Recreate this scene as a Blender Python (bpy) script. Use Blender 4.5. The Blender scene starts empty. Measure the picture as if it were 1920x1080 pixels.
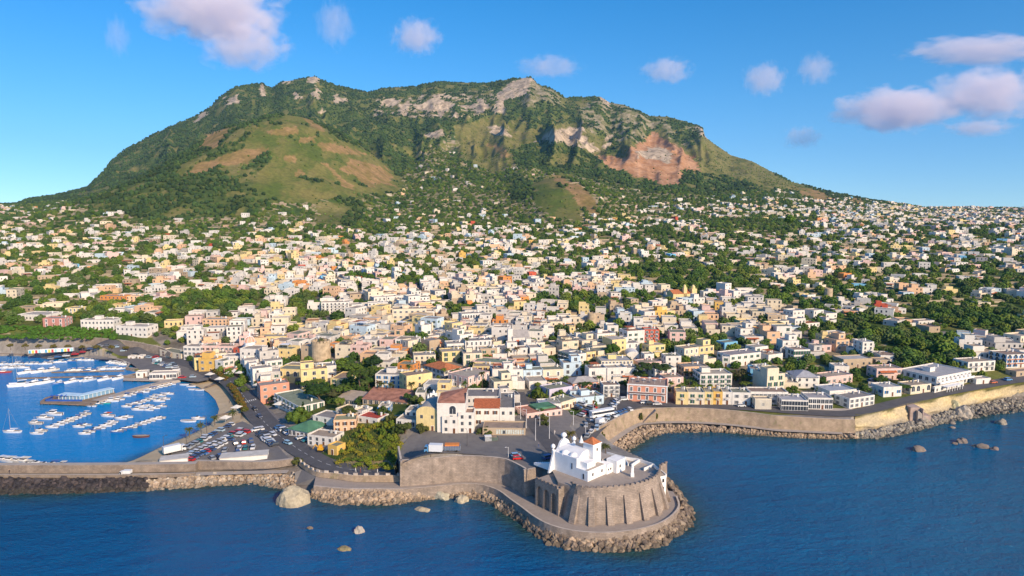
import bpy, math, random
import numpy as np

# ------------------------------------------------------------------ camera, world, sun, exposure
scene = bpy.context.scene
COL = scene.collection
R = math.radians
CAM_H = 103.0
PITCH = math.atan(155.0 / 1280.0)
cam_data = bpy.data.cameras.new('camera')
cam = bpy.data.objects.new('camera', cam_data)
COL.objects.link(cam)
cam.location = (0, 0, CAM_H)
cam.rotation_euler = (R(90) - PITCH, 0, 0)
cam_data.sensor_width = 36.0
cam_data.lens = 24.0
cam_data.clip_start = 1.0
cam_data.clip_end = 60000.0
scene.camera = cam

SUN_AZ, SUN_EL = 142.0, 27.0            # azimuth clockwise from +Y (the view direction), elevation
world = bpy.data.worlds.new('World')
scene.world = world
world.use_nodes = True
wn, wl = world.node_tree.nodes, world.node_tree.links
wn.clear()
w_out = wn.new('ShaderNodeOutputWorld')
w_bg = wn.new('ShaderNodeBackground')
w_sky = wn.new('ShaderNodeTexSky')
w_sky.sky_type = 'NISHITA'
w_sky.sun_disc = False
w_sky.sun_elevation = R(SUN_EL)
w_sky.sun_rotation = R(SUN_AZ)
w_sky.altitude = 100
w_sky.air_density = 1.0
w_sky.dust_density = 0.9
w_sky.ozone_density = 2.2
w_hsv = wn.new('ShaderNodeHueSaturation')
w_hsv.inputs['Saturation'].default_value = 1.47
w_hsv.inputs['Value'].default_value = 0.96
w_hsv.inputs['Hue'].default_value = 0.502
w_bg.inputs['Strength'].default_value = 0.15
# look the sky up a little above each direction, so that the low haze band stays blue all round
w_tc = wn.new('ShaderNodeTexCoord'); w_mad = wn.new('ShaderNodeVectorMath'); w_mad.operation = 'MULTIPLY_ADD'
w_mad.inputs[1].default_value = (1, 1, 1.0); w_mad.inputs[2].default_value = (0, 0, 0.095)
w_nrm = wn.new('ShaderNodeVectorMath'); w_nrm.operation = 'NORMALIZE'
wl.new(w_tc.outputs['Generated'], w_mad.inputs[0]); wl.new(w_mad.outputs[0], w_nrm.inputs[0]); wl.new(w_nrm.outputs[0], w_sky.inputs['Vector'])
wl.new(w_sky.outputs[0], w_hsv.inputs['Color'])
wl.new(w_hsv.outputs[0], w_bg.inputs['Color'])
wl.new(w_bg.outputs[0], w_out.inputs['Surface'])

sun_data = bpy.data.lights.new('sun', 'SUN')
sun_data.energy = 3.85
sun_data.angle = R(0.6)
sun_data.color = (1.0, 0.79, 0.56)
sun = bpy.data.objects.new('sun', sun_data)
COL.objects.link(sun)
_az, _el = R(SUN_AZ), R(SUN_EL)
TO_SUN = (math.sin(_az) * math.cos(_el), math.cos(_az) * math.cos(_el), math.sin(_el))
import mathutils
sun.rotation_euler = mathutils.Vector(TO_SUN).to_track_quat('Z', 'Y').to_euler()
sun.location = (300, -300, 600)

scene.view_settings.view_transform = 'Standard'
scene.view_settings.look = 'None'
scene.view_settings.exposure = 0.42
scene.view_settings.gamma = 1.0
scene.view_settings.use_curve_mapping = False
scene.render.engine = 'CYCLES'
scene.cycles.use_denoising = True
scene.cycles.max_bounces = 8
scene.cycles.diffuse_bounces = 3
scene.cycles.glossy_bounces = 2
scene.cycles.transmission_bounces = 2
scene.cycles.volume_bounces = 6
scene.cycles.transparent_max_bounces = 4

rng = np.random.default_rng(7)
random.seed(11)

# ------------------------------------------------------------------ from photograph pixels (1920x1080) to places
F = 1280.0
_cp, _sp = math.cos(PITCH), math.sin(PITCH)
def ray(u, v):
    xc = (np.asarray(u, float) - 960) / F
    yc = (540 - np.asarray(v, float)) / F
    return xc, _cp + yc * _sp, yc * _cp - _sp
def at(u, v, z=0.0):
    """the place of height z that the photograph shows at pixel (u, v)"""
    dx, dy, dz = ray(u, v)
    t = (z - CAM_H) / dz
    return (float(dx * t), float(dy * t), float(z))
def at_y(u, v, y):
    dx, dy, dz = ray(u, v)
    t = y / dy
    return (dx * t, y + 0 * dx, CAM_H + dz * t)
def proj(x, y, z):
    x = np.asarray(x, float); y = np.asarray(y, float); zz = np.asarray(z, float) - CAM_H
    d = y * _cp - zz * _sp
    h = y * _sp + zz * _cp
    return 960 + F * x / d, 540 - F * h / d

# ------------------------------------------------------------------ noise
def _hash(ix, iy, seed):
    with np.errstate(over='ignore'):
        n = (ix.astype(np.int64) * 374761393 + iy.astype(np.int64) * 668265263 + seed * 1274126177) & 0x7fffffff
        n = ((n ^ (n >> 13)) * 1274126177) & 0x7fffffff
        n = n ^ (n >> 16)
    return (n & 0xffff) / 65535.0
def vnoise(x, y, seed=0):
    ix, iy = np.floor(x), np.floor(y)
    fx, fy = x - ix, y - iy
    fx = fx * fx * fx * (fx * (fx * 6 - 15) + 10); fy = fy * fy * fy * (fy * (fy * 6 - 15) + 10)
    ix = ix.astype(np.int64); iy = iy.astype(np.int64)
    a = _hash(ix, iy, seed); b = _hash(ix + 1, iy, seed); c = _hash(ix, iy + 1, seed); d = _hash(ix + 1, iy + 1, seed)
    return (a + (b - a) * fx) * (1 - fy) + (c + (d - c) * fx) * fy
def fbm(x, y, oct=4, seed=0, gain=0.5):
    s = 0; a = 1.0; t = 0
    x = np.asarray(x, float); y = np.asarray(y, float)
    for k in range(oct):
        s = s + a * (vnoise(x * 2**k + 17.3 * k, y * 2**k - 9.1 * k, seed + k) * 2 - 1); t += a; a *= gain
    return s / t
def ridged(x, y, oct=4, seed=0):
    s = 0; a = 1.0; t = 0
    for k in range(oct):
        n = 1 - np.abs(vnoise(x * 2**k + 5.7 * k, y * 2**k + 3.3 * k, seed + k) * 2 - 1)
        s = s + a * n * n; t += a; a *= 0.5
    return s / t
def smooth(a, b, x):
    t = np.clip((x - a) / (b - a), 0, 1)
    return t * t * (3 - 2 * t)

# ------------------------------------------------------------------ polygons
def in_poly(x, y, poly):
    px = np.array([p[0] for p in poly], float); py = np.array([p[1] for p in poly], float)
    ins = np.zeros(np.shape(x), bool)
    n = len(px); j = n - 1
    for i in range(n):
        c = (py[i] > y) != (py[j] > y)
        if py[j] != py[i]:
            ins ^= c & (x < (px[j] - px[i]) * (y - py[i]) / (py[j] - py[i]) + px[i])
        j = i
    return ins
def line_dist(x, y, pts, closed=True):
    d = np.full(np.shape(x), 1e18)
    n = len(pts)
    for i in range(n if closed else n - 1):
        ax, ay = pts[i][0], pts[i][1]; bx, by = pts[(i + 1) % n][0], pts[(i + 1) % n][1]
        vx, vy = bx - ax, by - ay
        L = vx * vx + vy * vy + 1e-12
        t = np.clip(((x - ax) * vx + (y - ay) * vy) / L, 0, 1)
        d = np.minimum(d, (x - ax - t * vx)**2 + (y - ay - t * vy)**2)
    return np.sqrt(d)
def sdist(x, y, poly):
    d = line_dist(x, y, poly)
    return np.where(in_poly(x, y, poly), d, -d)

# ------------------------------------------------------------------ materials
MATS = {}
class NT:
    def __init__(self, mat):
        self.m = mat; self.t = mat.node_tree; self.n = self.t.nodes; self.l = self.t.links
    def node(self, kind, **kw):
        nd = self.n.new(kind)
        for k, v in kw.items():
            if k in ('operation', 'blend_type', 'data_type', 'attribute_name', 'attribute_type', 'noise_dimensions', 'feature', 'distance', 'wave_type', 'bands_direction', 'offset', 'squash', 'mode', 'invert'):
                setattr(nd, k, v)
            else:
                key = k.replace('_', ' ')
                nd.inputs[key].default_value = v
        return nd
    def link(self, a, b): self.l.new(a, b)
    def mix(self, fac, a, b, mode='MIX'):
        m = self.n.new('ShaderNodeMix'); m.data_type = 'RGBA'; m.blend_type = mode
        for sock, val in ((m.inputs[0], fac), (m.inputs[6], a), (m.inputs[7], b)):
            if hasattr(val, 'is_output'): self.l.new(val, sock)
            elif isinstance(val, (int, float)): sock.default_value = val
            else: sock.default_value = (*val, 1) if len(val) == 3 else val
        return m.outputs[2]
    def ramp(self, fac, stops):
        r = self.n.new('ShaderNodeValToRGB')
        el = r.color_ramp.elements
        while len(el) < len(stops): el.new(0.5)
        for e, (p, c) in zip(el, stops):
            e.position = p; e.color = (c, c, c, 1) if isinstance(c, (int, float)) else (*c, 1)
        self.l.new(fac, r.inputs[0])
        return r.outputs[0]
def new_mat(name, rough=0.85, spec=0.2):
    m = bpy.data.materials.new(name); m.use_nodes = True
    nt = NT(m)
    b = nt.n.get('Principled BSDF')
    b.inputs['Roughness'].default_value = rough
    b.inputs['Specular IOR Level'].default_value = spec
    MATS[name] = m
    return m, nt, b
def simple_mat(name, col, rough=0.8, spec=0.2, var=0.12, scale=1.5, metal=0.0):
    """one colour with soft wear: large and fine noise in object space"""
    m, nt, b = new_mat(name, rough, spec)
    b.inputs['Metallic'].default_value = metal
    tc = nt.node('ShaderNodeNewGeometry')
    n1 = nt.node('ShaderNodeTexNoise', Scale=scale * 0.3, Detail=4.0)
    nt.link(tc.outputs['Position'], n1.inputs['Vector'])
    lo = tuple(c * (1 - var) for c in col); hi = tuple(min(1, c * (1 + var)) for c in col)
    r = nt.ramp(n1.outputs[0], [(0.3, lo), (0.7, hi)])
    nt.link(r, b.inputs['Base Color'])
    return m
def tinted_mat(name, rough=0.85, spec=0.2, var=0.16, scale=0.6, stain=0.25, attr=None):
    """plaster or paint coloured by the object (or by a colour attribute), with weather streaks"""
    m, nt, b = new_mat(name, rough, spec)
    geo = nt.node('ShaderNodeNewGeometry')
    if attr:
        c = nt.node('ShaderNodeAttribute', attribute_name=attr).outputs['Color']
    else:
        c = nt.node('ShaderNodeObjectInfo').outputs['Color']
    n1 = nt.node('ShaderNodeTexNoise', Scale=scale, Detail=5.0, Roughness=0.65)
    nt.link(geo.outputs['Position'], n1.inputs['Vector'])
    f1 = nt.ramp(n1.outputs[0], [(0.3, 1 - var), (0.65, 1.0)])
    c1 = nt.mix(1.0, c, f1, 'MULTIPLY')
    if stain:
        mp = nt.node('ShaderNodeMapping'); mp.inputs['Scale'].default_value = (1.3, 1.3, 0.16)
        nt.link(geo.outputs['Position'], mp.inputs['Vector'])
        n2 = nt.node('ShaderNodeTexNoise', Scale=0.9, Detail=4.0)
        nt.link(mp.outputs[0], n2.inputs['Vector'])
        f2 = nt.ramp(n2.outputs[0], [(0.52, 0.0), (0.75, stain)])
        c1 = nt.mix(f2, c1, (0.30, 0.26, 0.21))
    nt.link(c1, b.inputs['Base Color'])
    return m

# ------------------------------------------------------------------ mesh building
class MB:
    """collects faces (with material index and colour) for ONE mesh"""
    def __init__(self): self.v = []; self.f = []; self.m = []; self.c = []; self.uv = {}
    def face(self, pts, m=0, c=None, uv=None):
        if uv: self.uv[len(self.f)] = uv
        n = len(self.v); self.v.extend(pts); self.f.append(tuple(range(n, n + len(pts)))); self.m.append(m); self.c.append(c or (1, 1, 1))
    def mesh(self, verts, faces, m=0, c=None):
        n = len(self.v); self.v.extend(verts)
        for f in faces: self.f.append(tuple(i + n for i in f)); self.m.append(m); self.c.append(c or (1, 1, 1))
    def box(self, x0, y0, z0, x1, y1, z1, m=0, c=None, bottom=False):
        v = [(x0,y0,z0),(x1,y0,z0),(x1,y1,z0),(x0,y1,z0),(x0,y0,z1),(x1,y0,z1),(x1,y1,z1),(x0,y1,z1)]
        f = [(0,1,5,4),(1,2,6,5),(2,3,7,6),(3,0,4,7),(4,5,6,7)]
        if bottom: f.append((3,2,1,0))
        self.mesh(v, f, m, c)
    def tube(self, p, q, r0, r1=None, n=8, m=0, c=None, cap=True):
        p = mathutils.Vector(p); q = mathutils.Vector(q); r1 = r0 if r1 is None else r1
        d = (q - p).normalized(); a = d.orthogonal().normalized(); b = d.cross(a)
        vs = []
        for c0, r in ((p, r0), (q, r1)):
            for k in range(n):
                t = 2 * math.pi * k / n
                vs.append(tuple(c0 + a * (r * math.cos(t)) + b * (r * math.sin(t))))
        fs = [(k, (k + 1) % n, n + (k + 1) % n, n + k) for k in range(n)]
        if cap: fs += [tuple(range(n, 2 * n)), tuple(range(n - 1, -1, -1))]
        self.mesh(vs, fs, m, c)
    def lathe(self, prof, n=16, cx=0, cy=0, m=0, c=None):
        vs = []; fs = []
        for r, z in prof:
            for k in range(n):
                t = 2 * math.pi * k / n; vs.append((cx + r * math.cos(t), cy + r * math.sin(t), z))
        for i in range(len(prof) - 1):
            for k in range(n):
                fs.append((i*n + k, i*n + (k+1) % n, (i+1)*n + (k+1) % n, (i+1)*n + k))
        fs.append(tuple(range((len(prof)-1)*n, len(prof)*n)))
        self.mesh(vs, fs, m, c)
    def transform(self, x, y, z, rz=0.0, s=1.0):
        ca, sa = math.cos(rz), math.sin(rz)
        self.v = [(x + s*(a*ca - b*sa), y + s*(a*sa + b*ca), z + s*c) for a, b, c in self.v]
    def data(self, name, mats, color=False, smooth_=False):
        me = bpy.data.meshes.new(name)
        me.from_pydata(self.v, [], self.f)
        for mm in mats: me.materials.append(mm)
        if len(mats) > 1: me.polygons.foreach_set('material_index', self.m)
        if color:
            at_ = me.color_attributes.new('col', 'FLOAT_COLOR', 'CORNER')
            tot = np.empty(len(self.f), np.int32); me.polygons.foreach_get('loop_total', tot)
            cc = np.repeat(np.array([(*c, 1) for c in self.c], np.float32), tot, axis=0)
            at_.data.foreach_set('color', cc.ravel())
        if self.uv:
            lay = me.uv_layers.new(name='UVMap'); buf = np.zeros((len(me.loops), 2), np.float32); k = 0
            for i, f in enumerate(self.f):
                w = self.uv.get(i)
                if w: buf[k:k + len(f)] = w
                k += len(f)
            lay.data.foreach_set('uv', buf.ravel())
        if smooth_: me.polygons.foreach_set('use_smooth', [True] * len(self.f))
        me.update()
        return me
    def build(self, name, mats, parent=None, color=False, smooth_=False, obcol=None):
        mats = mats if isinstance(mats, (list, tuple)) else [mats]
        return link(name, self.data(name, mats, color, smooth_), parent, obcol)
def link(name, data, parent=None, obcol=None):
    o = bpy.data.objects.new(name, data); COL.objects.link(o)
    if parent is not None: o.parent = parent
    if obcol is not None: o.color = (*obcol, 1)
    return o
def tag(o, label=None, cat=None, group=None, kind=None):
    if label: o['label'] = label
    if cat: o['category'] = cat
    if group: o['group'] = group
    if kind: o['kind'] = kind
    return o
def empty(name, loc, rz=0.0):
    o = bpy.data.objects.new(name, None); COL.objects.link(o)
    o.empty_display_size = 0.5
    o.location = loc; o.rotation_euler = (0, 0, rz)
    return o
def grid_mesh(name, X, Y, Z):
    """X, Y, Z: (rows, cols) arrays"""
    r, c = X.shape
    me = bpy.data.meshes.new(name)
    co = np.stack([X, Y, Z], -1).reshape(-1, 3).astype(np.float32)
    me.vertices.add(r * c); me.vertices.foreach_set('co', co.ravel())
    i = np.arange((r - 1) * (c - 1)); a = (i // (c - 1)) * c + i % (c - 1)
    q = np.stack([a, a + 1, a + c + 1, a + c], -1).astype(np.int32)
    me.loops.add(q.size); me.loops.foreach_set('vertex_index', q.ravel())
    me.polygons.add(len(q)); me.polygons.foreach_set('loop_start', np.arange(len(q), dtype=np.int32) * 4)
    me.polygons.foreach_set('loop_total', np.full(len(q), 4, np.int32))
    me.update(calc_edges=True)
    return me
def vcol(me, name, cols):
    a = me.color_attributes.new(name, 'FLOAT_COLOR', 'POINT')
    c4 = np.ones((len(cols), 4), np.float32); c4[:, :cols.shape[1]] = cols
    a.data.foreach_set('color', c4.ravel())
# ------------------------------------------------------------------ shore lines (photograph pixels -> ground)
def W(pts, z=0.0):
    return [at(p[0], p[1], p[2] if len(p) > 2 else z) for p in pts]
QUAY_PX = [(-900, 655), (-300, 664), (0, 669.5), (60, 671), (112, 673), (155, 672), (190, 675), (225, 682), (241, 689), (236, 697), (276, 701), (256, 707), (232, 712.5), (290, 715.5), (326, 716.5)]
BEACH_PX = [(326, 716.5), (345, 716), (372, 720), (390, 729), (404, 741), (411, 758), (406, 778), (388, 796), (350, 816), (300, 836), (250, 861), (213, 874)]
OUTER_PX = [(0, 924), (135, 924), (270, 919), (400, 910), (470, 906), (520, 914), (560, 922), (580, 932), (640, 944), (720, 946), (807, 936), (845, 933), (895, 935),
            (920, 943), (964, 971), (1001, 998), (1026, 1017), (1064, 1029), (1126, 1033), (1189, 1031), (1251, 1017), (1292, 989), (1296, 964), (1272, 925),
            (1240, 895), (1200, 872), (1165, 853), (1192, 832), (1220, 817), (1275, 810), (1350, 810), (1425, 816), (1500, 821), (1580, 822), (1610, 819),
            (1640, 820), (1690, 812), (1735, 800), (1765, 792), (1790, 783), (1815, 782), (1852, 775), (1877, 775), (1920, 767), (2300, 730), (2900, 690)]
FAR = [(3000, 2300, 0), (6500, 5000, 0), (5000, 9000, 0), (-6000, 9000, 0), (-6000, 3000, 0), (-1600, 900, 0)]
COAST = W(QUAY_PX) + W(BEACH_PX[1:]) + W([(-300, 873), (-300, 934)]) + W(OUTER_PX) + FAR
BEACH = W(BEACH_PX)
PLAT = W(QUAY_PX) + W(BEACH_PX[1:]) + W([(300, 876, 1.0), (365, 880, 2.5), (505, 879, 3.3), (548, 872, 3.5), (570, 880, 3.6), (595, 894, 4), (627, 898, 4), (660, 904, 4), (750, 903, 4),
        (752, 912, 4), (814, 907.5, 4), (860, 903, 4), (907, 904, 4), (939, 907, 4), (984, 931, 4), (1007, 926, 4), (1050, 950, 4), (1104, 965, 4), (1157, 962, 4), (1215, 950, 4),
        (1232, 925, 4), (1215, 885, 4), (1160, 858, 3), (1132, 833, 3), (1162, 812, 3), (1197, 792, 3), (1225, 791, 3), (1300, 790, 3), (1375, 795, 3), (1450, 804, 3), (1525, 807, 3), (1602, 811, 3),
        (1614, 779, 7.7), (1655, 770, 8), (1702, 755, 8.3), (1752, 747, 8.6), (1815, 735, 9), (1865, 727, 9.2), (1920, 720, 9.5), (2300, 690, 11), (2900, 660, 12)]) + FAR

# ------------------------------------------------------------------ height of the town's ground
GP = [(300, 684, 2), (255, 692, 1.7), (100, 668, 1.6), (200, 671, 1.8), (380, 690, 3), (440, 740, 3.5), (470, 765, 3.5), (520, 810, 3.8), (570, 845, 4.5), (605, 866, 5.1), (640, 878, 5.5), (745, 885, 5.8), (700, 884, 5.7),
      (340, 860, 2.2), (430, 830, 2.5), (500, 820, 3.0), (510, 862, 3.0), (400, 800, 2.4), (470, 790, 3), (545, 868, 4),
      (760, 860, 12.3), (800, 845, 12.3), (870, 845, 12.3), (950, 860, 12.3), (990, 872, 12.3), (900, 820, 12.3), (1000, 800, 12.3), (1050, 850, 12.6), (940, 790, 12.3), (1100, 900, 13), (1200, 900, 13),
      (985, 750, 12), (1030, 745, 11.3), (1040, 790, 12), (1075, 815, 11.8), (1118, 795, 9.6), (1158, 765, 8.7), (1150, 742, 9), (1090, 755, 10.4), (1095, 825, 10.2), (1180, 770, 8.5), (1210, 753, 8.3), (1300, 756, 8.3), (1450, 765, 8), (1600, 773, 7.7),
      (1680, 755, 8.3), (1750, 738, 8.7), (1830, 724, 9.1), (1920, 710, 9.5), (2200, 690, 11), (2600, 660, 12),
      (690, 850, 8), (720, 800, 11.5), (640, 855, 6.2), (770, 808, 12.3), (840, 812, 12.3), (600, 805, 7), (560, 765, 6), (640, 770, 9), (600, 720, 9), (505, 705, 6), (700, 720, 12), (700, 760, 11.5), (800, 740, 13), (850, 700, 14), (950, 700, 13),
      (400, 690, 3.6), (350, 662, 6), (1050, 700, 12), (1150, 705, 11.5), (1250, 700, 12), (1400, 700, 12), (1500, 740, 9.5), (1550, 690, 12), (1700, 690, 12), (1850, 680, 13),
      (-300, 655, 3), (-100, 656, 3), (0, 657, 3), (60, 657, 3), (120, 658, 3), (180, 659, 3), (230, 661, 3), (280, 665, 3), (320, 672, 3),
      (-300, 634, 11), (-100, 634, 11.2), (0, 634, 11.4), (60, 634, 11.5), (120, 635, 11.5), (180, 638, 11), (225, 642, 10), (262, 646, 8.5), (300, 650, 7.5),
      (-200, 612, 16), (0, 612, 16), (100, 612, 16), (200, 614, 15.5), (300, 625, 13)]
_cp_pts = [at(*g) for g in GP]
ZP_Y = [430, 480, 600, 800, 1000, 1200, 1450, 1700, 2000]
ZP_Z = [14, 16, 20, 29.5, 42, 59, 84, 110, 140]
for yy, zz in zip(ZP_Y[1:], ZP_Z[1:]):
    for uu in range(-500, 2501, 250):
        _cp_pts.append((yy * (uu - 960) / F, yy, zz))
_cp_pts = np.array(_cp_pts)
_S = 300.0
def _kern(r2): return 0.5 * r2 * np.log(r2 + 1e-12)
def _tps_fit(P, lam=2e-4):
    x = P[:, 0] / _S; y = P[:, 1] / _S; n = len(P)
    K = _kern((x[:, None] - x)**2 + (y[:, None] - y)**2) + lam * np.eye(n)
    Q = np.stack([np.ones(n), x, y], 1)
    A = np.zeros((n + 3, n + 3)); A[:n, :n] = K; A[:n, n:] = Q; A[n:, :n] = Q.T
    b = np.zeros(n + 3); b[:n] = P[:, 2]
    return np.linalg.solve(A, b)
_tw = _tps_fit(_cp_pts)
def tps(x, y):
    x = np.asarray(x, float) / _S; y = np.asarray(y, float) / _S
    shp = x.shape; x = x.ravel(); y = y.ravel(); out = np.empty(x.size)
    px, py = _cp_pts[:, 0] / _S, _cp_pts[:, 1] / _S; n = len(px)
    for i in range(0, x.size, 40000):
        a, b = x[i:i+40000, None], y[i:i+40000, None]
        out[i:i+40000] = _kern((a - px)**2 + (b - py)**2) @ _tw[:n] + _tw[n] + _tw[n+1] * a[:, 0] + _tw[n+2] * b[:, 0]
    return out.reshape(shp)

# ------------------------------------------------------------------ the mountain
RIDGE = [(-600, 392, 2200), (-200, 386, 2400), (0, 383, 2600), (30, 381, 2650), (55, 373, 2700), (120, 363, 2850), (165, 351, 3000), (190, 326, 3100), (210, 301, 3150), (235, 281, 3200), (280, 256, 3300), (320, 236, 3350),
         (360, 221, 3400), (395, 201, 3450), (410, 183, 3480), (440, 163, 3500), (490, 156, 3550), (510, 166, 3600), (530, 153, 3600), (570, 146, 3600), (590, 143, 3600), (605, 151, 3620), (635, 161, 3650),
         (690, 173, 3700), (715, 166, 3700), (780, 162, 3700), (815, 153, 3700), (900, 156, 3700), (915, 156, 3700), (960, 147, 3650), (995, 144, 3600), (1010, 158, 3600), (1035, 166, 3600), (1060, 183, 3600), (1090, 182, 3600),
         (1125, 180, 3550), (1145, 193, 3550), (1170, 196, 3500), (1220, 218, 3450), (1250, 218, 3400), (1285, 228, 3350), (1317, 238, 3300), (1322, 256, 3300), (1340, 271, 3250), (1370, 291, 3150), (1410, 303, 3050), (1450, 323, 2950),
         (1485, 341, 2850), (1560, 361, 2700), (1635, 376, 2600), (1685, 383, 2500), (1735, 391, 2400), (1920, 392, 2300), (2200, 396, 2200), (2700, 398, 2100)]
_r = np.array([at_y(u, v, y) for u, v, y in RIDGE], float)
_ra = _r[:, 0] / _r[:, 1]; _o = np.argsort(_ra); _ra = _ra[_o]; _ry = _r[_o, 1]; _rz = _r[_o, 2]
_hc = at_y(545, 220, 2050); _h2 = at_y(1048, 333, 1800); _h3 = at_y(1190, 275, 2700)
def mountain(x, y):
    a = x / y
    yr = np.interp(a, _ra, _ry); zr = np.interp(a, _ra, _rz)
    s = (y - 1200) / (yr - 1200)
    p = 1.0 + 0.5 * smooth(140, 400, zr)
    sc = np.clip(s, 0, 1)
    z = 59 + (zr - 59) * sc**p
    # gullies and spurs that run down the slope
    hgt = smooth(90, 400, z)
    g = ridged(a * 9 + 0.25 * fbm(x / 500, y / 500, 3, 5), y / 1500.0, 4, 21) - 0.45
    env = hgt * np.clip(4 * sc * (1 - sc), 0, 1)
    z = z + env * (ridged(a * 27 + .3 * fbm(x / 300, y / 300, 3, 7), y / 800.0, 3, 27) - .45) * 58
    z = z + env * g * 165 + env * fbm(x / 160, y / 160, 4, 31) * 42
    # rock steps under the crest
    st = np.sin(z / 42.0 + 3 * fbm(x / 300, y / 300, 3, 41))
    z = z + env * smooth(200, 450, z) * st * 15
    # the grassy hill in front, and two lower ones
    for (c, prof, kx, ky) in ((_hc, ([0, 60, 160, 240, 340, 480, 700, 5000], [0, 6, 55, 118, 195, 275, 340, 3000]), 1.0, 0.60),
                              (_h2, ([0, 40, 90, 140, 200, 300, 5000], [0, 5, 25, 52, 90, 160, 3000]), 1.0, 0.45),
                              (_h3, ([0, 60, 120, 220, 400, 5000], [0, 10, 40, 110, 260, 3500]), 0.8, 0.5)):
        r = np.hypot((x - c[0]) * kx, (y - c[1]) * ky)
        hz = c[2] - np.interp(r, *prof) + 7 * fbm(x / 130, y / 130, 3, 51) * smooth(20, 120, r)
        hz = hz + 9 * (ridged(np.arctan2(y - c[1], x - c[0]) * 3.2, r / 400, 3, 61) - 0.5) * smooth(30, 200, r)
        d = np.clip((hz - z) / 40 + 0.5, 0, 1)
        z = z + (hz - z) * d + 40 * d * (1 - d) * 0.5
    beyond = smooth(0, 1, (y - yr) / 2200)
    return np.where(s > 1, z * (1 - beyond) - 20 * beyond, z)

def height(x, y, detail=True):
    x = np.asarray(x, float); y = np.asarray(y, float)
    z = np.zeros(x.shape)
    near = y < 1500
    if near.any(): z[near] = tps(x[near], y[near])
    k = smooth(1150, 1450, y)
    far = y > 1140
    if far.any():
        m = mountain(x[far], y[far])
        z[far] = z[far] * (1 - k[far]) + m * k[far]
    if detail:
        z = z + fbm(x / 70, y / 70, 3, 71) * 3.2 * smooth(520, 900, y)
    return z
def ground(x, y):
    return float(height(np.array([x]), np.array([y]))[0])
def G(u, v):
    """where the ground is seen at pixel (u, v)"""
    z = 8.0
    for _ in range(14):
        p = at(u, v, z); z = 0.5 * z + 0.5 * ground(p[0], p[1])
    p = at(u, v, z)
    return (p[0], p[1], z)
def GV(us, vs):
    us = np.asarray(us, float); vs = np.asarray(vs, float)
    z = np.full(us.shape, 12.0)
    for _ in range(16):
        dx, dy, dz = ray(us, vs); t = (z - CAM_H) / dz
        z = 0.5 * z + 0.5 * height(dx * t, dy * t)
    dx, dy, dz = ray(us, vs); t = (z - CAM_H) / dz
    return dx * t, dy * t, z

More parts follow.
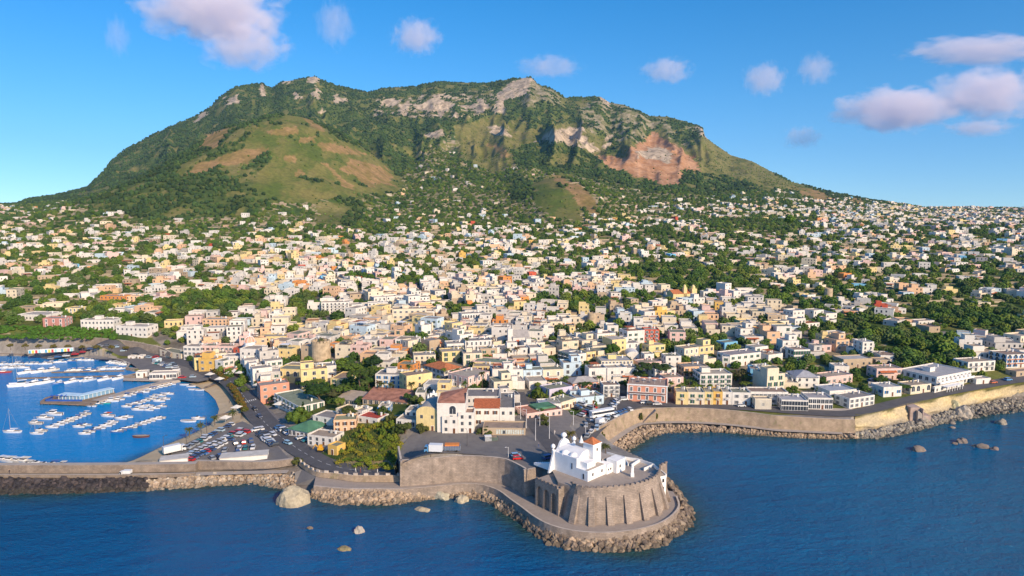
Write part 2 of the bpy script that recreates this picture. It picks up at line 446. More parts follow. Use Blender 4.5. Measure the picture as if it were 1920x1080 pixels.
# ------------------------------------------------------------------ what covers the ground
def PX(s): return [tuple(float(q) for q in p.split(',')) for p in s.split()]
FOREST, GRASS, DRY, ORANGE, ROCK, KG, OLIVE = range(7)
COVER = [(OLIVE, PX('940,228 1000,205 1090,184 1180,198 1320,240 1480,342 1440,352 1290,320 1200,345 1110,292 1000,272')), (OLIVE, PX('850,236 930,220 1000,262 985,300 930,330 870,300')),
    (GRASS, PX('482,229 529,218 560,219 584,224 615,250 639,266 685,281 724,300 737,326 766,344 743,362 665,367 586,380 534,378 467,365 472,344 487,323 516,292 508,279 456,287 467,255')),
    (DRY, PX('369,276 386,255 409,244 425,242 412,266 404,271 381,276')), (OLIVE, PX('412,271 435,248 472,232 480,236 469,248 441,264')),
    (DRY, PX('493,240 550,237 560,250 508,253')), (DRY, PX('563,258 589,258 589,271 563,266')), (DRY, PX('560,220 584,224 614,250 594,250')), (DRY, PX('655,302 706,307 737,328 743,354 690,346 640,315')),
    (DRY, PX('612,305 622,305 668,358 645,350')), (DRY, PX('540,294 558,294 560,305 542,305')), (DRY, PX('560,318 573,318 573,333 560,331')), (DRY, PX('590,270 640,275 690,290 640,292 600,285')),
    (DRY, PX('342,331 375,310 409,297 446,281 487,279 508,279 461,313 430,318 409,310 378,328')), (OLIVE, PX('326,326 368,294 372,300 345,330')), (OLIVE, PX('400,318 430,312 480,305 455,318 425,325')),
    (FOREST, PX('425,242 482,201 524,206 560,219 529,218 482,229 446,240')),
    (ROCK, PX('569,157 578,145 586,139 601,149 588,159')), (ROCK, PX('527,158 540,145 553,150 541,159')), (ROCK, PX('486,170 494,157 501,172 491,179')), (ROCK, PX('422,194 456,174 444,197')), (ROCK, PX('408,186 428,176 425,184')),
    (ROCK, PX('581,178 594,162 601,176 588,187')), (ROCK, PX('551,189 558,171 567,188')), (ROCK, PX('620,189 631,172 654,185 639,192')), (ROCK, PX('363,231 378,207 388,216 372,232')),
    (ROCK, PX('711,202 717,187 744,187 737,199')), (ROCK, PX('745,199 758,187 770,199 756,217')), (ROCK, PX('775,201 820,182 857,195 825,222 800,205')), (ROCK, PX('883,211 905,186 918,205 895,215')), (ROCK, PX('593,212 602,204 606,212')),
    (ROCK, PX('795,248 830,240 835,252 810,257')),
    (ROCK, PX('920,212 935,177 951,159 980,143 998,141 1011,172 969,184 948,192 944,212')), (KG, PX('1003,150 1042,170 1057,185 1037,200 1005,205 965,195 985,185')),
    (FOREST, PX('948,195 1010,203 1081,193 1081,229 1006,240 951,224')),
    (KG, PX('1085,200 1130,178 1220,215 1320,240 1322,262 1380,300 1280,270 1235,240 1200,270 1160,262 1110,245 1085,235')), (ROCK, PX('1120,185 1128,177 1146,192 1135,198')), (ROCK, PX('1310,238 1318,236 1324,256 1312,254')),
    (OLIVE, PX('885,238 925,213 950,226 1006,241 1081,232 1090,237 1040,245 960,250 890,250')),
    (ROCK, PX('1000,268 1032,245 1089,236 1081,278 1053,267 1006,270')), (ROCK, PX('1087,236 1118,284 1087,280')), (ROCK, PX('915,240 950,236 960,252 930,254')),
    (ORANGE, PX('1110,289 1167,297 1180,274 1206,268 1225,250 1277,276 1303,302 1318,323 1279,318 1282,328 1264,349 1225,341 1185,333 1172,326 1144,320')), (ROCK, PX('1180,285 1232,274 1252,280 1260,300 1250,310 1235,300 1205,300')),
    (FOREST, PX('1128,288 1157,244 1160,287')), (ROCK, PX('1125,275 1145,250 1157,245 1135,280')), (FOREST, PX('1277,354 1287,318 1355,341 1355,365 1303,370')), (FOREST, PX('1250,232 1282,232 1316,266 1277,271')),
    (OLIVE, PX('1290,274 1322,258 1370,292 1450,324 1520,352 1560,372 1500,362 1440,352 1360,335 1310,300')), (DRY, PX('1480,352 1540,360 1570,380 1530,378')), (DRY, PX('1590,372 1620,376 1615,384 1595,382')),
    (DRY, PX('1037,328 1058,328 1113,373 1120,415 1085,390')), (GRASS, PX('990,336 1037,328 1085,390 1100,420 1040,415 1000,380')),
    (FOREST, PX('945,340 970,325 996,340 1010,365 965,385')), (FOREST, PX('959,281 995,268 1037,297 1027,318 977,318')), (FOREST, PX('1001,268 1048,266 1081,276 1115,302 1120,320 1160,340 1089,325 1060,310')), (DRY, PX('912,271 930,268 960,290 950,297')),
    (OLIVE, PX('1035,290 1075,290 1090,315 1050,308')), (OLIVE, PX('130,366 205,350 210,358 160,372')), (OLIVE, PX('590,380 650,385 650,425 595,420')), (FOREST, PX('645,372 680,370 685,400 665,428 645,420'))]
M_U = [-400, 0, 120, 250, 330, 450, 520, 650, 740, 770, 850, 950, 1120, 1300, 1450, 1600, 1700, 1920, 2300]
M_V = [384, 386, 378, 408, 412, 404, 378, 376, 362, 300, 250, 300, 340, 362, 360, 374, 384, 389, 394]
GREENS = [PX('285,578 330,556 420,545 500,548 478,572 390,602 310,592'), PX('1150,512 1260,493 1425,510 1435,545 1300,552 1180,532'), PX('1570,600 1640,590 1700,640 1610,652'), PX('1665,640 1800,650 1850,692 1720,694 1655,672'),
          PX('1310,410 1500,412 1510,440 1330,436'), PX('0,612 215,618 222,640 0,634'), PX('0,590 100,580 240,590 280,600 215,618 0,612'), PX('620,780 750,780 752,884 640,878 600,850 640,830'), PX('540,560 600,566 590,580 545,578'),
          PX('1190,430 1260,425 1290,455 1200,452'), PX('1440,560 1560,565 1560,590 1450,585'), PX('1740,580 1900,585 1900,612 1760,610'), PX('640,690 700,680 700,740 655,740'), PX('570,735 640,728 760,745 750,775 640,768 600,785 570,770'), PX('700,690 755,690 750,725 700,728')]
DV = [380, 395, 420, 450, 480, 510, 540, 570, 600, 630, 660, 700, 770]
DU = [-300, 0, 200, 400, 600, 800, 1000, 1200, 1400, 1600, 1800, 2200]
DENS = np.array([[.03, .03, 0, 0, 0, .02, .01, .02, .05, .16, .30, .3], [.08, .08, .05, .02, .02, .03, .04, .13, .24, .28, .32, .3], [.10, .11, .10, .06, .08, .10, .09, .16, .24, .28, .34, .34], [.18, .18, .18, .14, .30, .24, .20, .20, .24, .28, .34, .34],
    [.22, .22, .25, .30, .46, .36, .30, .26, .28, .30, .36, .36], [.20, .20, .34, .42, .62, .60, .50, .32, .20, .24, .28, .3], [.2, .2, .28, .40, .80, .82, .76, .62, .26, .20, .22, .24], [.2, .2, .25, .36, .92, .95, .95, .88, .62, .28, .20, .2],
    [.2, .22, .28, .6, 1, 1, 1, 1, .9, .36, .24, .2], [0, .1, .4, .95, 1, 1, 1, 1, .92, .42, .28, .2], [0, 0, .3, 1, 1, 1, 1, 1, .88, .45, .34, .2], [0, 0, 0, 1, .8, 1, 1, .95, .75, .5, .36, .2], [0, 0, 0, 0, .4, .5, .5, .5, .5, .4, .3, .2]])
def density(u, v):
    fu = np.interp(u, DU, np.arange(len(DU))); fv = np.interp(v, DV, np.arange(len(DV)))
    i = np.clip(fu.astype(int), 0, len(DU) - 2); j = np.clip(fv.astype(int), 0, len(DV) - 2)
    a, b = fu - i, fv - j
    return (DENS[j, i] * (1-a) + DENS[j, i+1] * a) * (1-b) + (DENS[j+1, i] * (1-a) + DENS[j+1, i+1] * a) * b
def cover(x, y, z):
    """class of mountain cover (or -1 in the fields and town) for each ground point"""
    u, v = proj(x, y, z)
    ju = u + 13 * fbm(x / 120, y / 120, 5, 81, .62); jv = v + 9 * fbm(x / 120, y / 120, 5, 91, .62)
    ju = ju + 5 * fbm(x / 22, y / 22, 2, 83); jv = jv + 3 * fbm(x / 22, y / 22, 2, 93)
    cls = np.where(jv < np.interp(ju, M_U, M_V), FOREST, -1)
    cls = np.where(y < 1100, -1, cls)
    mt = (v < 440) & (y > 1100)
    for c, poly in COVER:
        w = np.where(mt)
        ins = in_poly(ju[w], jv[w], poly)
        t = cls[w]; t[ins] = c; cls[w] = t
    # torn edges: scrub creeps into the open slopes and open ground into the woods
    n = fbm(x / 40, y / 40, 4, 101)
    cls = np.where((cls == GRASS) & (n > 0.42), FOREST, cls)
    cls = np.where((cls == KG) & (n > 0.08), FOREST, cls)
    cls = np.where((cls == FOREST) & (n < -0.30), OLIVE, cls)
    n2 = fbm(x / 35, y / 22, 3, 105)
    band = (cls == FOREST) & in_poly(u, v, PX('700,186 925,166 930,214 860,222 700,218')) & (n2 > 0.10)
    cls = np.where(band, ROCK, cls)
    return cls, u, v
def is_green(u, v):
    g = np.zeros(np.shape(u), bool)
    for p in GREENS: g |= in_poly(u, v, p)
    return g

# ------------------------------------------------------------------ the terrain sheet
_a = np.linspace(-0.97, 0.97, 1020)
_ys = [196.0]
while _ys[-1] < 5200:
    y_ = _ys[-1]
    _ys.append(y_ + (1.15 if y_ < 430 else min(1.15 + (y_ - 430) * 0.0056, 9.5) if y_ < 3800 else 60))
_ys = np.array(_ys + [5600, 6300, 7200, 8200])
TA, TY = np.meshgrid(_a, _ys)
TX = TA * TY
TZ = height(TX, TY)
near = TY < 480
xs, ys_, zs = TX[near], TY[near], TZ[near]
dc = sdist(xs, ys_, COAST); dp = sdist(xs, ys_, PLAT); db = line_dist(xs, ys_, BEACH, False)
apron = np.minimum(2.85, -0.9 + 0.34 * dc)
zin = np.minimum(zs, np.where(db < 40, -0.15 + 0.12 * db, 99))
zs = np.where(dc < 0.1, -5.0, np.where(dp > 2.4, zin - 0.25 * (db > 60), np.where((dp > -0.2) & (db < 4), zin, apron)))
uN, vN = proj(xs, ys_, zs); zs = np.where((uN > 640) & (uN < 752) & (vN > 872) & (ys_ < 252), np.minimum(zs, 5.6), zs)
TZ[near] = zs
far_out = (~near) & (TX < -260) & (TY < 900) & ~in_poly(TX, TY, COAST)
TZ[far_out] = -5
terr = grid_mesh('ground', TX, TY, TZ)
x, y, z = TX.ravel(), TY.ravel(), TZ.ravel()
cls, u, v = cover(x, y, z)
nA = fbm(x / 55, y / 55, 4, 111); nB = fbm(x / 22, y / 22, 3, 121); nC = fbm(x / 9, y / 9, 2, 131)
stripe = fbm(x / 60, z / 1.6 + y / 30, 3, 141)
C3 = lambda r, g, b: np.array([r, g, b])
base = np.empty((x.size, 3))
def put(mask, lo, hi, n):
    t = np.clip(n * 0.9 + 0.5, 0, 1)[mask][:, None]
    base[mask] = C3(*lo) * (1 - t) + C3(*hi) * t
allm = np.ones(x.size, bool)
put(allm, (.16, .15, .055), (.20, .165, .075), nB)
dens = density(u, v)
# fields, terraces and gardens between the houses
put(cls == -1, (.075, .115, .020), (.20, .195, .052), nB)
ter = (cls == -1) & (stripe > np.where(v < 470, 0.04, 0.12))
put(ter, (.30, .235, .13), (.40, .33, .22), nC)
put((cls == -1) & (nA > 0.22), (.045, .080, .018), (.08, .125, .028), nC)
urb = (cls == -1) & (dens + 0.35 * nA > 0.66) & ~is_green(u, v)
put(urb, (.16, .14, .11), (.30, .26, .205), nC)
put(cls == FOREST, (.055, .090, .020), (.12, .145, .035), nB)
streak = fbm(x / 14 + 3 * nA, y / 160, 3, 161)
put(cls == GRASS, (.10, .135, .024), (.21, .185, .055), nA + 0.7 * streak)
put(cls == OLIVE, (.12, .135, .03), (.23, .20, .07), nB + .5 * streak)
put(cls == DRY, (.22, .165, .05), (.36, .225, .10), nB + .6 * streak)
put(cls == ORANGE, (.38, .19, .085), (.52, .30, .17), nB + 0.5 * nC + .5 * streak)
put(cls == ROCK, (.27, .215, .15), (.62, .49, .345), nC + 0.6 * nB + .5 * streak)
put(cls == KG, (.15, .15, .05), (.36, .30, .2), nC * 1.3 + nB)
# the sea front: sand, quays, rock shore
dcoast = np.full(x.size, -9.0); m_ = TY.ravel() < 480; dcoast[m_] = dc
front = m_ & (dens < 0.999)
dbe = np.full(x.size, 999.0); dbe[m_] = db
put((y < 470) & ((dens < 0.3) | (v > 778)) & ~is_green(u, v), (.25, .22, .19), (.33, .30, .26), nC)
put((dbe < 24) & (u < 470), (.42, .33, .21), (.52, .42, .28), nC)
put((dbe < 1.6) & (u < 470), (.22, .17, .11), (.26, .21, .14), nC)
dpl = np.full(x.size, 9.0); dpl[m_] = dp
put(m_ & (dpl < 0) & (dbe > 3), (.19, .16, .13), (.27, .23, .19), nC)
put(m_ & (dpl < 0) & (dbe > 3) & (u < 278) & (v > 896), (.045, .04, .04), (.07, .06, .06), nC)
put(is_green(u, v) & (cls == -1) & (stripe < .3), (.06, .095, .016), (.16, .165, .04), nB)
vcol(terr, 'col', base)
terr.polygons.foreach_set('use_smooth', [True] * len(terr.polygons))
m, nt, b = new_mat('terrain', 0.95, 0.1)
geo = nt.node('ShaderNodeNewGeometry')
ca = nt.node('ShaderNodeAttribute', attribute_name='col')
n1 = nt.node('ShaderNodeTexNoise', Scale=0.12, Detail=8.0, Roughness=0.7)
nt.link(geo.outputs['Position'], n1.inputs['Vector'])
f1 = nt.ramp(n1.outputs[0], [(0.3, 0.62), (0.7, 1.25)])
c1 = nt.mix(1.0, ca.outputs['Color'], f1, 'MULTIPLY')
nt.link(c1, b.inputs['Base Color'])
bump = nt.node('ShaderNodeBump', Strength=0.6, Distance=3.0)
n2 = nt.node('ShaderNodeTexNoise', Scale=0.05, Detail=9.0, Roughness=0.65)
nt.link(geo.outputs['Position'], n2.inputs['Vector'])
nt.link(n2.outputs[0], bump.inputs['Height']); nt.link(bump.outputs[0], b.inputs['Normal'])
terr.materials.append(m)
tag(link('ground', terr), kind='structure')
T_CLS = cls.reshape(TX.shape)

# ------------------------------------------------------------------ the sea
HARBOUR = W([(-900, 650), (-300, 655), (0, 661), (160, 664), (250, 680), (350, 700), (420, 735), (425, 780), (380, 812), (300, 845), (215, 876), (-300, 874), (-900, 874)])
sx = np.arange(-560, 561, 4.0); sy = np.concatenate([np.arange(60, 560, 3.5)])
SX, SY = np.meshgrid(sx, sy)
sea = grid_mesh('sea', SX, SY, np.zeros_like(SX))
fx, fy = SX.ravel(), SY.ravel()
dsea = np.abs(sdist(fx, fy, COAST))
har = smooth(-6, 10, sdist(fx, fy, HARBOUR))
bay = smooth(0, 60, sdist(fx, fy, W([(1150, 860), (1230, 810), (1600, 815), (1640, 850), (1400, 905), (1260, 905)])))
shal = np.exp(-(dsea + 5 * fbm(fx / 18, fy / 18, 3, 151)) / 7.0) * (1 - har)
vcol(sea, 'tint', np.stack([har, shal, smooth(-20, 200, fx) * (1 - har)], 1))
m, nt, b = new_mat('sea_water', 0.10, 0.10)
b.inputs['IOR'].default_value = 1.33
ta = nt.node('ShaderNodeAttribute', attribute_name='tint')
sep = nt.node('ShaderNodeSeparateColor'); nt.link(ta.outputs['Color'], sep.inputs[0])
geo = nt.node('ShaderNodeNewGeometry')
mp = nt.node('ShaderNodeMapping'); mp.inputs['Scale'].default_value = (0.006, 0.012, 1)
nt.link(geo.outputs['Position'], mp.inputs['Vector'])
nl = nt.node('ShaderNodeTexNoise', Scale=1.0, Detail=5.0, Roughness=0.6); nt.link(mp.outputs[0], nl.inputs['Vector'])
deep = nt.mix(sep.outputs[2], (.0002, .130, .36), (.0003, .165, .35))
deep = nt.mix(nt.ramp(nl.outputs[0], [(0.35, 0.0), (0.65, 0.6)]), deep, (.0003, .082, .21))
c = nt.mix(sep.outputs[0], deep, (.0005, .21, .52))
c = nt.mix(sep.outputs[1], c, (.028, .085, .090))
nt.link(c, b.inputs['Base Color'])
mp2 = nt.node('ShaderNodeMapping'); mp2.inputs['Scale'].default_value = (0.55, 1.1, 1); mp2.inputs['Rotation'].default_value = (0, 0, 0.3)
nt.link(geo.outputs['Position'], mp2.inputs['Vector'])
w1 = nt.node('ShaderNodeTexNoise', Scale=1.0, Detail=5.0, Roughness=0.62, Distortion=0.4); nt.link(mp2.outputs[0], w1.inputs['Vector'])
mp3 = nt.node('ShaderNodeMapping'); mp3.inputs['Scale'].default_value = (0.10, 0.22, 1); mp3.inputs['Rotation'].default_value = (0, 0, -0.25)
nt.link(geo.outputs['Position'], mp3.inputs['Vector'])
w2 = nt.node('ShaderNodeTexNoise', Scale=1.0, Detail=3.0); nt.link(mp3.outputs[0], w2.inputs['Vector'])
add = nt.node('ShaderNodeMath', operation='MULTIPLY_ADD'); nt.link(w2.outputs[0], add.inputs[0]); add.inputs[1].default_value = 1.6; nt.link(w1.outputs[0], add.inputs[2])
calm = nt.node('ShaderNodeMath', operation='MULTIPLY_ADD'); nt.link(sep.outputs[0], calm.inputs[0]); calm.inputs[1].default_value = -0.75; calm.inputs[2].default_value = 0.9
bump = nt.node('ShaderNodeBump', Distance=2.6); nt.link(add.outputs[0], bump.inputs['Height']); nt.link(calm.outputs[0], bump.inputs['Strength'])
nt.link(bump.outputs[0], b.inputs['Normal'])
sea.materials.append(m)
tag(link('sea', sea), kind='structure')
# the open sea out to the horizon, butted to the near sheet
mb = MB(); L = 40000; x0, x1, y0, y1 = float(sx[0]), float(sx[-1]), float(sy[0]), float(sy[-1])
mb.face([(-L, -L, 0), (L, -L, 0), (L, y0, 0), (-L, y0, 0)]); mb.face([(-L, y1, 0), (L, y1, 0), (L, L, 0), (-L, L, 0)])
mb.face([(-L, y0, 0), (x0, y0, 0), (x0, y1, 0), (-L, y1, 0)]); mb.face([(x1, y0, 0), (L, y0, 0), (L, y1, 0), (x1, y1, 0)])
tag(mb.build('open_sea', m), kind='structure')
# ------------------------------------------------------------------ surface materials of the sea front
def stone_mat(name, c1, c2, mortar, bw=0.8, bh=0.38, stain=(0.16, 0.13, 0.10), moss=None, amount=0.55):
    m, nt, b = new_mat(name, 0.92, 0.12)
    uv = nt.node('ShaderNodeUVMap')
    br = nt.node('ShaderNodeTexBrick', offset=0.5, Scale=1.0)
    br.inputs['Brick Width'].default_value = bw; br.inputs['Row Height'].default_value = bh
    br.inputs['Mortar Size'].default_value = 0.045; br.inputs['Bias'].default_value = 0.0
    br.inputs['Color1'].default_value = (*c1, 1); br.inputs['Color2'].default_value = (*c2, 1); br.inputs['Mortar'].default_value = (*mortar, 1)
    nt.link(uv.outputs[0], br.inputs['Vector'])
    geo = nt.node('ShaderNodeNewGeometry')
    n1 = nt.node('ShaderNodeTexNoise', Scale=0.28, Detail=7.0, Roughness=0.7); nt.link(geo.outputs['Position'], n1.inputs['Vector'])
    col = nt.mix(1.0, br.outputs['Color'], nt.ramp(n1.outputs[0], [(0.28, 0.58), (0.7, 1.22)]), 'MULTIPLY')
    mp = nt.node('ShaderNodeMapping'); mp.inputs['Scale'].default_value = (0.45, 0.06, 1); nt.link(uv.outputs[0], mp.inputs['Vector'])
    n2 = nt.node('ShaderNodeTexNoise', Scale=1.0, Detail=5.0, Roughness=0.65); nt.link(mp.outputs[0], n2.inputs['Vector'])
    col = nt.mix(nt.ramp(n2.outputs[0], [(0.5, 0.0), (0.72, amount)]), col, stain)
    if moss:
        n3 = nt.node('ShaderNodeTexNoise', Scale=0.5, Detail=5.0); nt.link(geo.outputs['Position'], n3.inputs['Vector'])
        col = nt.mix(nt.ramp(n3.outputs[0], [(0.55, 0.0), (0.7, 0.6)]), col, moss)
    nt.link(col, b.inputs['Base Color'])
    bp = nt.node('ShaderNodeBump', Strength=0.7, Distance=0.08); nt.link(br.outputs['Fac'], bp.inputs['Height']); bp.invert = True
    nt.link(bp.outputs[0], b.inputs['Normal'])
    return m
M_BASTION = stone_mat('brown_stone', (.41, .325, .26), (.32, .26, .21), (.27, .22, .185), 1.1, 0.5, (.15, .125, .10))
M_SEAWALL = stone_mat('tan_stone', (.47, .355, .25), (.40, .30, .205), (.34, .26, .19), 0.9, 0.45, (.24, .185, .12), (.20, .19, .08))
M_HARBWALL = stone_mat('rubble_stone', (.34, .27, .21), (.27, .21, .165), (.23, .19, .15), 0.7, 0.5, (.16, .14, .12))
M_BANKWALL = stone_mat('bank_stone', (.36, .29, .23), (.31, .25, .195), (.27, .22, .17), 1.0, 0.5, (.22, .18, .14))
M_CAP = simple_mat('pale_coping', (.52, .44, .36), 0.9, var=0.2)
def ground_mat(name, a, b_, scale=0.25, rough=0.9):
    m, nt, b = new_mat(name, rough, 0.2)
    geo = nt.node('ShaderNodeNewGeometry')
    n1 = nt.node('ShaderNodeTexNoise', Scale=scale, Detail=8.0, Roughness=0.7); nt.link(geo.outputs['Position'], n1.inputs['Vector'])
    nt.link(nt.ramp(n1.outputs[0], [(0.3, a), (0.7, b_)]), b.inputs['Base Color'])
    return m
M_ASPHALT = ground_mat('asphalt', (.085, .082, .085), (.125, .12, .12))
M_ASPHALT_OLD = ground_mat('worn_asphalt', (.15, .14, .135), (.21, .195, .18))
M_PAVING = ground_mat('stone_paving', (.17, .155, .145), (.235, .21, .19), 0.4)
M_PLATFORM = ground_mat('terrace_paving', (.30, .25, .21), (.38, .32, .27), 0.4)
M_CONCRETE = ground_mat('concrete', (.36, .31, .26), (.46, .40, .34), 0.3)
M_SAND = ground_mat('sand', (.46, .355, .215), (.60, .47, .30), 0.15)
M_WHITE = simple_mat('white_paint', (.80, .79, .76), 0.7, var=0.05)
M_LIME = simple_mat('limewash', (.84, .83, .81), 0.85, var=0.06, scale=1.2)
M_LINE = simple_mat('road_paint', (.62, .62, .60), 0.8, var=0.25, scale=3)
M_DARK = simple_mat('dark_opening', (.035, .035, .04), 0.5)
M_TERRACOTTA = simple_mat('terracotta_tiles', (.46, .16, .065), 0.85, var=0.3, scale=4)
M_RUSTROOF = simple_mat('rust_brown_roofing', (.36, .17, .115), 0.85, var=0.35, scale=1.5)
M_METAL = simple_mat('grey_metal', (.42, .43, .44), 0.5, var=0.1, metal=0.3)
M_WOOD = simple_mat('weathered_wood', (.27, .20, .14), 0.9, var=0.25)
M_BLUE = simple_mat('blue_paint', (.03, .10, .40), 0.6, var=0.1)

from mathutils.geometry import delaunay_2d_cdt
def resample(pts, step, closed=False):
    pts = [np.array(p, float) for p in pts]
    if closed: pts = pts + [pts[0]]
    out = []
    for a, b in zip(pts[:-1], pts[1:]):
        n = max(1, int(round(np.linalg.norm(b[:2] - a[:2]) / step)))
        for k in range(n): out.append(a + (b - a) * k / n)
    if not closed: out.append(pts[-1])
    return out
def curve(pts, step):
    """Catmull-Rom through the points, then even steps"""
    P = [np.array(p, float) for p in pts]; P = [2 * P[0] - P[1]] + P + [2 * P[-1] - P[-2]]
    out = []
    for i in range(1, len(P) - 2):
        for t in np.linspace(0, 1, 9)[:-1]:
            a, b, c, d = P[i-1], P[i], P[i+1], P[i+2]
            out.append(0.5 * (2*b + (c-a)*t + (2*a - 5*b + 4*c - d)*t*t + (3*b - a - 3*c + d)*t**3))
    out.append(P[-2])
    acc = [0]
    for a, b in zip(out[:-1], out[1:]): acc.append(acc[-1] + np.linalg.norm((b - a)[:2]))
    n = max(2, int(acc[-1] / step)); out = np.array(out)
    return [np.array([np.interp(s, acc, out[:, k]) for k in range(3)]) for s in np.linspace(0, acc[-1], n + 1)]
def normals(pts):
    N = []
    for i in range(len(pts)):
        a = pts[max(i-1, 0)]; b = pts[min(i+1, len(pts)-1)]
        d = (b - a)[:2]; d = d / (np.linalg.norm(d) + 1e-9); N.append(np.array([-d[1], d[0]]))
    return N
def sheet(name, pts, mat, dz=0.08, step=3.0, zfun=None, kind='structure', parent=None):
    """an area of ground laid over the terrain"""
    b = resample(pts, step, True)
    xs = [p[0] for p in b]; ys = [p[1] for p in b]
    V = [mathutils.Vector((p[0], p[1])) for p in b]
    gx, gy = np.meshgrid(np.arange(min(xs), max(xs), step), np.arange(min(ys), max(ys), step))
    gx, gy = gx.ravel(), gy.ravel()
    ok = sdist(gx, gy, pts) > step * 0.45
    V += [mathutils.Vector((float(a), float(c))) for a, c in zip(gx[ok], gy[ok])]
    E = [(i, (i + 1) % len(b)) for i in range(len(b))]
    vo, eo, fo, *_ = delaunay_2d_cdt(V, E, [], 1, 1e-4)
    X = np.array([v.x for v in vo]); Y = np.array([v.y for v in vo])
    Z = (zfun(X, Y) if zfun else tps(X, Y)) + dz
    me = bpy.data.meshes.new(name)
    fs = []
    for f in fo:
        f = list(f)
        ar = sum(X[f[i]] * Y[f[(i+1) % len(f)]] - X[f[(i+1) % len(f)]] * Y[f[i]] for i in range(len(f)))
        fs.append(f if ar > 0 else f[::-1])
    me.from_pydata(list(zip(X, Y, Z)), [], fs); me.materials.append(mat); me.update()
    o = link(name, me, parent)
    if kind: o['kind'] = kind
    return o
def ribbon(name, center, width, mat, dz=0.1, step=2.5, kerb=None, zfun=None, kind='structure'):
    C_ = curve(center, step); N = normals(C_)
    wd = width if callable(width) else (lambda t: width)
    rows = []
    for i, (c, n) in enumerate(zip(C_, N)):
        w = wd(i / (len(C_) - 1)) / 2
        rows.append([c[:2] + n * w * k for k in (-1, -0.5, 0, 0.5, 1)])
    A = np.array(rows); X, Y = A[..., 0], A[..., 1]; Z = (zfun(X, Y) if zfun else tps(X, Y)) + dz
    me = grid_mesh(name, X, Y, Z); me.materials.append(mat)
    if me.polygons[0].normal.z < 0: me.flip_normals()
    o = link(name, me)
    if kind: o['kind'] = kind
    return o, C_, N
def wall(name, base, tops, mat, batter=0.6, thick=0.8, cap=None, step=None, smooth_=True, inner=1.6, capover=0.0, parent=None, dz0=0.0):
    """a wall that stands on the line 'base' (outer foot); land lies to the left of the line"""
    pts = curve(base, step) if smooth_ else resample(base, step or 6)
    L0 = [0]
    for a, b in zip(pts[:-1], pts[1:]): L0.append(L0[-1] + float(np.linalg.norm((b - a)[:2])))
    if callable(tops): T = [tops(p) for p in pts]
    elif isinstance(tops, (int, float)): T = [tops] * len(pts)
    else:
        bl = [0]
        for a, b in zip(base[:-1], base[1:]): bl.append(bl[-1] + math.dist(a[:2], b[:2]))
        T = list(np.interp(np.array(L0) / L0[-1], np.array(bl) / bl[-1], tops))
    N = normals(pts); mb = MB()
    pr = []
    for p, n, t in zip(pts, N, T):
        o0 = (p[0], p[1], p[2] + dz0); q = p[:2] + n * batter; o1 = (q[0], q[1], t)
        r = q + n * thick; o2 = (r[0], r[1], t); o3 = (r[0], r[1], t - inner)
        pr.append((o0, o1, o2, o3))
    for i in range(len(pts) - 1):
        a, b = pr[i], pr[i+1]; s0, s1 = L0[i], L0[i+1]
        mb.face([a[0], b[0], b[1], a[1]], 0, uv=[(s0, a[0][2]), (s1, b[0][2]), (s1, b[1][2]), (s0, a[1][2])])
        mb.face([a[1], b[1], b[2], a[2]], 1, uv=[(s0, 0), (s1, 0), (s1, thick), (s0, thick)])
        mb.face([a[2], b[2], b[3], a[3]], 0, uv=[(s0, a[2][2]), (s1, b[2][2]), (s1, b[3][2]), (s0, a[3][2])])
    for e, fl in ((pr[0], False), (pr[-1], True)):
        q = [e[0], e[1], e[2], (e[2][0], e[2][1], e[0][2])]
        mb.face(q if not fl else q[::-1], 0, uv=[(0, e[0][2]), (0, e[1][2]), (thick, e[1][2]), (thick, e[0][2])] if not fl else [(thick, e[0][2]), (thick, e[1][2]), (0, e[1][2]), (0, e[0][2])])
    o = mb.build(name, [mat, cap or mat], parent)
    return o, pts, N, T
def posts_along(name, pts, N, T, spacing, size, h, mat, parent, off=0.4, skip=0):
    """alike posts as parts, sharing one mesh"""
    w, d = size; mb = MB(); mb.box(-w/2, -d/2, 0, w/2, d/2, h)
    me = mb.data(name, [mat]); acc = 0.0; last = None; out = []
    for i in range(len(pts) - 1):
        a, b = pts[i], pts[i+1]; L = float(np.linalg.norm((b - a)[:2]))
        while acc < L:
            t = acc / L; p = a + (b - a) * t; z = T[i] + (T[i+1] - T[i]) * t; n = N[i]
            o = link(name, me, parent); q = p[:2] + n * off
            o.location = (q[0], q[1], z); o.rotation_euler = (0, 0, math.atan2(b[1] - a[1], b[0] - a[0])); out.append(o)
            acc += spacing
        acc -= L
    return out

# ------------------------------------------------------------------ roads, squares, sand
def GP_(pts): return [G(*p) for p in pts]
ribbon('coast_road', GP_([(300, 660), (345, 680), (374, 690), (402, 702), (430, 714), (447, 730), (460, 747), (476, 768), (499, 795), (530, 822), (568, 848), (606, 868)]) + [at(650, 880, 5.5), at(700, 884.5, 5.7), at(745, 885, 5.7)], lambda t: 8.0 + 2.5 * (0.18 < t < 0.75) , M_ASPHALT, 0.12, zfun=lambda x, y: np.where(x > -75, np.minimum(tps(x, y), 5.75), tps(x, y)))
ribbon('harbour_road', GP_([(-260, 653), (-120, 653), (0, 655), (80, 656), (160, 657), (230, 659), (290, 664), (330, 674)]), 9.0, M_ASPHALT, 0.10)
sheet('harbour_quay', GP_([(155, 669), (200, 671), (228, 680), (243, 688), (262, 693), (300, 697), (325, 713), (345, 714), (372, 716), (392, 712), (385, 700), (362, 685), (330, 672), (285, 665), (200, 663)]), M_ASPHALT_OLD, 0.07, zfun=lambda x, y: np.maximum(tps(x, y), 1.7))
sheet('car_park', GP_([(300, 872), (326, 849), (356, 828), (415, 802), (455, 790), (475, 800), (500, 818), (522, 838), (545, 862), (508, 868), (440, 868), (370, 870)]), M_ASPHALT_OLD, 0.07)
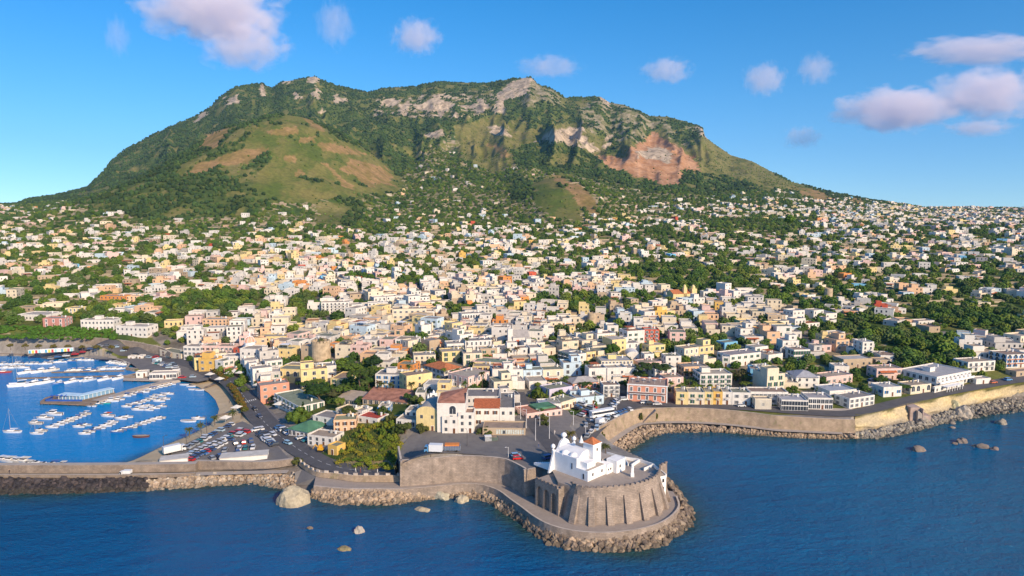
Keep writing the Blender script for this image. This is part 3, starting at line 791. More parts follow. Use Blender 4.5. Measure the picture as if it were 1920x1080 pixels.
_bz = lambda x, y: np.minimum(tps(x, y), -0.1 + 0.13 * line_dist(x, y, BEACH, False))
sheet('beach', GP_([(216, 872), (250, 860), (300, 835.5), (350, 815.5), (388, 795.5), (405.5, 778), (410.5, 758), (403.5, 741.5), (390, 729.5), (372, 720.5), (352, 716), (372, 709), (402, 711), (424, 720), (437, 742), (452, 766), (450, 786), (415, 801), (352, 827), (319, 849), (288, 872)]), M_SAND, 0.09, 2.0, zfun=_bz)
sheet('pavement', GP_([(428, 708), (470, 712), (500, 735), (480, 745), (508, 770), (544, 800), (580, 835), (572, 838), (540, 815), (508, 788), (482, 760), (466, 738), (446, 718)]), M_PAVING, 0.05)
sheet('square', [at(757, 872, 12.3), at(814, 860.5, 12.3), at(857, 855, 12.3), at(907, 854, 12.3), at(945, 864, 12.3), at(984, 881, 12.3), at(1006, 878, 12.3), G(1040, 886), G(1095, 840), G(1078, 822), G(1040, 800), G(1010, 780), G(985, 765), G(960, 790), G(940, 812), G(880, 812), G(800, 806), G(775, 812), G(750, 838)], M_ASPHALT_OLD, 0.06)
ribbon('upper_road', GP_([(1062, 862), (1040, 838), (1020, 815), (1000, 790), (985, 768), (976, 750), (972, 735)]), lambda t: 8.5 - 2.5 * t, M_ASPHALT, 0.14)
sheet('paved_plaza', GP_([(1002, 770), (1035, 764), (1065, 770), (1075, 785), (1068, 800), (1085, 820), (1078, 828), (1052, 824), (1030, 802), (1012, 785)]), M_PAVING, 0.12)
ribbon('bay_road', GP_([(1091, 824), (1107, 806), (1132, 786), (1160, 769), (1200, 758), (1250, 758), (1330, 761), (1420, 766), (1500, 772), (1580, 776), (1625, 770), (1690, 754), (1760, 738), (1840, 723), (1920, 710), (2060, 690), (2240, 668)]), lambda t: 9.0 - 1.5 * min(1, t * 4), M_ASPHALT, 0.12)
sheet('bay_square', GP_([(1120, 772), (1140, 745), (1160, 735), (1178, 742), (1188, 756), (1180, 764), (1160, 768), (1135, 786)]), M_ASPHALT, 0.09)
sheet('verge', GP_([(1265, 752), (1500, 764), (1612, 767), (1612, 772), (1500, 769), (1400, 762), (1300, 757)]), M_CONCRETE, 0.06)

# road markings, lying 4 mm above each other would vanish at this distance: thin sheets on the asphalt
mb = MB()
def dash(p, q, w):
    p = np.array(p); q = np.array(q); d = (q - p)[:2]; d = d / np.linalg.norm(d); n = np.array([-d[1], d[0]]) * w / 2
    c = [p[:2] - n, q[:2] - n, q[:2] + n, p[:2] + n]
    zz = np.minimum(tps(np.array([k[0] for k in c]), np.array([k[1] for k in c])), 5.75 if p[0] > -75 else 99) + 0.15
    mb.face([(float(k[0]), float(k[1]), float(z)) for k, z in zip(c, zz)])
C_ = curve(GP_([(402, 702), (430, 714), (447, 730), (460, 747), (476, 768), (499, 795), (530, 822), (568, 848), (606, 868)]) + [at(650, 880, 5.5), at(700, 884.5, 5.7), at(742, 885, 5.7)], 3.0)
for i in range(0, len(C_) - 1, 2): dash(C_[i], C_[i+1], 0.16)
for c_ in (C_[int(len(C_) * .34)], C_[int(len(C_) * .60)]):
    i_ = min(range(len(C_)), key=lambda q: abs(C_[q][0] - c_[0]) + abs(C_[q][1] - c_[1])); dd = (C_[i_ + 1] - C_[i_])[:2]; dd /= np.linalg.norm(dd); nn_ = np.array([-dd[1], dd[0]])
    for k in range(-4, 5): p_ = c_[:2] + nn_ * k * .95; dash((*(p_ - dd * 1.3), 0), (*(p_ + dd * 1.3), 0), 0.5)
o = mb.build('road_markings', [M_LINE]); o['kind'] = 'structure'

# ------------------------------------------------------------------ breakwater, promenade, sea walls
bw = [(-420, 887, 3), (-200, 887, 3), (0, 887, 3), (180, 887, 3), (366, 884.5, 3)]
o, *_ = wall('breakwater_wall', W(bw), 5.9, M_HARBWALL, 0.5, 2.6, M_CONCRETE, step=6, inner=6.2)
tag(o, 'long brown rubble wall of the breakwater closing off the harbour', 'wall')
ribbon('breakwater_path', W([(-420, 891, 2.9), (-200, 891, 2.9), (0, 891.5, 2.9), (180, 891.5, 2.9), (366, 889, 2.9), (450, 886.5, 2.9), (540, 884, 3)]), 3.2, M_CONCRETE, 0.0, zfun=lambda x, y: 0 * x + 2.98)
o, *_ = wall('breakwater_parapet', W([(-420, 896.5, 2.4), (0, 896.5, 2.4), (180, 897, 2.4), (300, 896, 2.4), (366, 893, 2.4)]), 3.7, M_HARBWALL, 0.1, 0.7, M_CONCRETE, step=6, inner=0.8)
tag(o, 'low stone parapet between breakwater path and dark lava rocks', 'wall')
o, *_ = wall('car_park_wall', W([(366, 881, 2.6), (440, 880.5, 3), (505, 879, 3.3), (551, 872, 3.6)]), 6.0, M_HARBWALL, 0.4, 1.4, M_CONCRETE, step=5, inner=3.4)
tag(o, 'brown stone wall along the seaward edge of the harbour car park', 'wall')
# long white shelter against that wall, and the small one beside it
for (pa, pb, dep, lb) in (((412, 868.5), (501, 861.5), 5.5, 'long low white roofed shelter at the south edge of the car park'), ((300, 873.5), (352, 867.5), 5, 'short white roofed shelter beside the breakwater gate')):
    a = np.array(at(*pa, 2.6)); b = np.array(at(*pb, 2.6)); e = empty('shelter', tuple(a)); tag(e, lb, 'shelter')
    d = (b - a)[:2]; L = np.linalg.norm(d); e.rotation_euler[2] = math.atan2(d[1], d[0])
    m1 = MB(); m1.box(0, 0, 0, L, dep, 1.9); m1.build('wall', [M_WHITE], e)
    m1 = MB(); m1.box(-.2, -.3, 1.9, L + .2, dep + .3, 2.1, bottom=True); m1.build('roof', [simple_mat('shelter_roof', (.55, .52, .47), var=.15)], e)
# wall that carries the coast road, with its row of parapet blocks
rw = [(560, 872, 3.6), (575, 884, 3.8), (595, 894, 4), (627, 898, 4), (660, 903, 4), (690, 904, 4), (720, 904, 4), (751, 904, 4)]
o, pts, N, T = wall('road_wall', W(rw), [4.9, 5.2, 5.6, 6.0, 6.2, 6.3, 6.3, 6.3], M_SEAWALL, 0.5, 0.5, M_CAP, step=2.2, inner=1.2)
tag(o, 'low stone retaining wall topped by spaced blocks under the curving coast road', 'wall')
posts_along('parapet_block', pts, N, T, 4.0, (1.5, 0.6), 0.75, M_CAP, o, off=0.75)
PROM = [(590, 909), (631, 912), (660, 913), (704, 912.5), (752, 914), (814, 911), (860, 906.5), (905, 908), (932, 915), (955, 930), (975, 944), (995, 958), (1020, 972), (1060, 985), (1104, 991), (1157, 989), (1200, 983), (1238, 970), (1262, 952), (1262, 932), (1245, 910)]
prom_o = [(588, 912, 3.8), (631, 916, 3.8), (660, 917.5, 3.8), (704, 917, 3.8), (752, 918, 3.8), (814, 915.5, 3.8), (860, 911, 3.8), (905, 913, 3.8), (932, 922, 3.8), (958, 941, 3.8), (975, 953, 3.8), (1000, 972, 3.8), (1030, 988, 3.8), (1067, 998, 3.8), (1110, 1003, 3.8), (1157, 1002, 3.8), (1200, 996, 3.8), (1240, 984, 3.8), (1268, 964, 3.8), (1275, 944, 3.8), (1262, 922, 3.8)]
outer = curve(W(prom_o), 2.5)
inner_ = curve(W([(p[0], p[1], 4) for p in [(592, 893), (627, 896), (660, 901), (704, 902), (752, 903), (814, 901), (860, 897), (907, 897), (945, 905), (985, 922), (1000, 930), (1010, 940), (1050, 955), (1075, 966), (1104, 970), (1157, 966), (1200, 960), (1228, 948), (1236, 935), (1230, 915)]]), 2.5)
sheet('promenade', [tuple(p) for p in outer] + [tuple(p) for p in inner_[::-1]], M_PLATFORM, 0.0, zfun=lambda x, y: 0 * x + 3.9)
foot = [(p[0], p[1], 1.2) for p in outer]
o, *_ = wall('promenade_wall', [(p[0] - n[0] * 0.25, p[1] - n[1] * 0.25, 0.8) for p, n in zip(outer, normals(outer))][::3], lambda p: 4.0 + .55 * float(smooth(-42, -20, p[0])), M_BASTION, 0.25, 0.6, M_CAP, step=2.5, inner=0.7)
tag(o, 'low stone parapet wall of the promenade curving round the church bastion', 'wall')
# slipway wedge beside the big boulder
mb = MB(); q = W([(553, 886, 3.4), (566, 880, 3.8), (594, 895, 3.9), (588, 910, 1.0), (553, 909, .3)])
mb.face(q[::-1] if False else q)
o = mb.build('slipway', [M_ASPHALT_OLD]); o['kind'] = 'structure'
if o.data.polygons[0].normal.z < 0: o.data.flip_normals()

# the great curved wall of the square
gw = [(750, 912, 4), (782, 910, 4), (814, 907.5, 4), (840, 904.5, 4), (860, 903, 4), (884, 902.8, 4), (907, 904, 4), (925, 905.5, 4), (945, 909, 4), (965, 919, 4), (984, 931, 4)]
o, pts, N, T = wall('square_wall', W(gw), 13.2, M_BASTION, 1.1, 0.7, M_CAP, step=2.5, inner=1.0, dz0=-0.6)
tag(o, 'tall curved brown stone wall holding up the square above the promenade', 'wall')
o2, *_ = wall('square_side_wall', [at(984, 931, 4), at(1006, 927, 4)], 13.2, M_BASTION, 0.8, 0.7, M_CAP, step=2.5, smooth_=False, inner=1.0)
tag(o2, 'short shaded stone return wall between the square and church bastion', 'wall')
o2, *_ = wall('square_end_wall', [at(744, 841, 12.3)[:2] + (5.0,), at(750, 912, 4)[:2] + (5.0,)], 13.2, M_BASTION, 0.3, 0.7, M_CAP, step=2.5, smooth_=False, inner=1.0)
tag(o2, 'dark end wall of the square where the coast road runs under', 'wall')
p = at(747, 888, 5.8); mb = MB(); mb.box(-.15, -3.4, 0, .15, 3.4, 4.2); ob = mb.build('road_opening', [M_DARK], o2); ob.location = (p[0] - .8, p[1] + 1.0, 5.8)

# bay wall
bwp = [(1110, 848, 3), (1132, 833, 3), (1162, 812, 3), (1180, 801, 3), (1197, 793, 3), (1212, 791, 3), (1225, 790.5, 3), (1262, 789.5, 3), (1300, 790, 3), (1340, 792, 3), (1375, 795, 3), (1412, 799, 3), (1450, 804, 3), (1490, 806, 3), (1525, 808, 3), (1575, 810, 3), (1604, 811, 3)]
o, pts, N, T = wall('bay_sea_wall', W(bwp), [11.0, 10.5, 9.6, 9.2, 8.9, 8.9, 8.9, 8.95, 9.0, 8.95, 8.9, 8.8, 8.75, 8.6, 8.5, 8.4, 8.4], M_SEAWALL, 1.6, 0.6, M_CAP, step=3, inner=0.9, dz0=-0.4)
tag(o, 'long curving tan sea wall with weeds around the bay', 'wall')
ribbon('bay_walk', [tuple(np.array(p) + np.array([n[0], n[1], 0]) * -1.2) for p, n in zip(pts[::3], N[::3])], 3.4, M_CONCRETE, 0, zfun=lambda x, y: 0 * x + 3.0)
# stair ramp on the wall
ks = [k for k in range(len(pts)) if 1196 <= proj(pts[k][0], pts[k][1], 3.0)[0] <= 1232]
mb = MB()
for k, l_ in zip(ks[:-1], ks[1:]):
    f0, f1 = (k - ks[0]) / (len(ks) - 1), (l_ - ks[0]) / (len(ks) - 1); a, b = pts[k][:2], pts[l_][:2]; na, nb = N[k], N[l_]
    za, zb = 3.2 + 5.4 * f0, 3.2 + 5.4 * f1; ca_, cb_ = a - na * .9, b - nb * .9; ia, ib = a + na * 1.5, b + nb * 1.5; L_ = float(np.linalg.norm(b - a))
    mb.face([(*ca_, 2.6), (*cb_, 2.6), (*cb_, zb), (*ca_, za)], 0, uv=[(k * 3, 2.6), (k * 3 + L_, 2.6), (k * 3 + L_, zb), (k * 3, za)])
    mb.face([(*ca_, za), (*cb_, zb), (*ib, zb), (*ia, za)], 1)
ob = mb.build('stair_ramp', [M_SEAWALL, M_CONCRETE], o)

# ------------------------------------------------------------------ the bastion under the church
def prism(poly, z0, z1, inset, top_mat=1, mb=None):
    """closed plan polygon (counter-clockwise) raised from z0 to z1, leaning in by 'inset'"""
    mb = mb or MB(); n = len(poly); P = [np.array(p[:2], float) for p in poly]; topp = []
    for i in range(n):
        d1 = P[i] - P[i-1]; d2 = P[(i+1) % n] - P[i]; d1 /= np.linalg.norm(d1); d2 /= np.linalg.norm(d2)
        nn = np.array([-(d1 + d2)[1], (d1 + d2)[0]]); nn /= np.linalg.norm(nn) + 1e-9
        topp.append(P[i] + nn * (inset[i] if isinstance(inset, list) else inset))
    s = 0
    for i in range(n):
        j = (i + 1) % n; L = float(np.linalg.norm(P[j] - P[i]))
        mb.face([(P[i][0], P[i][1], z0), (P[j][0], P[j][1], z0), (topp[j][0], topp[j][1], z1), (topp[i][0], topp[i][1], z1)], 0, uv=[(s, z0), (s + L, z0), (s + L, z1), (s, z1)]); s += L
    mb.face([(p[0], p[1], z1) for p in topp], top_mat)
    return mb, P, topp
bast = empty('church_bastion', at(1130, 960, 3.9)); tag(bast, 'massive round brown stone bastion with sloping buttresses beneath the white church', 'bastion')
def local(o, root): o.parent = root; o.matrix_parent_inverse = mathutils.Matrix.Translation(-root.location); return o
front = curve(W([(1058, 972, 3.8), (1075, 981, 3.8), (1104, 985.5, 3.8), (1132, 985, 3.8), (1160, 982.5, 3.8), (1190, 979, 3.8), (1220, 971, 3.8), (1243, 959, 3.8), (1252, 942, 3.8), (1250, 925, 3.8)]), 2.0)
back = W([(1222, 888, 14), (1190, 877, 14), (1156, 867, 14), (1130, 860, 14), (1085, 852, 14), (1046, 864, 14), (1036, 884, 14), (1046, 904, 14)])
plan = [tuple(p) for p in front] + back
mb, P, topp = prism(plan, 3.4, 14.0, [2.6] * (len(front) - 2) + [1.4, .6] + [.05] * len(back))
local(mb.build('wall', [M_BASTION, M_PLATFORM]), bast)
PLAT_Z = 14.0
# parapet with crenellations along the front
tf = [np.array([topp[i][0], topp[i][1], PLAT_Z - 0.3]) for i in range(len(front))]
o, pts, N, T = wall('parapet', [tuple(p) for p in tf], 14.9, M_BASTION, 0.0, 0.55, M_BASTION, step=2.0, inner=1.0)
local(o, bast)
mer = posts_along('merlon', pts, N, T, 1.9, (1.15, 0.55), 0.55, M_BASTION, None, off=0.28)
for k in mer: local(k, bast)
# buttresses: wedges that fade into the leaning wall
for i in range(2, len(front) - 1):
    if i % 3 != 2: continue
    p = np.array(front[i]); n = normals(front)[i]; t = np.array([n[1], -n[0]])
    h = 8.6; w = 2.05
    mb = MB(); r0 = p[:2] - n * 1.15; r1 = p[:2] + n * (2.6 * h / 10.2 - 0.35)
    lf = [(r0 - t * w / 2), (r0 + t * w / 2), (r1 + t * w / 2 * .9), (r1 - t * w / 2 * .9)]
    bk = [(p[:2] + n * 0.3 - t * w / 2), (p[:2] + n * 0.3 + t * w / 2), (r1 + n * .6 + t * w / 2 * .9), (r1 + n * .6 - t * w / 2 * .9)]
    A = [(*lf[0], 3.6), (*lf[1], 3.6), (*lf[2], 3.6 + h), (*lf[3], 3.6 + h)]; B = [(*bk[0], 3.6), (*bk[1], 3.6), (*bk[2], 3.6 + h), (*bk[3], 3.6 + h)]
    u0 = i * 2.0
    mb.face(A if False else [A[1], A[0], A[3], A[2]][::-1], 0, uv=[(u0 + w, 12), (u0, 12), (u0, 3.6), (u0 + w, 3.6)])
    mb.face([A[0], A[3], B[3], B[0]], 0, uv=[(0, 3.6), (0, 12), (1, 12), (1, 3.6)]); mb.face([A[1], B[1], B[2], A[2]], 0, uv=[(0, 3.6), (1, 3.6), (1, 12), (0, 12)])
    mb.face([A[3], A[2], B[2], B[3]], 0, uv=[(0, 0), (w, 0), (w, 1), (0, 1)])
    ob = mb.build('buttress', [M_BASTION])
    import bmesh as _bm
    bb = _bm.new(); bb.from_mesh(ob.data); _bm.ops.recalc_face_normals(bb, faces=bb.faces); bb.to_mesh(ob.data); bb.free()
    local(ob, bast)
# the lower outwork with three tall blind arches on its left face
A0, A1 = np.array(at(1003, 947, 3.8)), np.array(at(1047, 968.5, 3.8)); dA = (A1 - A0)[:2]; LA = np.linalg.norm(dA); dA /= LA; nA_ = np.array([-dA[1], dA[0]])
outw = empty('outwork', tuple(A0)); tag(outw, 'lower stone outwork with three tall blind arches left of the bastion', 'bastion')
outw.rotation_euler[2] = math.atan2(dA[1], dA[0])
mb = MB(); H_ = 9.0
piers = [(0, .9)]; openings = []
x_ = 0.9; ow = (LA - 0.9 * 4) / 3
for k in range(3): openings.append((x_, x_ + ow)); x_ += ow + 0.9; piers.append((x_ - 0.9, x_))
for (a, b) in piers: mb.face([(a, 0, -.4), (b, 0, -.4), (b, 0, H_), (a, 0, H_)], 0, uv=[(a, 0), (b, 0), (b, H_), (a, H_)])
for (a, b) in openings:
    zc = 5.6; r = (b - a) / 2; cx = (a + b) / 2; seg = 8; dep = 1.1
    arc = [(cx - r * math.cos(math.pi * k / seg), zc + r * 1.25 * math.sin(math.pi * k / seg)) for k in range(seg + 1)]
    for k in range(seg):
        (xa, za), (xb, zb) = arc[k], arc[k+1]
        mb.face([(xa, 0, za), (xb, 0, zb), (xb, 0, H_), (xa, 0, H_)], 0, uv=[(xa, za), (xb, zb), (xb, H_), (xa, H_)])
        mb.face([(xa, dep, za), (xb, dep, zb), (xb, 0, zb), (xa, 0, za)], 0, uv=[(0, za), (1, zb), (1, zb), (0, za)])
    mb.face([(a, 0, -.4), (a, 0, zc), (a, dep, zc), (a, dep, -.4)], 0, uv=[(0, 0), (0, zc), (1, zc), (1, 0)]); mb.face([(b, 0, -.4), (b, dep, -.4), (b, dep, zc), (b, 0, zc)], 0, uv=[(0, 0), (1, 0), (1, zc), (0, zc)])
    mb.face([(p_, dep, q_) for p_, q_ in [(a, -.4), (b, -.4)] + [(xx, zz) for xx, zz in arc[::-1]]], 0, uv=[(p_, q_) for p_, q_ in [(a, -.4), (b, -.4)] + [(xx, zz) for xx, zz in arc[::-1]]])
mb.face([(LA, 0, -.4), (LA, 9, -.4), (LA, 9, H_), (LA, 0, H_)], 0, uv=[(0, 0), (9, 0), (9, H_), (0, H_)]); mb.face([(0, 8, -.4), (0, 0, -.4), (0, 0, H_), (0, 8, H_)], 0, uv=[(0, 0), (8, 0), (8, H_), (0, H_)])
mb.face([(0, 0, H_ - .01), (LA, 0, H_ - .01), (LA, 9, H_ - .01), (0, 8, H_ - .01)], 1)
mb.build('wall', [M_BASTION, M_PLATFORM], outw)
mb = MB(); mb.box(0, 0, 0, 1.1, .5, .8); me_ = mb.data('merlon', [M_BASTION])
for k in range(int(LA / 1.8)): ob = link('merlon', me_, outw); ob.location = (0.3 + k * 1.8, 0.02, H_)
mb = MB(); mb.box(0, 0, 0, .5, 6, .6); ob = mb.build('parapet', [M_BASTION], outw); ob.location = (LA - .52, 1, H_)

# ------------------------------------------------------------------ the white church
CA = np.array(at(1102, 903.5, PLAT_Z)); CB = np.array(at(1043, 882, PLAT_Z))
dC = (CB - CA)[:2]; LC = float(np.linalg.norm(dC)); ang = math.atan2(dC[1], dC[0])
church = empty('church', tuple(CA)); church.rotation_euler[2] = ang; church.scale = (1.12, 1.12, 1.08)
tag(church, 'white limewashed clifftop church with curved gable and orange roofed bell tower', 'church')
# local axes: +x runs along the nave to the facade, -y is to the right (towards the bay)
WD = 9.6
mb = MB()
x0 = 4.2
# nave walls and barrel vault
mb.box(x0, -WD, -.6, LC - .6, 0, 5.2)
seg = 10
for k in range(seg):
    t0, t1 = math.pi * k / seg, math.pi * (k + 1) / seg
    ya, za = -WD/2 + 3.4 * math.cos(t0), 5.2 + 2.2 * math.sin(t0); yb, zb = -WD/2 + 3.4 * math.cos(t1), 5.2 + 2.2 * math.sin(t1)
    mb.face([(x0 + .3, ya, za), (LC - .6, ya, za), (LC - .6, yb, zb), (x0 + .3, yb, zb)])
    mb.face([(x0 + .3, ya, za), (x0 + .3, yb, zb), (x0 + .3, -WD/2, 5.2)])
mb.box(x0, -1.5, 5.2, LC - .6, 0, 6.0); mb.build('nave', [M_LIME], church)
for (cx, cy, r, zz) in ((x0 + 2.6, -1.6, 1.35, 5.6), (x0 + 5.6, -1.2, 1.25, 5.8), (x0 + 1.3, -4.9, 1.5, 6.0)):
    mb = MB(); mb.lathe([(r, 0), (r, .7)] + [(r * math.cos(a_), .7 + r * .8 * math.sin(a_)) for a_ in np.linspace(0, 1.5, 6)], 14)
    ob = mb.build('roof_dome', [M_LIME], church, smooth_=True); ob.location = (cx, cy, zz - .5)
# facade wall with its curved gable
prof = [(0, 6.3), (.6, 6.3), (1.0, 5.9), (1.8, 6.0), (2.4, 6.6), (2.9, 7.6), (3.4, 8.3), (4.1, 8.7), (4.8, 8.85)]
prof = prof + [(WD - a, z) for a, z in prof[::-1][1:]]
mb = MB(); xf0, xf1 = LC - .6, LC + .15
for (ya, za), (yb, zb) in zip(prof[:-1], prof[1:]):
    ya, yb = .3 - ya * (WD + .6) / WD, .3 - yb * (WD + .6) / WD
    mb.face([(xf0, ya, -.6), (xf0, ya, za), (xf0, yb, zb), (xf0, yb, -.6)]); mb.face([(xf1, ya, -.6), (xf1, yb, -.6), (xf1, yb, zb), (xf1, ya, za)])
    mb.face([(xf0, ya, za), (xf1, ya, za), (xf1, yb, zb), (xf0, yb, zb)])
mb.face([(xf0, .3, -.6), (xf1, .3, -.6), (xf1, .3, 6.3), (xf0, .3, 6.3)]); mb.face([(xf0, -WD - .3, -.6), (xf0, -WD - .3, 6.3), (xf1, -WD - .3, 6.3), (xf1, -WD - .3, -.6)])
mb.build('facade', [M_LIME], church)
for (yy, zz, s_) in ((.1, 6.3, .75), (-WD/2, 8.8, 1.0), (-WD - .1, 6.3, .75)):
    mb = MB(); mb.lathe([(.55*s_, 0), (.6*s_, .15), (.4*s_, .25), (.3*s_, .45), (.75*s_, .75), (.95*s_, 1.15), (.8*s_, 1.6), (.4*s_, 1.9), (.1*s_, 2.05)], 12)
    ob = mb.build('finial', [M_LIME], church, smooth_=True); ob.location = (LC - .2, yy, zz)
# sloping side buttress of the facade and stair ramp
mb = MB(); mb.mesh([(LC - .5, .3, -.6), (LC - .5, 2.2, -.6), (LC - .5, .3, 5), (LC + .1, .3, -.6), (LC + .1, 2.2, -.6), (LC + .1, .3, 5)], [(0, 1, 2), (5, 4, 3), (1, 4, 5, 2)]); mb.build('buttress', [M_LIME], church)
mb = MB()
for k in range(8): mb.box(LC + .2 + k * .9, -.6, -.6, LC + 1.1 + k * .9, .5, 1.9 - k * .26)
mb.build('stair_wall', [M_LIME], church)
# low annexes round the apse
mb = MB(); mb.box(0, -8.2, -.8, x0, 0, 3.2); mb.box(1.2, -5, 3.2, x0, -1.2, 5.0)
mb.build('annex', [M_LIME], church)
mb = MB(); mb.box(.2, -8.0, 3.2, x0 - .02, -5.1, 3.26); mb.box(.2, -5.08, 3.2, 1.18, -.2, 3.26); mb.build('annex_roof', [M_CONCRETE], church)
mb = MB(); mb.box(-.6, -10.9, -.8, 2.9, -8.2, 2.9); mb.build('annex', [M_LIME], church)
mb = MB(); mb.box(-2.2, -15.2, -.8, 1.6, -10.9, 3.9); mb.build('annex', [M_LIME], church)
mb = MB(); mb.box(2.9, -15, -.8, 7.5, -10.5, 3.3); mb.build('annex', [M_CONCRETE], church)
# bell tower
tw = empty('bell_tower', (0, 0, 0)); bpy.data.objects.remove(tw)
tx0, tx1, ty0, ty1 = 2.6, 6.4, -9.4, -5.6
mb = MB(); mb.box(tx0, ty0, -.8, tx1, ty1, 9.0); mb.box(tx0 - .2, ty0 - .2, 9.0, tx1 + .2, ty1 + .2, 9.3)
bt = mb.build('bell_tower', [M_LIME], church)
mb = MB(); c_ = ((tx0 + tx1)/2, (ty0 + ty1)/2, 11.0); q = [(tx0 - .1, ty0 - .1, 9.3), (tx1 + .1, ty0 - .1, 9.3), (tx1 + .1, ty1 + .1, 9.3), (tx0 - .1, ty1 + .1, 9.3)]
for k in range(4): mb.face([q[k], q[(k+1) % 4], c_])
mb.build('tower_roof', [M_TERRACOTTA], bt)
mb = MB(); mb.lathe([(.7, 0), (.55, .5), (.2, 1.6), (.05, 2.2)], 8); ob = mb.build('finial', [M_LIME], church); ob.location = (tx1 + .3, ty1 + .6, 9.2)
win = MB(); win.box(-.3, -.06, -.45, .3, .06, .45); wme = win.data('window', [M_DARK])
def cwin(x, y, z, rz, s=(1, 1, 1)): ob = link('window', wme, church); ob.location = (x, y, z); ob.rotation_euler[2] = rz; ob.scale = s
cwin(tx0, -7.5, 7.4, R(90)); cwin(4.5, ty0, 7.4, 0)
cwin(1.6, 0.0, 1.2, 0, (.8, 1, 1.8)); cwin(6.0, 0, 3.2, 0, (.6, 1, 2)); cwin(0, -2.3, 1.6, R(90)); cwin(0, -6.6, 1.6, R(90)); cwin(-.6, -9, 1.4, R(90), (.7, 1, .7)); cwin(-.6, -10.1, 1.4, R(90), (1, 1, .8)); cwin(-2.2, -12.6, 2.0, R(90))
# small white shrine on the terrace
e = empty('shrine', at(1185.5, 893.5, PLAT_Z)); tag(e, 'small white pillar shrine on the paved terrace right of the church', 'shrine')
mb = MB(); mb.box(-.55, -.55, 0, .55, .55, 1.2); mb.build('base', [M_LIME], e)
mb = MB(); mb.box(-.4, -.4, 1.2, .4, .4, 3.0); mb.lathe([(.5, 3.0), (.5, 3.2), (.05, 3.9)], 4); mb.build('pillar', [M_LIME], e)

# white terraces on the bay side of the bastion
tr = empty('terrace_house', at(1200, 880, 8)); tag(tr, 'white stepped terraces with a two storey house end on the bay side of the bastion', 'house')
pl = [at(1154, 866, 13), at(1219, 886, 13), at(1229, 897, 13), at(1249, 893, 13), at(1225, 873, 13), at(1199, 864, 13), at(1170, 859.5, 13), at(1138, 851, 13)]
mb, P, topp = prism(pl, 2.5, 12.6, 0.0); local(mb.build('wall', [M_WHITE, M_CONCRETE]), tr)
mb = MB()
def lowwall(a, b, h=1.1, w=.35, z=12.6):
    a = np.array(a)[:2]; b = np.array(b)[:2]; d = b - a; d /= np.linalg.norm(d); n = np.array([-d[1], d[0]]) * w / 2
    q = [a - n, b - n, b + n, a + n]; vs = [(*k, z - .05) for k in q] + [(*k, z + h) for k in q]
    mb.mesh(vs, [(0,1,5,4),(1,2,6,5),(2,3,7,6),(3,0,4,7),(4,5,6,7)])
for a, b in zip(pl[3:-1], pl[4:]): lowwall(a, b)
lowwall(at(1170, 859.5, 13), at(1178, 873, 13)); lowwall(at(1199, 864, 13), at(1184, 874, 13)); lowwall(at(1225, 873, 13), at(1207, 881, 13))
local(mb.build('terrace_wall', [M_WHITE]), tr)
hp = [at(1228, 919, 8.2), at(1249, 913, 8.2)]
hp = [at(1229, 898.5, 12.9), at(1248.5, 894, 12.9), (at(1248.5, 894, 12.9)[0] - 1, at(1248.5, 894, 12.9)[1] + 5, 0), (at(1229, 898.5, 12.9)[0] - 1, at(1229, 898.5, 12.9)[1] + 5, 0)]
mb, P, topp = prism(hp, 7.0, 13.4, 0.0); local(mb.build('house_end', [M_WHITE, M_CONCRETE]), tr)
d = P[1] - P[0]; rz = math.atan2(d[1], d[0]); nn = np.array([d[1], -d[0]]) / np.linalg.norm(d)
for f_, zz in ((.3, 9), (.75, 9), (.3, 11.8), (.75, 11.8)):
    ob = local(link('window', wme), tr); p = P[0] + d * f_ + nn * .03; ob.location = (p[0], p[1], zz); ob.rotation_euler[2] = rz; ob.scale = (1.3, 1, 1.3)
# ------------------------------------------------------------------ rocks
ORD = 'first second third fourth fifth sixth seventh eighth ninth tenth eleventh twelfth thirteenth fourteenth fifteenth sixteenth seventeenth eighteenth nineteenth twentieth'.split()
def ordinal(i):
    tens = {2: 'twenty', 3: 'thirty', 4: 'forty', 5: 'fifty', 6: 'sixty', 7: 'seventy', 8: 'eighty', 9: 'ninety'}
    if i < 20: return ORD[i]
    t, r = divmod(i + 1, 10)
    if t > 9: return 'hundred and ' + ordinal(i - 100)
    return tens[t] + '-' + ORD[r-1] if r else tens[t][:-1] + 'ieth'
def rock_mat(name, attr=None):
    m, nt, b = new_mat(name, 0.93, 0.12)
    c = nt.node('ShaderNodeAttribute', attribute_name=attr).outputs['Color'] if attr else nt.node('ShaderNodeObjectInfo').outputs['Color']
    geo = nt.node('ShaderNodeNewGeometry')
    n1 = nt.node('ShaderNodeTexNoise', Scale=0.9, Detail=8.0, Roughness=0.7); nt.link(geo.outputs['Position'], n1.inputs['Vector'])
    nt.link(nt.mix(1.0, c, nt.ramp(n1.outputs[0], [(0.3, 0.6), (0.7, 1.2)]), 'MULTIPLY'), b.inputs['Base Color'])
    bp = nt.node('ShaderNodeBump', Strength=0.7, Distance=0.35); nt.link(n1.outputs[0], bp.inputs['Height']); nt.link(bp.outputs[0], b.inputs['Normal'])
    return m
M_ROCK = rock_mat('boulder_stone'); M_ROCKS = rock_mat('rock_heap_stone', 'col')
import bmesh
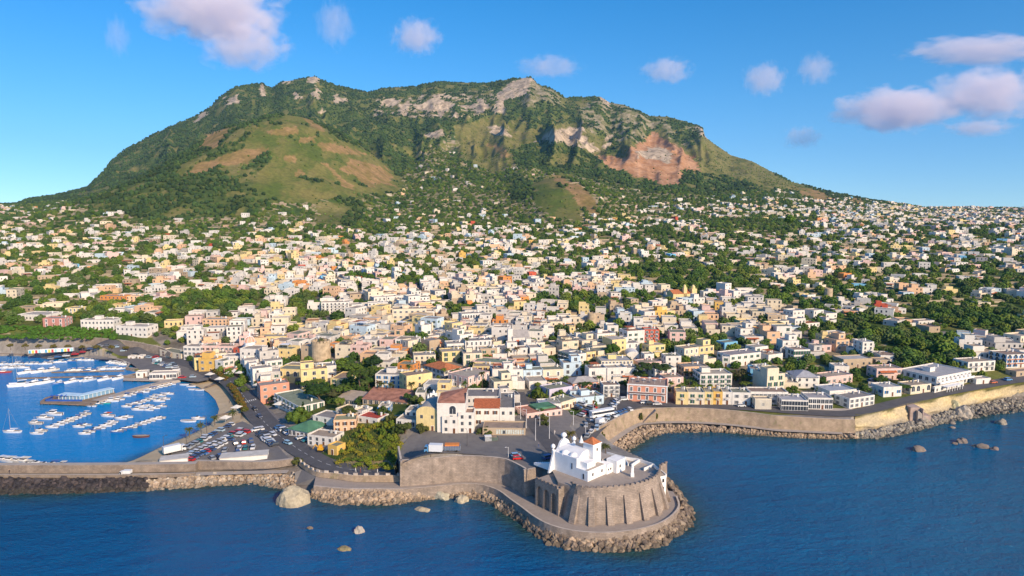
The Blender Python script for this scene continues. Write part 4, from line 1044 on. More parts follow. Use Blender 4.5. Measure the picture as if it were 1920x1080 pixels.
def hull_rock(seed, n=24):
    r = np.random.default_rng(seed); bm = bmesh.new()
    for _ in range(n):
        d = r.normal(size=3); d /= np.linalg.norm(d); d *= r.uniform(.82, 1.1) * np.array([1, r.uniform(.8, 1), r.uniform(.7, .9)])
        bm.verts.new(d)
    res = bmesh.ops.convex_hull(bm, input=bm.verts)
    bmesh.ops.delete(bm, geom=[g for g in res['geom_interior'] if isinstance(g, bmesh.types.BMVert)], context='VERTS')
    bmesh.ops.recalc_face_normals(bm, faces=bm.faces)
    v = [tuple(q.co) for q in bm.verts]; bm.verts.index_update(); f = [tuple(q.index for q in fc.verts) for fc in bm.faces]; bm.free()
    return v, f
ROCKS = [hull_rock(s) for s in range(10)]
ROCK_ME = []
for v, f in ROCKS:
    me = bpy.data.meshes.new('boulder'); me.from_pydata(v, [], f); me.materials.append(M_ROCK); me.update(); ROCK_ME.append(me)
allrocks = []      # (x, y, z, r, colour, label)
def band(inner, outer, dens, rr, zi, zo, cols, label, seed, jag=0.15):
    r = np.random.default_rng(seed)
    I = [np.array(p, float) for p in inner]; O = [np.array(p, float) for p in outer]
    def par(P):
        L = [0]
        for a, b in zip(P[:-1], P[1:]): L.append(L[-1] + np.linalg.norm((b - a)[:2]))
        return np.array(L) / L[-1], np.array(P), L[-1]
    li, PI_, LI = par(I); lo, PO, LO = par(O)
    n = int((LI + LO) / 2 * dens)
    for k in range(n):
        s = (k + r.uniform()) / n; t = r.uniform(.03, 1.16)
        a = np.array([np.interp(s, li, PI_[:, c]) for c in range(2)]); b = np.array([np.interp(s, lo, PO[:, c]) for c in range(2)])
        p = a + (b - a) * t; rad = r.uniform(*rr) * (1.25 if r.uniform() < .12 else 1)
        z = (zi - .55) + (zo - zi + .3) * min(1, max(0, t)) + r.uniform(-.35, .35)
        c0 = np.array(cols[r.integers(len(cols))]) * r.uniform(.75, 1.2)
        if z < 0.35: c0 = c0 * 0.55 + np.array([.03, .028, .02])      # weed and wet at the water's edge
        allrocks.append((p[0], p[1], z, rad, tuple(c0), label, r.integers(1 << 30)))
TAN = [(.44, .33, .23), (.38, .28, .195), (.48, .37, .26), (.34, .26, .19)]
BRN = [(.27, .205, .15), (.22, .17, .13), (.32, .25, .18), (.19, .15, .12)]
LAVA = [(.050, .045, .046), (.07, .06, .06), (.038, .035, .038), (.10, .08, .075)]
PALE = [(.46, .38, .29), (.52, .44, .34), (.38, .31, .24)]
band(W([(588, 915), (631, 921), (660, 922), (704, 922), (752, 922), (800, 919)], 2.6), W([(582, 930), (610, 940), (640, 945), (720, 945), (760, 942), (807, 935)]), 11.0, (.75, 1.3), 3.5, -.2, TAN, 'tan boulder in the rock heap along the promenade west of the bastion', 1)
band(W([(800, 918), (845, 916), (905, 916), (932, 926), (955, 943)], 2.2), W([(807, 935), (845, 933), (895, 935), (920, 943), (942, 958)]), 8, (.65, 1.25), 2.9, -.2, TAN, 'tan boulder piled at the water edge below the great curved wall', 2)
band(W([(955, 943), (975, 957), (1000, 976), (1030, 993), (1067, 1003)], 2.3), W([(942, 958), (964, 971), (1001, 998), (1026, 1017), (1064, 1029)]), 9.5, (.75, 1.4), 3.0, -.2, BRN, 'brown boulder piled left of the bastion foot below the promenade', 3)
band(W([(1067, 1003), (1110, 1008), (1157, 1007), (1200, 1001), (1240, 989)], 2.3), W([(1064, 1029), (1126, 1033), (1189, 1031), (1225, 1025), (1251, 1017)]), 10, (.75, 1.45), 3.0, -.2, BRN + TAN[:1], 'brown boulder heaped along the seaward foot of the church bastion', 4)
band(W([(1240, 989), (1270, 967), (1278, 944), (1262, 920), (1240, 897)], 2.3), W([(1251, 1017), (1292, 989), (1297, 964), (1276, 925), (1250, 898)]), 8.5, (.75, 1.4), 3.0, -.2, BRN, 'dark brown boulder on the bay side of the church bastion', 5)
band(W([(1125, 848), (1145, 830), (1170, 814), (1197, 799), (1225, 796), (1262, 794)], 2.7), W([(1160, 858), (1168, 851), (1192, 833), (1220, 818), (1250, 812), (1275, 810)]), 9.5, (.6, 1.05), 2.8, -.1, TAN, 'tan boulder in the rock slope at the head of the bay', 6)
band(W([(1262, 794), (1300, 794), (1375, 799), (1450, 808), (1525, 811), (1602, 815)], 2.6), W([(1275, 810), (1350, 810), (1425, 816), (1500, 821), (1580, 823), (1612, 820)]), 7.5, (.55, 1.0), 2.5, -.1, TAN, 'tan boulder in the rock strip under the long bay wall', 7)
band(W([(-60, 897), (0, 897), (70, 899), (150, 899), (275, 898)], 2.4), W([(-60, 924), (0, 924), (135, 923), (200, 921), (275, 918)]), 13, (.8, 1.45), 2.9, -.1, LAVA, 'black lava boulder on the outer slope of the breakwater', 8)
band(W([(275, 898), (340, 894), (400, 890), (470, 884), (550, 886)], 2.4), W([(275, 919), (340, 915), (400, 910), (470, 906), (560, 920)]), 10, (.6, 1.2), 2.9, -.2, PALE + TAN, 'pale boulder on the shore below the car park wall', 9)
band(W([(1602, 813), (1640, 808), (1690, 798), (1735, 786), (1765, 778), (1800, 766), (1852, 755), (1920, 742), (2080, 722)], 2.0), W([(1607, 821), (1640, 822), (1690, 814), (1735, 802), (1765, 794), (1815, 784), (1852, 777), (1920, 769), (2080, 752)]), 8.5, (.5, 1.35), 3.0, -.1, [(.33, .30, .25), (.26, .24, .21), (.42, .37, .28), (.19, .175, .16)], 'grey boulder at the foot of the yellow cliff', 10)
def looks(r_):
    u_, v_ = proj(r_[0], r_[1], r_[2]); return -(r_[3] / math.hypot(r_[0], r_[1])) + (10 if not (0 < u_ < 1920) else 0) + (0 if r_[2] > -.3 else 5)
allrocks.sort(key=looks)
stuff = MB()
for i, (x_, y_, z_, rad, c0, lab, sd) in enumerate(allrocks):
    k = sd % len(ROCKS); a_ = (sd % 628) / 100.0; sq = .72 + (sd % 31) / 100
    if i < 300:
        o = link('boulder', ROCK_ME[k], None, c0); o.location = (x_, y_, z_); o.rotation_euler = (a_ * .3, a_ * .7, a_); o.scale = (rad, rad, rad * sq)
        tag(o, lab, 'boulder', 'boulders of the shore defences')
    else:
        Rm = mathutils.Euler((a_ * .3, a_ * .7, a_)).to_matrix()
        vs = [tuple((Rm @ mathutils.Vector((p[0] * rad, p[1] * rad, p[2] * rad * sq))) + mathutils.Vector((x_, y_, z_))) for p in ROCKS[k][0]]
        stuff.mesh(vs, ROCKS[k][1], 0, c0)
tag(stuff.build('rock_heap', [M_ROCKS], color=True), 'heaped smaller boulders and stones lining the whole shore', 'rocks', kind='stuff')
def big_rock(u, v, w, h, dep, col, label, seed, zoff=0.0, name='rock'):
    """a single sea rock whose foot meets the water at (u, v); w, h, dep in metres"""
    bm = bmesh.new(); bmesh.ops.create_icosphere(bm, subdivisions=3, radius=1.0); r = np.random.default_rng(seed)
    P = np.array([q.co for q in bm.verts]); off = r.uniform(0, 50, 3)
    n = fbm(P[:, 0] * 1.1 + off[0] + P[:, 2], P[:, 1] * 1.1 + off[1] - P[:, 2] * .7, 3, seed)
    n2 = ridged(P[:, 0] * 1.6 + off[1] - P[:, 2] * .8, P[:, 1] * 1.6 + off[2] + P[:, 2], 3, seed + 5)
    s = 1 + .42 * n + .22 * (n2 - .5)
    for q, k in zip(bm.verts, s): q.co = (q.co.x * w/2 * k, q.co.y * dep/2 * k, max(q.co.z, -.45) * h * (k if q.co.z > 0 else 1) * .95)
    me = bpy.data.meshes.new(name); bm.to_mesh(me); bm.free(); me.materials.append(M_ROCK)
    o = link(name, me, None, col); p = at(u, v, 0); o.location = (p[0], p[1] + dep * .3, zoff); o.rotation_euler[2] = r.uniform(-.3, .3)
    tag(o, label, 'rock'); return o
big_rock(543, 949, 11, 5.4, 8, (.44, .38, .27), 'huge pale pyramid shaped boulder beside the slipway', 1)
big_rock(825, 935, 7.8, 2.6, 6, (.47, .43, .32), 'large rounded pale boulder in front of the great curved wall', 2)
big_rock(865, 943, 4.4, 2.5, 3.6, (.46, .40, .29), 'smaller pale wedge boulder right of the large rounded one', 3)
big_rock(793, 959, 6.2, 1.1, 3.0, (.50, .42, .28), 'flat cream rock barely above the dark water off the promenade', 4)
big_rock(671, 1000, 3.4, 1.9, 2.6, (.42, .38, .32), 'grey white rock standing in the open water', 5)
big_rock(580, 992, 2.4, .7, 1.6, (.22, .18, .13), 'small low brown rock in open water left of the white rock', 6)
big_rock(644, 1033, 4.2, 1.0, 2.4, (.28, .24, .13), 'lone olive brown rock nearest the camera in open water', 7)
big_rock(1725, 846, 6.6, 2.2, 4, (.26, .21, .17), 'wide brown rock alone in the water off the cliff', 8)
big_rock(1806, 831, 4.6, 2.0, 3.4, (.24, .20, .17), 'round dark rock of the pair in the water right of centre', 9)
big_rock(1792, 833, 3.0, .9, 2, (.22, .18, .15), 'low flat rock of the pair touching the round dark rock', 10)
big_rock(1844, 840, 5.4, 1.6, 3, (.22, .185, .155), 'long jagged rock in the middle of the outer three', 11)
big_rock(1830, 838, 2.4, .9, 1.8, (.23, .19, .16), 'small rock left of the long jagged outer rock', 12)
big_rock(1866, 844, 3.2, 1.2, 2.2, (.25, .20, .17), 'small rock right of the long jagged outer rock', 13)
big_rock(1882, 796, 5.4, 2.8, 4.5, (.32, .28, .22), 'squat tan rock in the water near the cliff at far right', 14)
big_rock(1807, 784, 8.5, 5.0, 7, (.46, .40, .32), 'great grey boulder at the foot of the cliff', 15)
big_rock(1792, 776, 7.0, 6.4, 7, (.52, .49, .30), 'pale greenish pointed boulder leaning on the cliff behind the great grey one', 16)
big_rock(1787, 795, 2.6, .9, 1.8, (.30, .25, .20), 'small brown rock in the shallows left of the great grey boulder', 17)
big_rock(1787, 803, 2.8, .8, 1.8, (.28, .23, .19), 'low brown rock just seaward of the small brown shallows rock', 18)

# ------------------------------------------------------------------ the yellow cliff on the right
top = curve(W([(1604, 777, 7.9), (1612, 778.5, 7.8), (1655, 770, 8), (1702, 756, 8.3), (1752, 748, 8.6), (1815, 736, 9), (1865, 728, 9.2), (1920, 719, 9.6), (2080, 698, 10), (2300, 676, 11)]), 1.6)
bot = curve(W([(1603, 813, 1.0), (1614, 812, 1), (1655, 806, 1), (1705, 795, 1), (1752, 783, 1), (1815, 766, 1), (1865, 756, 1), (1920, 746, 1), (2080, 722, 1), (2300, 700, 1)]), 1.6)
n_ = 90; ti = np.linspace(0, 1, n_); rows = 16
tp = np.array([top[int(k)] for k in np.linspace(0, len(top)-1, n_)]); bo = np.array([bot[int(k)] for k in np.linspace(0, len(bot)-1, n_)])
T_ = np.linspace(0, 1, rows)[:, None]
e_ = T_**0.8
X = bo[:, 0] * (1 - e_) + tp[:, 0] * e_; Y = bo[:, 1] * (1 - e_) + tp[:, 1] * e_; Z = (bo[:, 2] - 1.5) * (1 - T_) + tp[:, 2] * T_
S_ = np.arange(n_)[None, :] * 1.7 + 0 * T_
d = (ridged(S_ / 9, T_ * 1.2, 4, 5) - .5) * 5.0 + fbm(S_ / 3, T_ * 6, 3, 8) * .9
d = d * np.sin(np.pi * np.clip(T_, .03, .97))**.5
X = X - d * .25; Y = Y - d * .95
me = grid_mesh('cliff', X, Y, Z)
s1, t1 = S_.ravel(), (T_ + 0 * S_).ravel()
k1 = np.clip(.5 + .9 * fbm(s1 / 6, t1 * 3, 4, 12), 0, 1)[:, None]
cc = np.array([.66, .52, .27]) * k1 + np.array([.48, .40, .27]) * (1 - k1)
gr = smooth(.45, .15, t1 + .25 * fbm(s1 / 5, t1 * 2, 3, 15) + np.where(s1 > 75, -.12, .0))[:, None]
cc = cc * (1 - gr) + np.array([.30, .27, .22]) * gr
ve = smooth(.82, .97, t1 + .2 * fbm(s1 / 4, t1 * 3, 3, 19))[:, None]
cc = cc * (1 - ve) + np.array([.13, .125, .045]) * ve
vcol(me, 'col', cc); me.materials.append(M_ROCKS)
if me.polygons[10].normal.y > 0: me.flip_normals()
tag(link('cliff', me), kind='structure')
# concrete buttress with stairs let into the cliff
a = at(1703, 759, 7.6); b = at(1738, 792, 1.0); e = empty('cliff_stairs', a); tag(e, 'pinkish concrete stairway and retaining slabs stepping down the yellow cliff', 'stairway')
M_PINKCON = simple_mat('pink_concrete', (.42, .32, .27), .9, var=.2)
mb = MB(); mb.box(-2.0, -5.5, -7.5, 3.0, 1.5, .3); mb.build('retaining_slab', [M_PINKCON], e)
mb = MB(); mb.box(2.8, -7, -8, 7.0, 0.5, -3.2); mb.build('retaining_slab', [M_PINKCON], e)
mb = MB()
for k in range(12): mb.box(.6 + k * .62, -7.2 - .05 * k, -8, 1.25 + k * .62, -5.4, -1.0 - k * .52)
mb.build('stair', [M_CONCRETE], e)
mb = MB(); mb.box(2.7, -7.5, -8, 3.1, -5.4, .2); mb.build('side_wall', [M_PINKCON], e)

# ------------------------------------------------------------------ harbour works
o, *_ = wall('quay_wall', W(QUAY_PX[1:], -1.0), 1.75, M_HARBWALL, 0.1, 1.2, M_CONCRETE, step=4, smooth_=False, inner=.6)
tag(o, 'low stone quay wall around the inner harbour basin', 'wall')
def deck(name, poly, z, th, mat, label, cat, piles=None):
    e = empty(name, at(poly[0][0], poly[0][1], z)); tag(e, label, cat)
    pl = [np.array(at(p[0], p[1], z)) - np.array(e.location) for p in poly]
    ar = sum(pl[i][0] * pl[(i+1) % len(pl)][1] - pl[(i+1) % len(pl)][0] * pl[i][1] for i in range(len(pl)))
    if ar < 0: pl = pl[::-1]
    mb = MB(); n = len(pl)
    for i in range(n):
        a, b = pl[i], pl[(i+1) % n]; mb.face([(a[0], a[1], -th), (b[0], b[1], -th), (b[0], b[1], 0), (a[0], a[1], 0)], 0)
    mb.face([(p[0], p[1], 0) for p in pl], 0); mb.build('deck', [mat], e)
    if piles:
        mb = MB(); mb.tube((0, 0, -z - 1.5), (0, 0, -th + .02), .22, n=6); pm = mb.data('pile', [M_DARK])
        for p in resample(pl, piles, True): o_ = link('pile', pm, e); o_.location = (p[0] * .985, p[1] * .985 + .3, 0)
    return e
pier_c = curve(W([(334, 710.5), (300, 717.5), (262, 726.5), (225, 738), (200, 744.5), (178, 751.5)], 1.5), 4); pn = normals(pier_c)
e = empty('pier', tuple(pier_c[0])); tag(e, 'long curved stone pier reaching from the quay to the floating pavilion', 'pier')
mb = MB(); w_ = 2.6
for i in range(len(pier_c) - 1):
    a, b = pier_c[i] - pier_c[0], pier_c[i+1] - pier_c[0]; na, nb = pn[i] * w_, pn[i+1] * w_
    A = [(a[0]-na[0], a[1]-na[1]), (b[0]-nb[0], b[1]-nb[1]), (b[0]+nb[0], b[1]+nb[1]), (a[0]+na[0], a[1]+na[1])]
    mb.face([(*q, 0) for q in A]); 
    for k, l_ in ((0, 1), (2, 3)): mb.face([(*A[k], -2.5), (*A[l_], -2.5), (*A[l_], 0), (*A[k], 0)])
ob = mb.build('deck', [M_CONCRETE], e)
mb = MB()
for i in range(0, len(pier_c) - 1, 2):
    p = pier_c[i] - pier_c[0] + np.array([*pn[i] * 2.3, 0]); mb.tube((p[0], p[1], 0), (p[0], p[1], 1.0), .12, n=5)
ob = mb.build('bollards', [M_METAL], e); ob['kind'] = 'stuff'
e = deck('platform', [(75, 752.5), (85, 745), (110, 739), (150, 740), (213, 731), (216, 737), (180, 748), (182, 753), (172, 759), (146, 758), (75, 755)], 1.2, .5, M_WOOD, 'wooden bathing platform on piles at the head of the pier', 'platform', 5)
e = empty('pavilion', at(110, 748, 1.2)); tag(e, 'blue glazed pavilion with long pale roof on the pier platform', 'building')
a = np.array(at(110, 748.5, 1.2)); b = np.array(at(150, 751, 1.2)); c2 = np.array(at(213, 736, 1.2)); M_GLASSB = simple_mat('blue_glass', (.20, .36, .52), .25, .5); M_PALEROOF = simple_mat('pale_roofing', (.50, .68, .80), .7)
def along(e, p, q, dep, h, zr=0.0):
    p = np.array(p) - np.array(e.location); q = np.array(q) - np.array(e.location); d = q - p; L = float(np.hypot(d[0], d[1])); rz = math.atan2(d[1], d[0])
    def put_(mb_, name, mat): o_ = mb_.build(name, [mat], e); o_.location = tuple(p); o_.rotation_euler[2] = rz; return o_
    m1 = MB(); m1.box(.3, .3, 0, L - .3, dep - .3, h - .15); put_(m1, 'glazed_wall', M_GLASSB)
    m1 = MB(); m1.box(-.3, -.5, h, L + .3, dep + .5, h + .25, bottom=True); put_(m1, 'roof', M_PALEROOF)
    m1 = MB(); m1.box(-.05, -.05, 0, .15, .15, h); pm = m1.data('post', [M_WHITE])
    for k in range(int(L / 2.2) + 1):
        o_ = link('post', pm, e); ca, sa = math.cos(rz), math.sin(rz); o_.location = (p[0] + 2.2 * k * ca, p[1] + 2.2 * k * sa, p[2]); o_.rotation_euler[2] = rz
along(e, a, b, 4, 2.3); along(e, b, c2, 3.6, 2.2)
m1 = MB(); p0, p1 = np.array(at(84, 753, 1.2)) - a, np.array(at(146, 756.5, 1.2)) - a
m1.box(p0[0], p0[1], 0, p1[0], p0[1] + .3, .9); m1.box(p0[0], p0[1], 0, p0[0] + .3, p0[1] + 6, .9); m1.build('blue_screen', [M_BLUE], e)
m1 = MB()
for k in range(4): m1.tube((p0[0] + 2 + k * 2.5, p0[1] + 3, 0), (p0[0] + 2 + k * 2.5, p0[1] + 3, 2.6), .06, n=5); m1.lathe([(1.1, 2.2), (.05, 2.8)], 8, p0[0] + 2 + k * 2.5, p0[1] + 3)
ob = m1.build('parasols', [M_BLUE], e); ob['kind'] = 'stuff'
deck('jetty', [(231, 712), (232, 708.5), (290, 709), (335, 709), (336, 712.5), (300, 714)], 1.3, .4, M_CONCRETE, 'short concrete jetty below the low white harbour office', 'jetty', 6)
deck('floating_dock', [(96, 697), (232, 694), (233, 695.3), (96, 698.5)], .5, .35, M_WOOD, 'floating dock behind the middle row of motorboats', 'dock')
deck('floating_dock', [(30, 708), (236, 703), (237, 704.6), (30, 709.8)], .5, .35, M_WOOD, 'floating dock behind the front row of white yachts', 'dock')
deck('boardwalk', [(338, 788), (372, 785), (372, 786.2), (338, 789.2)], .6, .2, M_WHITE, 'thin pale boardwalk lying on the harbour water off the beach', 'jetty')
deck('boardwalk', [(405, 777), (438, 772), (438, 773.3), (405, 778.3)], 1.2, .2, M_WOOD, 'wooden boardwalk crossing the beach to the road', 'jetty')
deck('boardwalk', [(383, 725), (425, 713), (425, 714.5), (383, 726.5)], 1.2, .2, M_WOOD, 'wooden boardwalk crossing the north end of the beach', 'jetty')
# stone wall under the green bank, behind the quay road
bk = [(-300, 656.5, 3), (-100, 656.5, 3), (0, 656, 3), (60, 655.5, 3), (120, 655, 3.1), (180, 656, 3.2), (225, 658, 3.4), (262, 660, 3.8), (300, 663, 4.5), (318, 668, 5)]
o, *_ = wall('bank_wall', [at(*q) for q in bk], [12.0, 12.0, 12.2, 12.2, 12.0, 11.6, 11, 10, 8.6, 7.2], M_BANKWALL, 0.8, .7, M_CAP, step=6, inner=1.5, dz0=-.5)
tag(o, 'long tall stone wall below the green hedge bank behind the quay road', 'wall')
# ------------------------------------------------------------------ houses
M_PLASTER = tinted_mat('plaster', 0.9, 0.12)
M_ROOF = tinted_mat('flat_roofing', 0.95, 0.1, var=0.3, scale=0.45, stain=0.0)
M_PLASTER_FAR = tinted_mat('plaster_far', 0.9, 0.12, attr='col', stain=0.18)
M_GLASS = simple_mat('window_glass', (.045, .055, .07), 0.2, 0.5, var=.3)
M_SH_GREEN = simple_mat('green_shutter', (.035, .13, .075), .7); M_SH_BROWN = simple_mat('brown_shutter', (.17, .075, .035), .7); M_SH_GREY = simple_mat('grey_shutter', (.32, .33, .33), .7); M_SH_BLUE = simple_mat('blue_shutter', (.05, .22, .5), .7)
M_RAIL = simple_mat('railing', (.09, .09, .09), .6); M_AWN = simple_mat('awning_cloth', (.72, .68, .60), .9, var=.1); M_GREENROOF = simple_mat('green_roofing', (.09, .22, .13), .9, var=.25, scale=.8)
M_CLAYAWN = simple_mat('clay_tiles', (.43, .13, .055), .9, var=.3, scale=5)
WHITE, CREAM, YEL, GOLD, PEACH, PINK, SALMON, ORANGE_, LBLUE, BLUE_, LILAC, GREYW, TANW, RED_ = ((.76, .72, .655), (.76, .66, .49), (.78, .62, .30), (.76, .48, .13), (.76, .50, .31), (.76, .54, .48), (.74, .33, .22), (.72, .30, .09),
    (.55, .68, .76), (.20, .48, .70), (.60, .55, .66), (.56, .53, .49), (.50, .39, .27), (.56, .11, .06))
CNAME = {WHITE: 'white', CREAM: 'cream', YEL: 'pale yellow', GOLD: 'golden yellow', PEACH: 'peach', PINK: 'pale pink', SALMON: 'salmon', ORANGE_: 'orange', LBLUE: 'pale blue', BLUE_: 'bright blue', LILAC: 'lilac', GREYW: 'grey', TANW: 'tan stone', RED_: 'red'}
ROOFC = [(.42, .36, .29), (.37, .33, .285), (.46, .40, .32), (.29, .27, .25), (.40, .32, .24), (.27, .275, .20), (.52, .46, .39), (.34, .25, .195)]
def window_mesh(name, w, h, shutter=None, frame=M_WHITE, arch=False, fw=.14):
    mb = MB()
    mb.box(-w/2 - fw, -.06, -h/2 - fw, w/2 + fw, .03, h/2 + fw, 0)
    if arch: mb.tube((0, -.065, h/2), (0, .03, h/2), w/2 + fw, n=14, m=0); mb.tube((0, -.085, h/2), (0, .02, h/2), w/2, n=14, m=1)
    mb.box(-w/2, -.08, -h/2, w/2, .0, h/2, 1)
    mb.box(-.04, -.10, -h/2, .04, -.02, h/2, 0)
    if shutter:
        for s in (-1, 1): x = s * (w/2 + .02); mb.box(min(x, x + s*.5), -.12, -h/2, max(x, x + s*.5), -.0, h/2, 2)
    return mb.data(name, [frame, M_GLASS] + ([shutter] if shutter else []))
WIN = {'plain': window_mesh('window', 1.0, 1.3, fw=.06, frame=M_SH_GREY), 'green': window_mesh('window', .95, 1.55, M_SH_GREEN), 'brown': window_mesh('window', .95, 1.5, M_SH_BROWN), 'grey': window_mesh('window', 1.0, 1.5, M_SH_GREY), 'blue': window_mesh('window', 1.1, 1.5, M_SH_BLUE),
       'big': window_mesh('window', 1.6, 1.9, fw=.1), 'french': window_mesh('window', 1.1, 2.1, M_SH_GREEN), 'arch': window_mesh('window', 1.3, 1.6, arch=True, fw=.25), 'bigarch': window_mesh('window', 2.0, 1.8, arch=True, fw=.12), 'tall': window_mesh('window', 1.0, 2.0, fw=.3), 'bluearch': window_mesh('window', 2.0, 1.3, M_SH_BLUE, arch=True)}
def _door():
    mb = MB(); mb.box(-.65, -.06, 0, .65, .03, 2.3, 0); mb.box(-.5, -.09, 0, .5, 0, 2.15, 1); return mb.data('door', [M_WHITE, M_SH_BROWN])
DOOR = _door()
def _garage():
    mb = MB(); mb.box(-1.3, -.07, 0, 1.3, .02, 2.5, 0); return mb.data('door', [M_DARK])
GARAGE = _garage()
def _balc(w):
    mb = MB(); mb.box(-w/2, -1.1, -.15, w/2, 0, 0, 0, bottom=True); mb.box(-w/2, -1.1, .9, w/2, -1.04, .98, 1)
    for k in range(int(w / .35) + 1): x = -w/2 + .03 + k * .35; mb.box(x - .03, -1.09, 0, x + .03, -1.05, .9, 1)
    return mb.data('balcony', [M_WHITE, M_RAIL])
BALC = {2.2: _balc(2.2), 5.0: _balc(5.0), 8.0: _balc(8.0)}
def _tank():
    mb = MB(); mb.lathe([(.55, 0), (.6, .1), (.6, 1.1), (.3, 1.35)], 10); return mb.data('water_tank', [M_SH_GREY])
def _chim():
    mb = MB(); mb.box(-.3, -.3, 0, .3, .3, 1.3); mb.box(-.4, -.4, 1.3, .4, .4, 1.45); return mb.data('chimney', [M_WHITE])
def _dish():
    mb = MB(); mb.tube((0, 0, 0), (0, 0, 2.6), .05, n=4); mb.tube((-.7, 0, 2.5), (.7, 0, 2.5), .03, n=3); mb.tube((-.5, 0, 2.1), (.5, 0, 2.1), .03, n=3); return mb.data('aerial', [M_RAIL])
TANK, CHIM, AERIAL = _tank(), _chim(), _dish()
def block(mb, x0, y0, x1, y1, z0, z1, par=.5, t=.25, c=None, m=0, roof=None, rm=0, rc=None):
    """walls with a parapet; the flat roof goes to 'roof' (another MB) or into this one"""
    zt = z1 + par
    o = [(x0, y0), (x1, y0), (x1, y1), (x0, y1)]; i = [(x0+t, y0+t), (x1-t, y0+t), (x1-t, y1-t), (x0+t, y1-t)]
    vs = [(*p, z0) for p in o] + [(*p, zt) for p in o] + [(*p, zt) for p in i] + [(*p, z1) for p in i]
    fs = []
    for k in range(4):
        j = (k + 1) % 4; fs += [(k, j, 4+j, 4+k), (4+k, 4+j, 8+j, 8+k), (8+k, 8+j, 12+j, 12+k)]
    mb.mesh(vs, fs, m, c)
    (roof if roof is not None else mb).face([(*p, z1) for p in i], rm, rc)
FOOT = []        # (x, y, radius, corner list) of everything built, so that later houses keep clear
class House:
    """one building: an Empty at its base with walls, roofs, windows, doors as parts. local -y is its front, x runs along the front"""
    def __init__(self, loc, rz, w, d, h, col, label, cat='house', roofc=None, z0=-3.0, roof='flat', par=.5, body=True, name='house', group=None, wallmat=None):
        self.e = empty(name, loc, rz); tag(self.e, label, cat, group)
        self.w, self.d, self.h, self.rz, self.loc, self.col = w, d, h, rz, loc, col
        self.wall = MB(); self.roof = MB(); self.roofc = roofc or ROOFC[int(abs(loc[0]) * 7) % len(ROOFC)]; self.rk = roof; self.wm = wallmat or M_PLASTER; self.z0 = z0
        if body:
            if roof == 'flat': block(self.wall, -w/2, 0, w/2, d, z0, h, par, roof=self.roof)
            elif roof == 'hip':
                self.wall.box(-w/2, 0, z0, w/2, d, h); e_ = .5; m_ = min(w, d) / 2 * .98; zt = h + m_ * .42
                a = [(-w/2-e_, -e_, h), (w/2+e_, -e_, h), (w/2+e_, d+e_, h), (-w/2-e_, d+e_, h)]; r0, r1 = ((-w/2+m_, d/2, zt), (w/2-m_, d/2, zt)) if w > d else ((0, m_, zt), (0, d-m_, zt))
                if w > d: fs = [[a[0], a[1], r1, r0], [a[1], a[2], r1], [a[2], a[3], r0, r1], [a[3], a[0], r0]]
                else: fs = [[a[0], a[1], r0], [a[1], a[2], r1, r0], [a[2], a[3], r1], [a[3], a[0], r0, r1]]
                for f in fs: self.roof.face(f)
                self.roof.face([(p[0], p[1], h - .12) for p in a[::-1]])
            elif roof == 'gable' or roof == 'shed':
                self.wall.box(-w/2, 0, z0, w/2, d, h); e_ = .4; zt = h + (d * .26 if roof == 'gable' else d * .22)
                if roof == 'gable':
                    self.roof.face([(-w/2-e_, -e_, h), (w/2+e_, -e_, h), (w/2+e_, d/2, zt), (-w/2-e_, d/2, zt)]); self.roof.face([(w/2+e_, d+e_, h), (-w/2-e_, d+e_, h), (-w/2-e_, d/2, zt), (w/2+e_, d/2, zt)])
                    for s in (-1, 1): self.wall.face([(s*w/2, 0, h), (s*w/2, d, h), (s*w/2, d/2, zt - .1)][::s])
                else:
                    self.roof.face([(-w/2-e_, -e_, h), (w/2+e_, -e_, h), (w/2+e_, d+e_, zt), (-w/2-e_, d+e_, zt)])
                    for s in (-1, 1): self.wall.face([(s*w/2, 0, h), (s*w/2, d, h), (s*w/2, d, zt - .1)][::s])
                    self.wall.face([(w/2, d, h), (-w/2, d, h), (-w/2, d, zt - .1), (w/2, d, zt - .1)])
            elif roof == 'vault':
                self.wall.box(-w/2, 0, z0, w/2, d, h); sg = 10; r = w/2
                for k in range(sg):
                    t0, t1 = math.pi*k/sg, math.pi*(k+1)/sg; A = (r*math.cos(t0), h + r*.55*math.sin(t0)); B = (r*math.cos(t1), h + r*.55*math.sin(t1))
                    self.roof.face([(A[0], 0, A[1]), (A[0], d, A[1]), (B[0], d, B[1]), (B[0], 0, B[1])]); self.wall.face([(A[0], 0, A[1]), (B[0], 0, B[1]), (0, 0, h)]); self.wall.face([(B[0], d, B[1]), (A[0], d, A[1]), (0, d, h)])
        ca, sa = math.cos(rz), math.sin(rz)
        self.corners = [(loc[0] + ca*x - sa*y, loc[1] + sa*x + ca*y) for x, y in ((-w/2, 0), (w/2, 0), (w/2, d), (-w/2, d))]
        FOOT.append((loc[0] - sa*d/2, loc[1] + ca*d/2, math.hypot(w, d)/2, self.corners))
    def faces_cam(self, side):
        n = {'f': (0, -1), 'r': (1, 0), 'l': (-1, 0), 'b': (0, 1)}[side]; ca, sa = math.cos(self.rz), math.sin(self.rz)
        nx, ny = ca*n[0] - sa*n[1], sa*n[0] + ca*n[1]; return nx * -self.loc[0] + ny * -self.loc[1] > 0.08 * math.hypot(*self.loc[:2])
    def put(self, me, name, side, s, z, off=0.0):
        """put a part on a side at s metres from its left end (seen from outside)"""
        o = link(name, me, self.e); w, d = self.w, self.d
        if side == 'f': o.location = (-w/2 + s, -off, z)
        elif side == 'r': o.location = (w/2 + off, s, z); o.rotation_euler[2] = R(90)
        elif side == 'l': o.location = (-w/2 - off, d - s, z); o.rotation_euler[2] = R(-90)
        return o
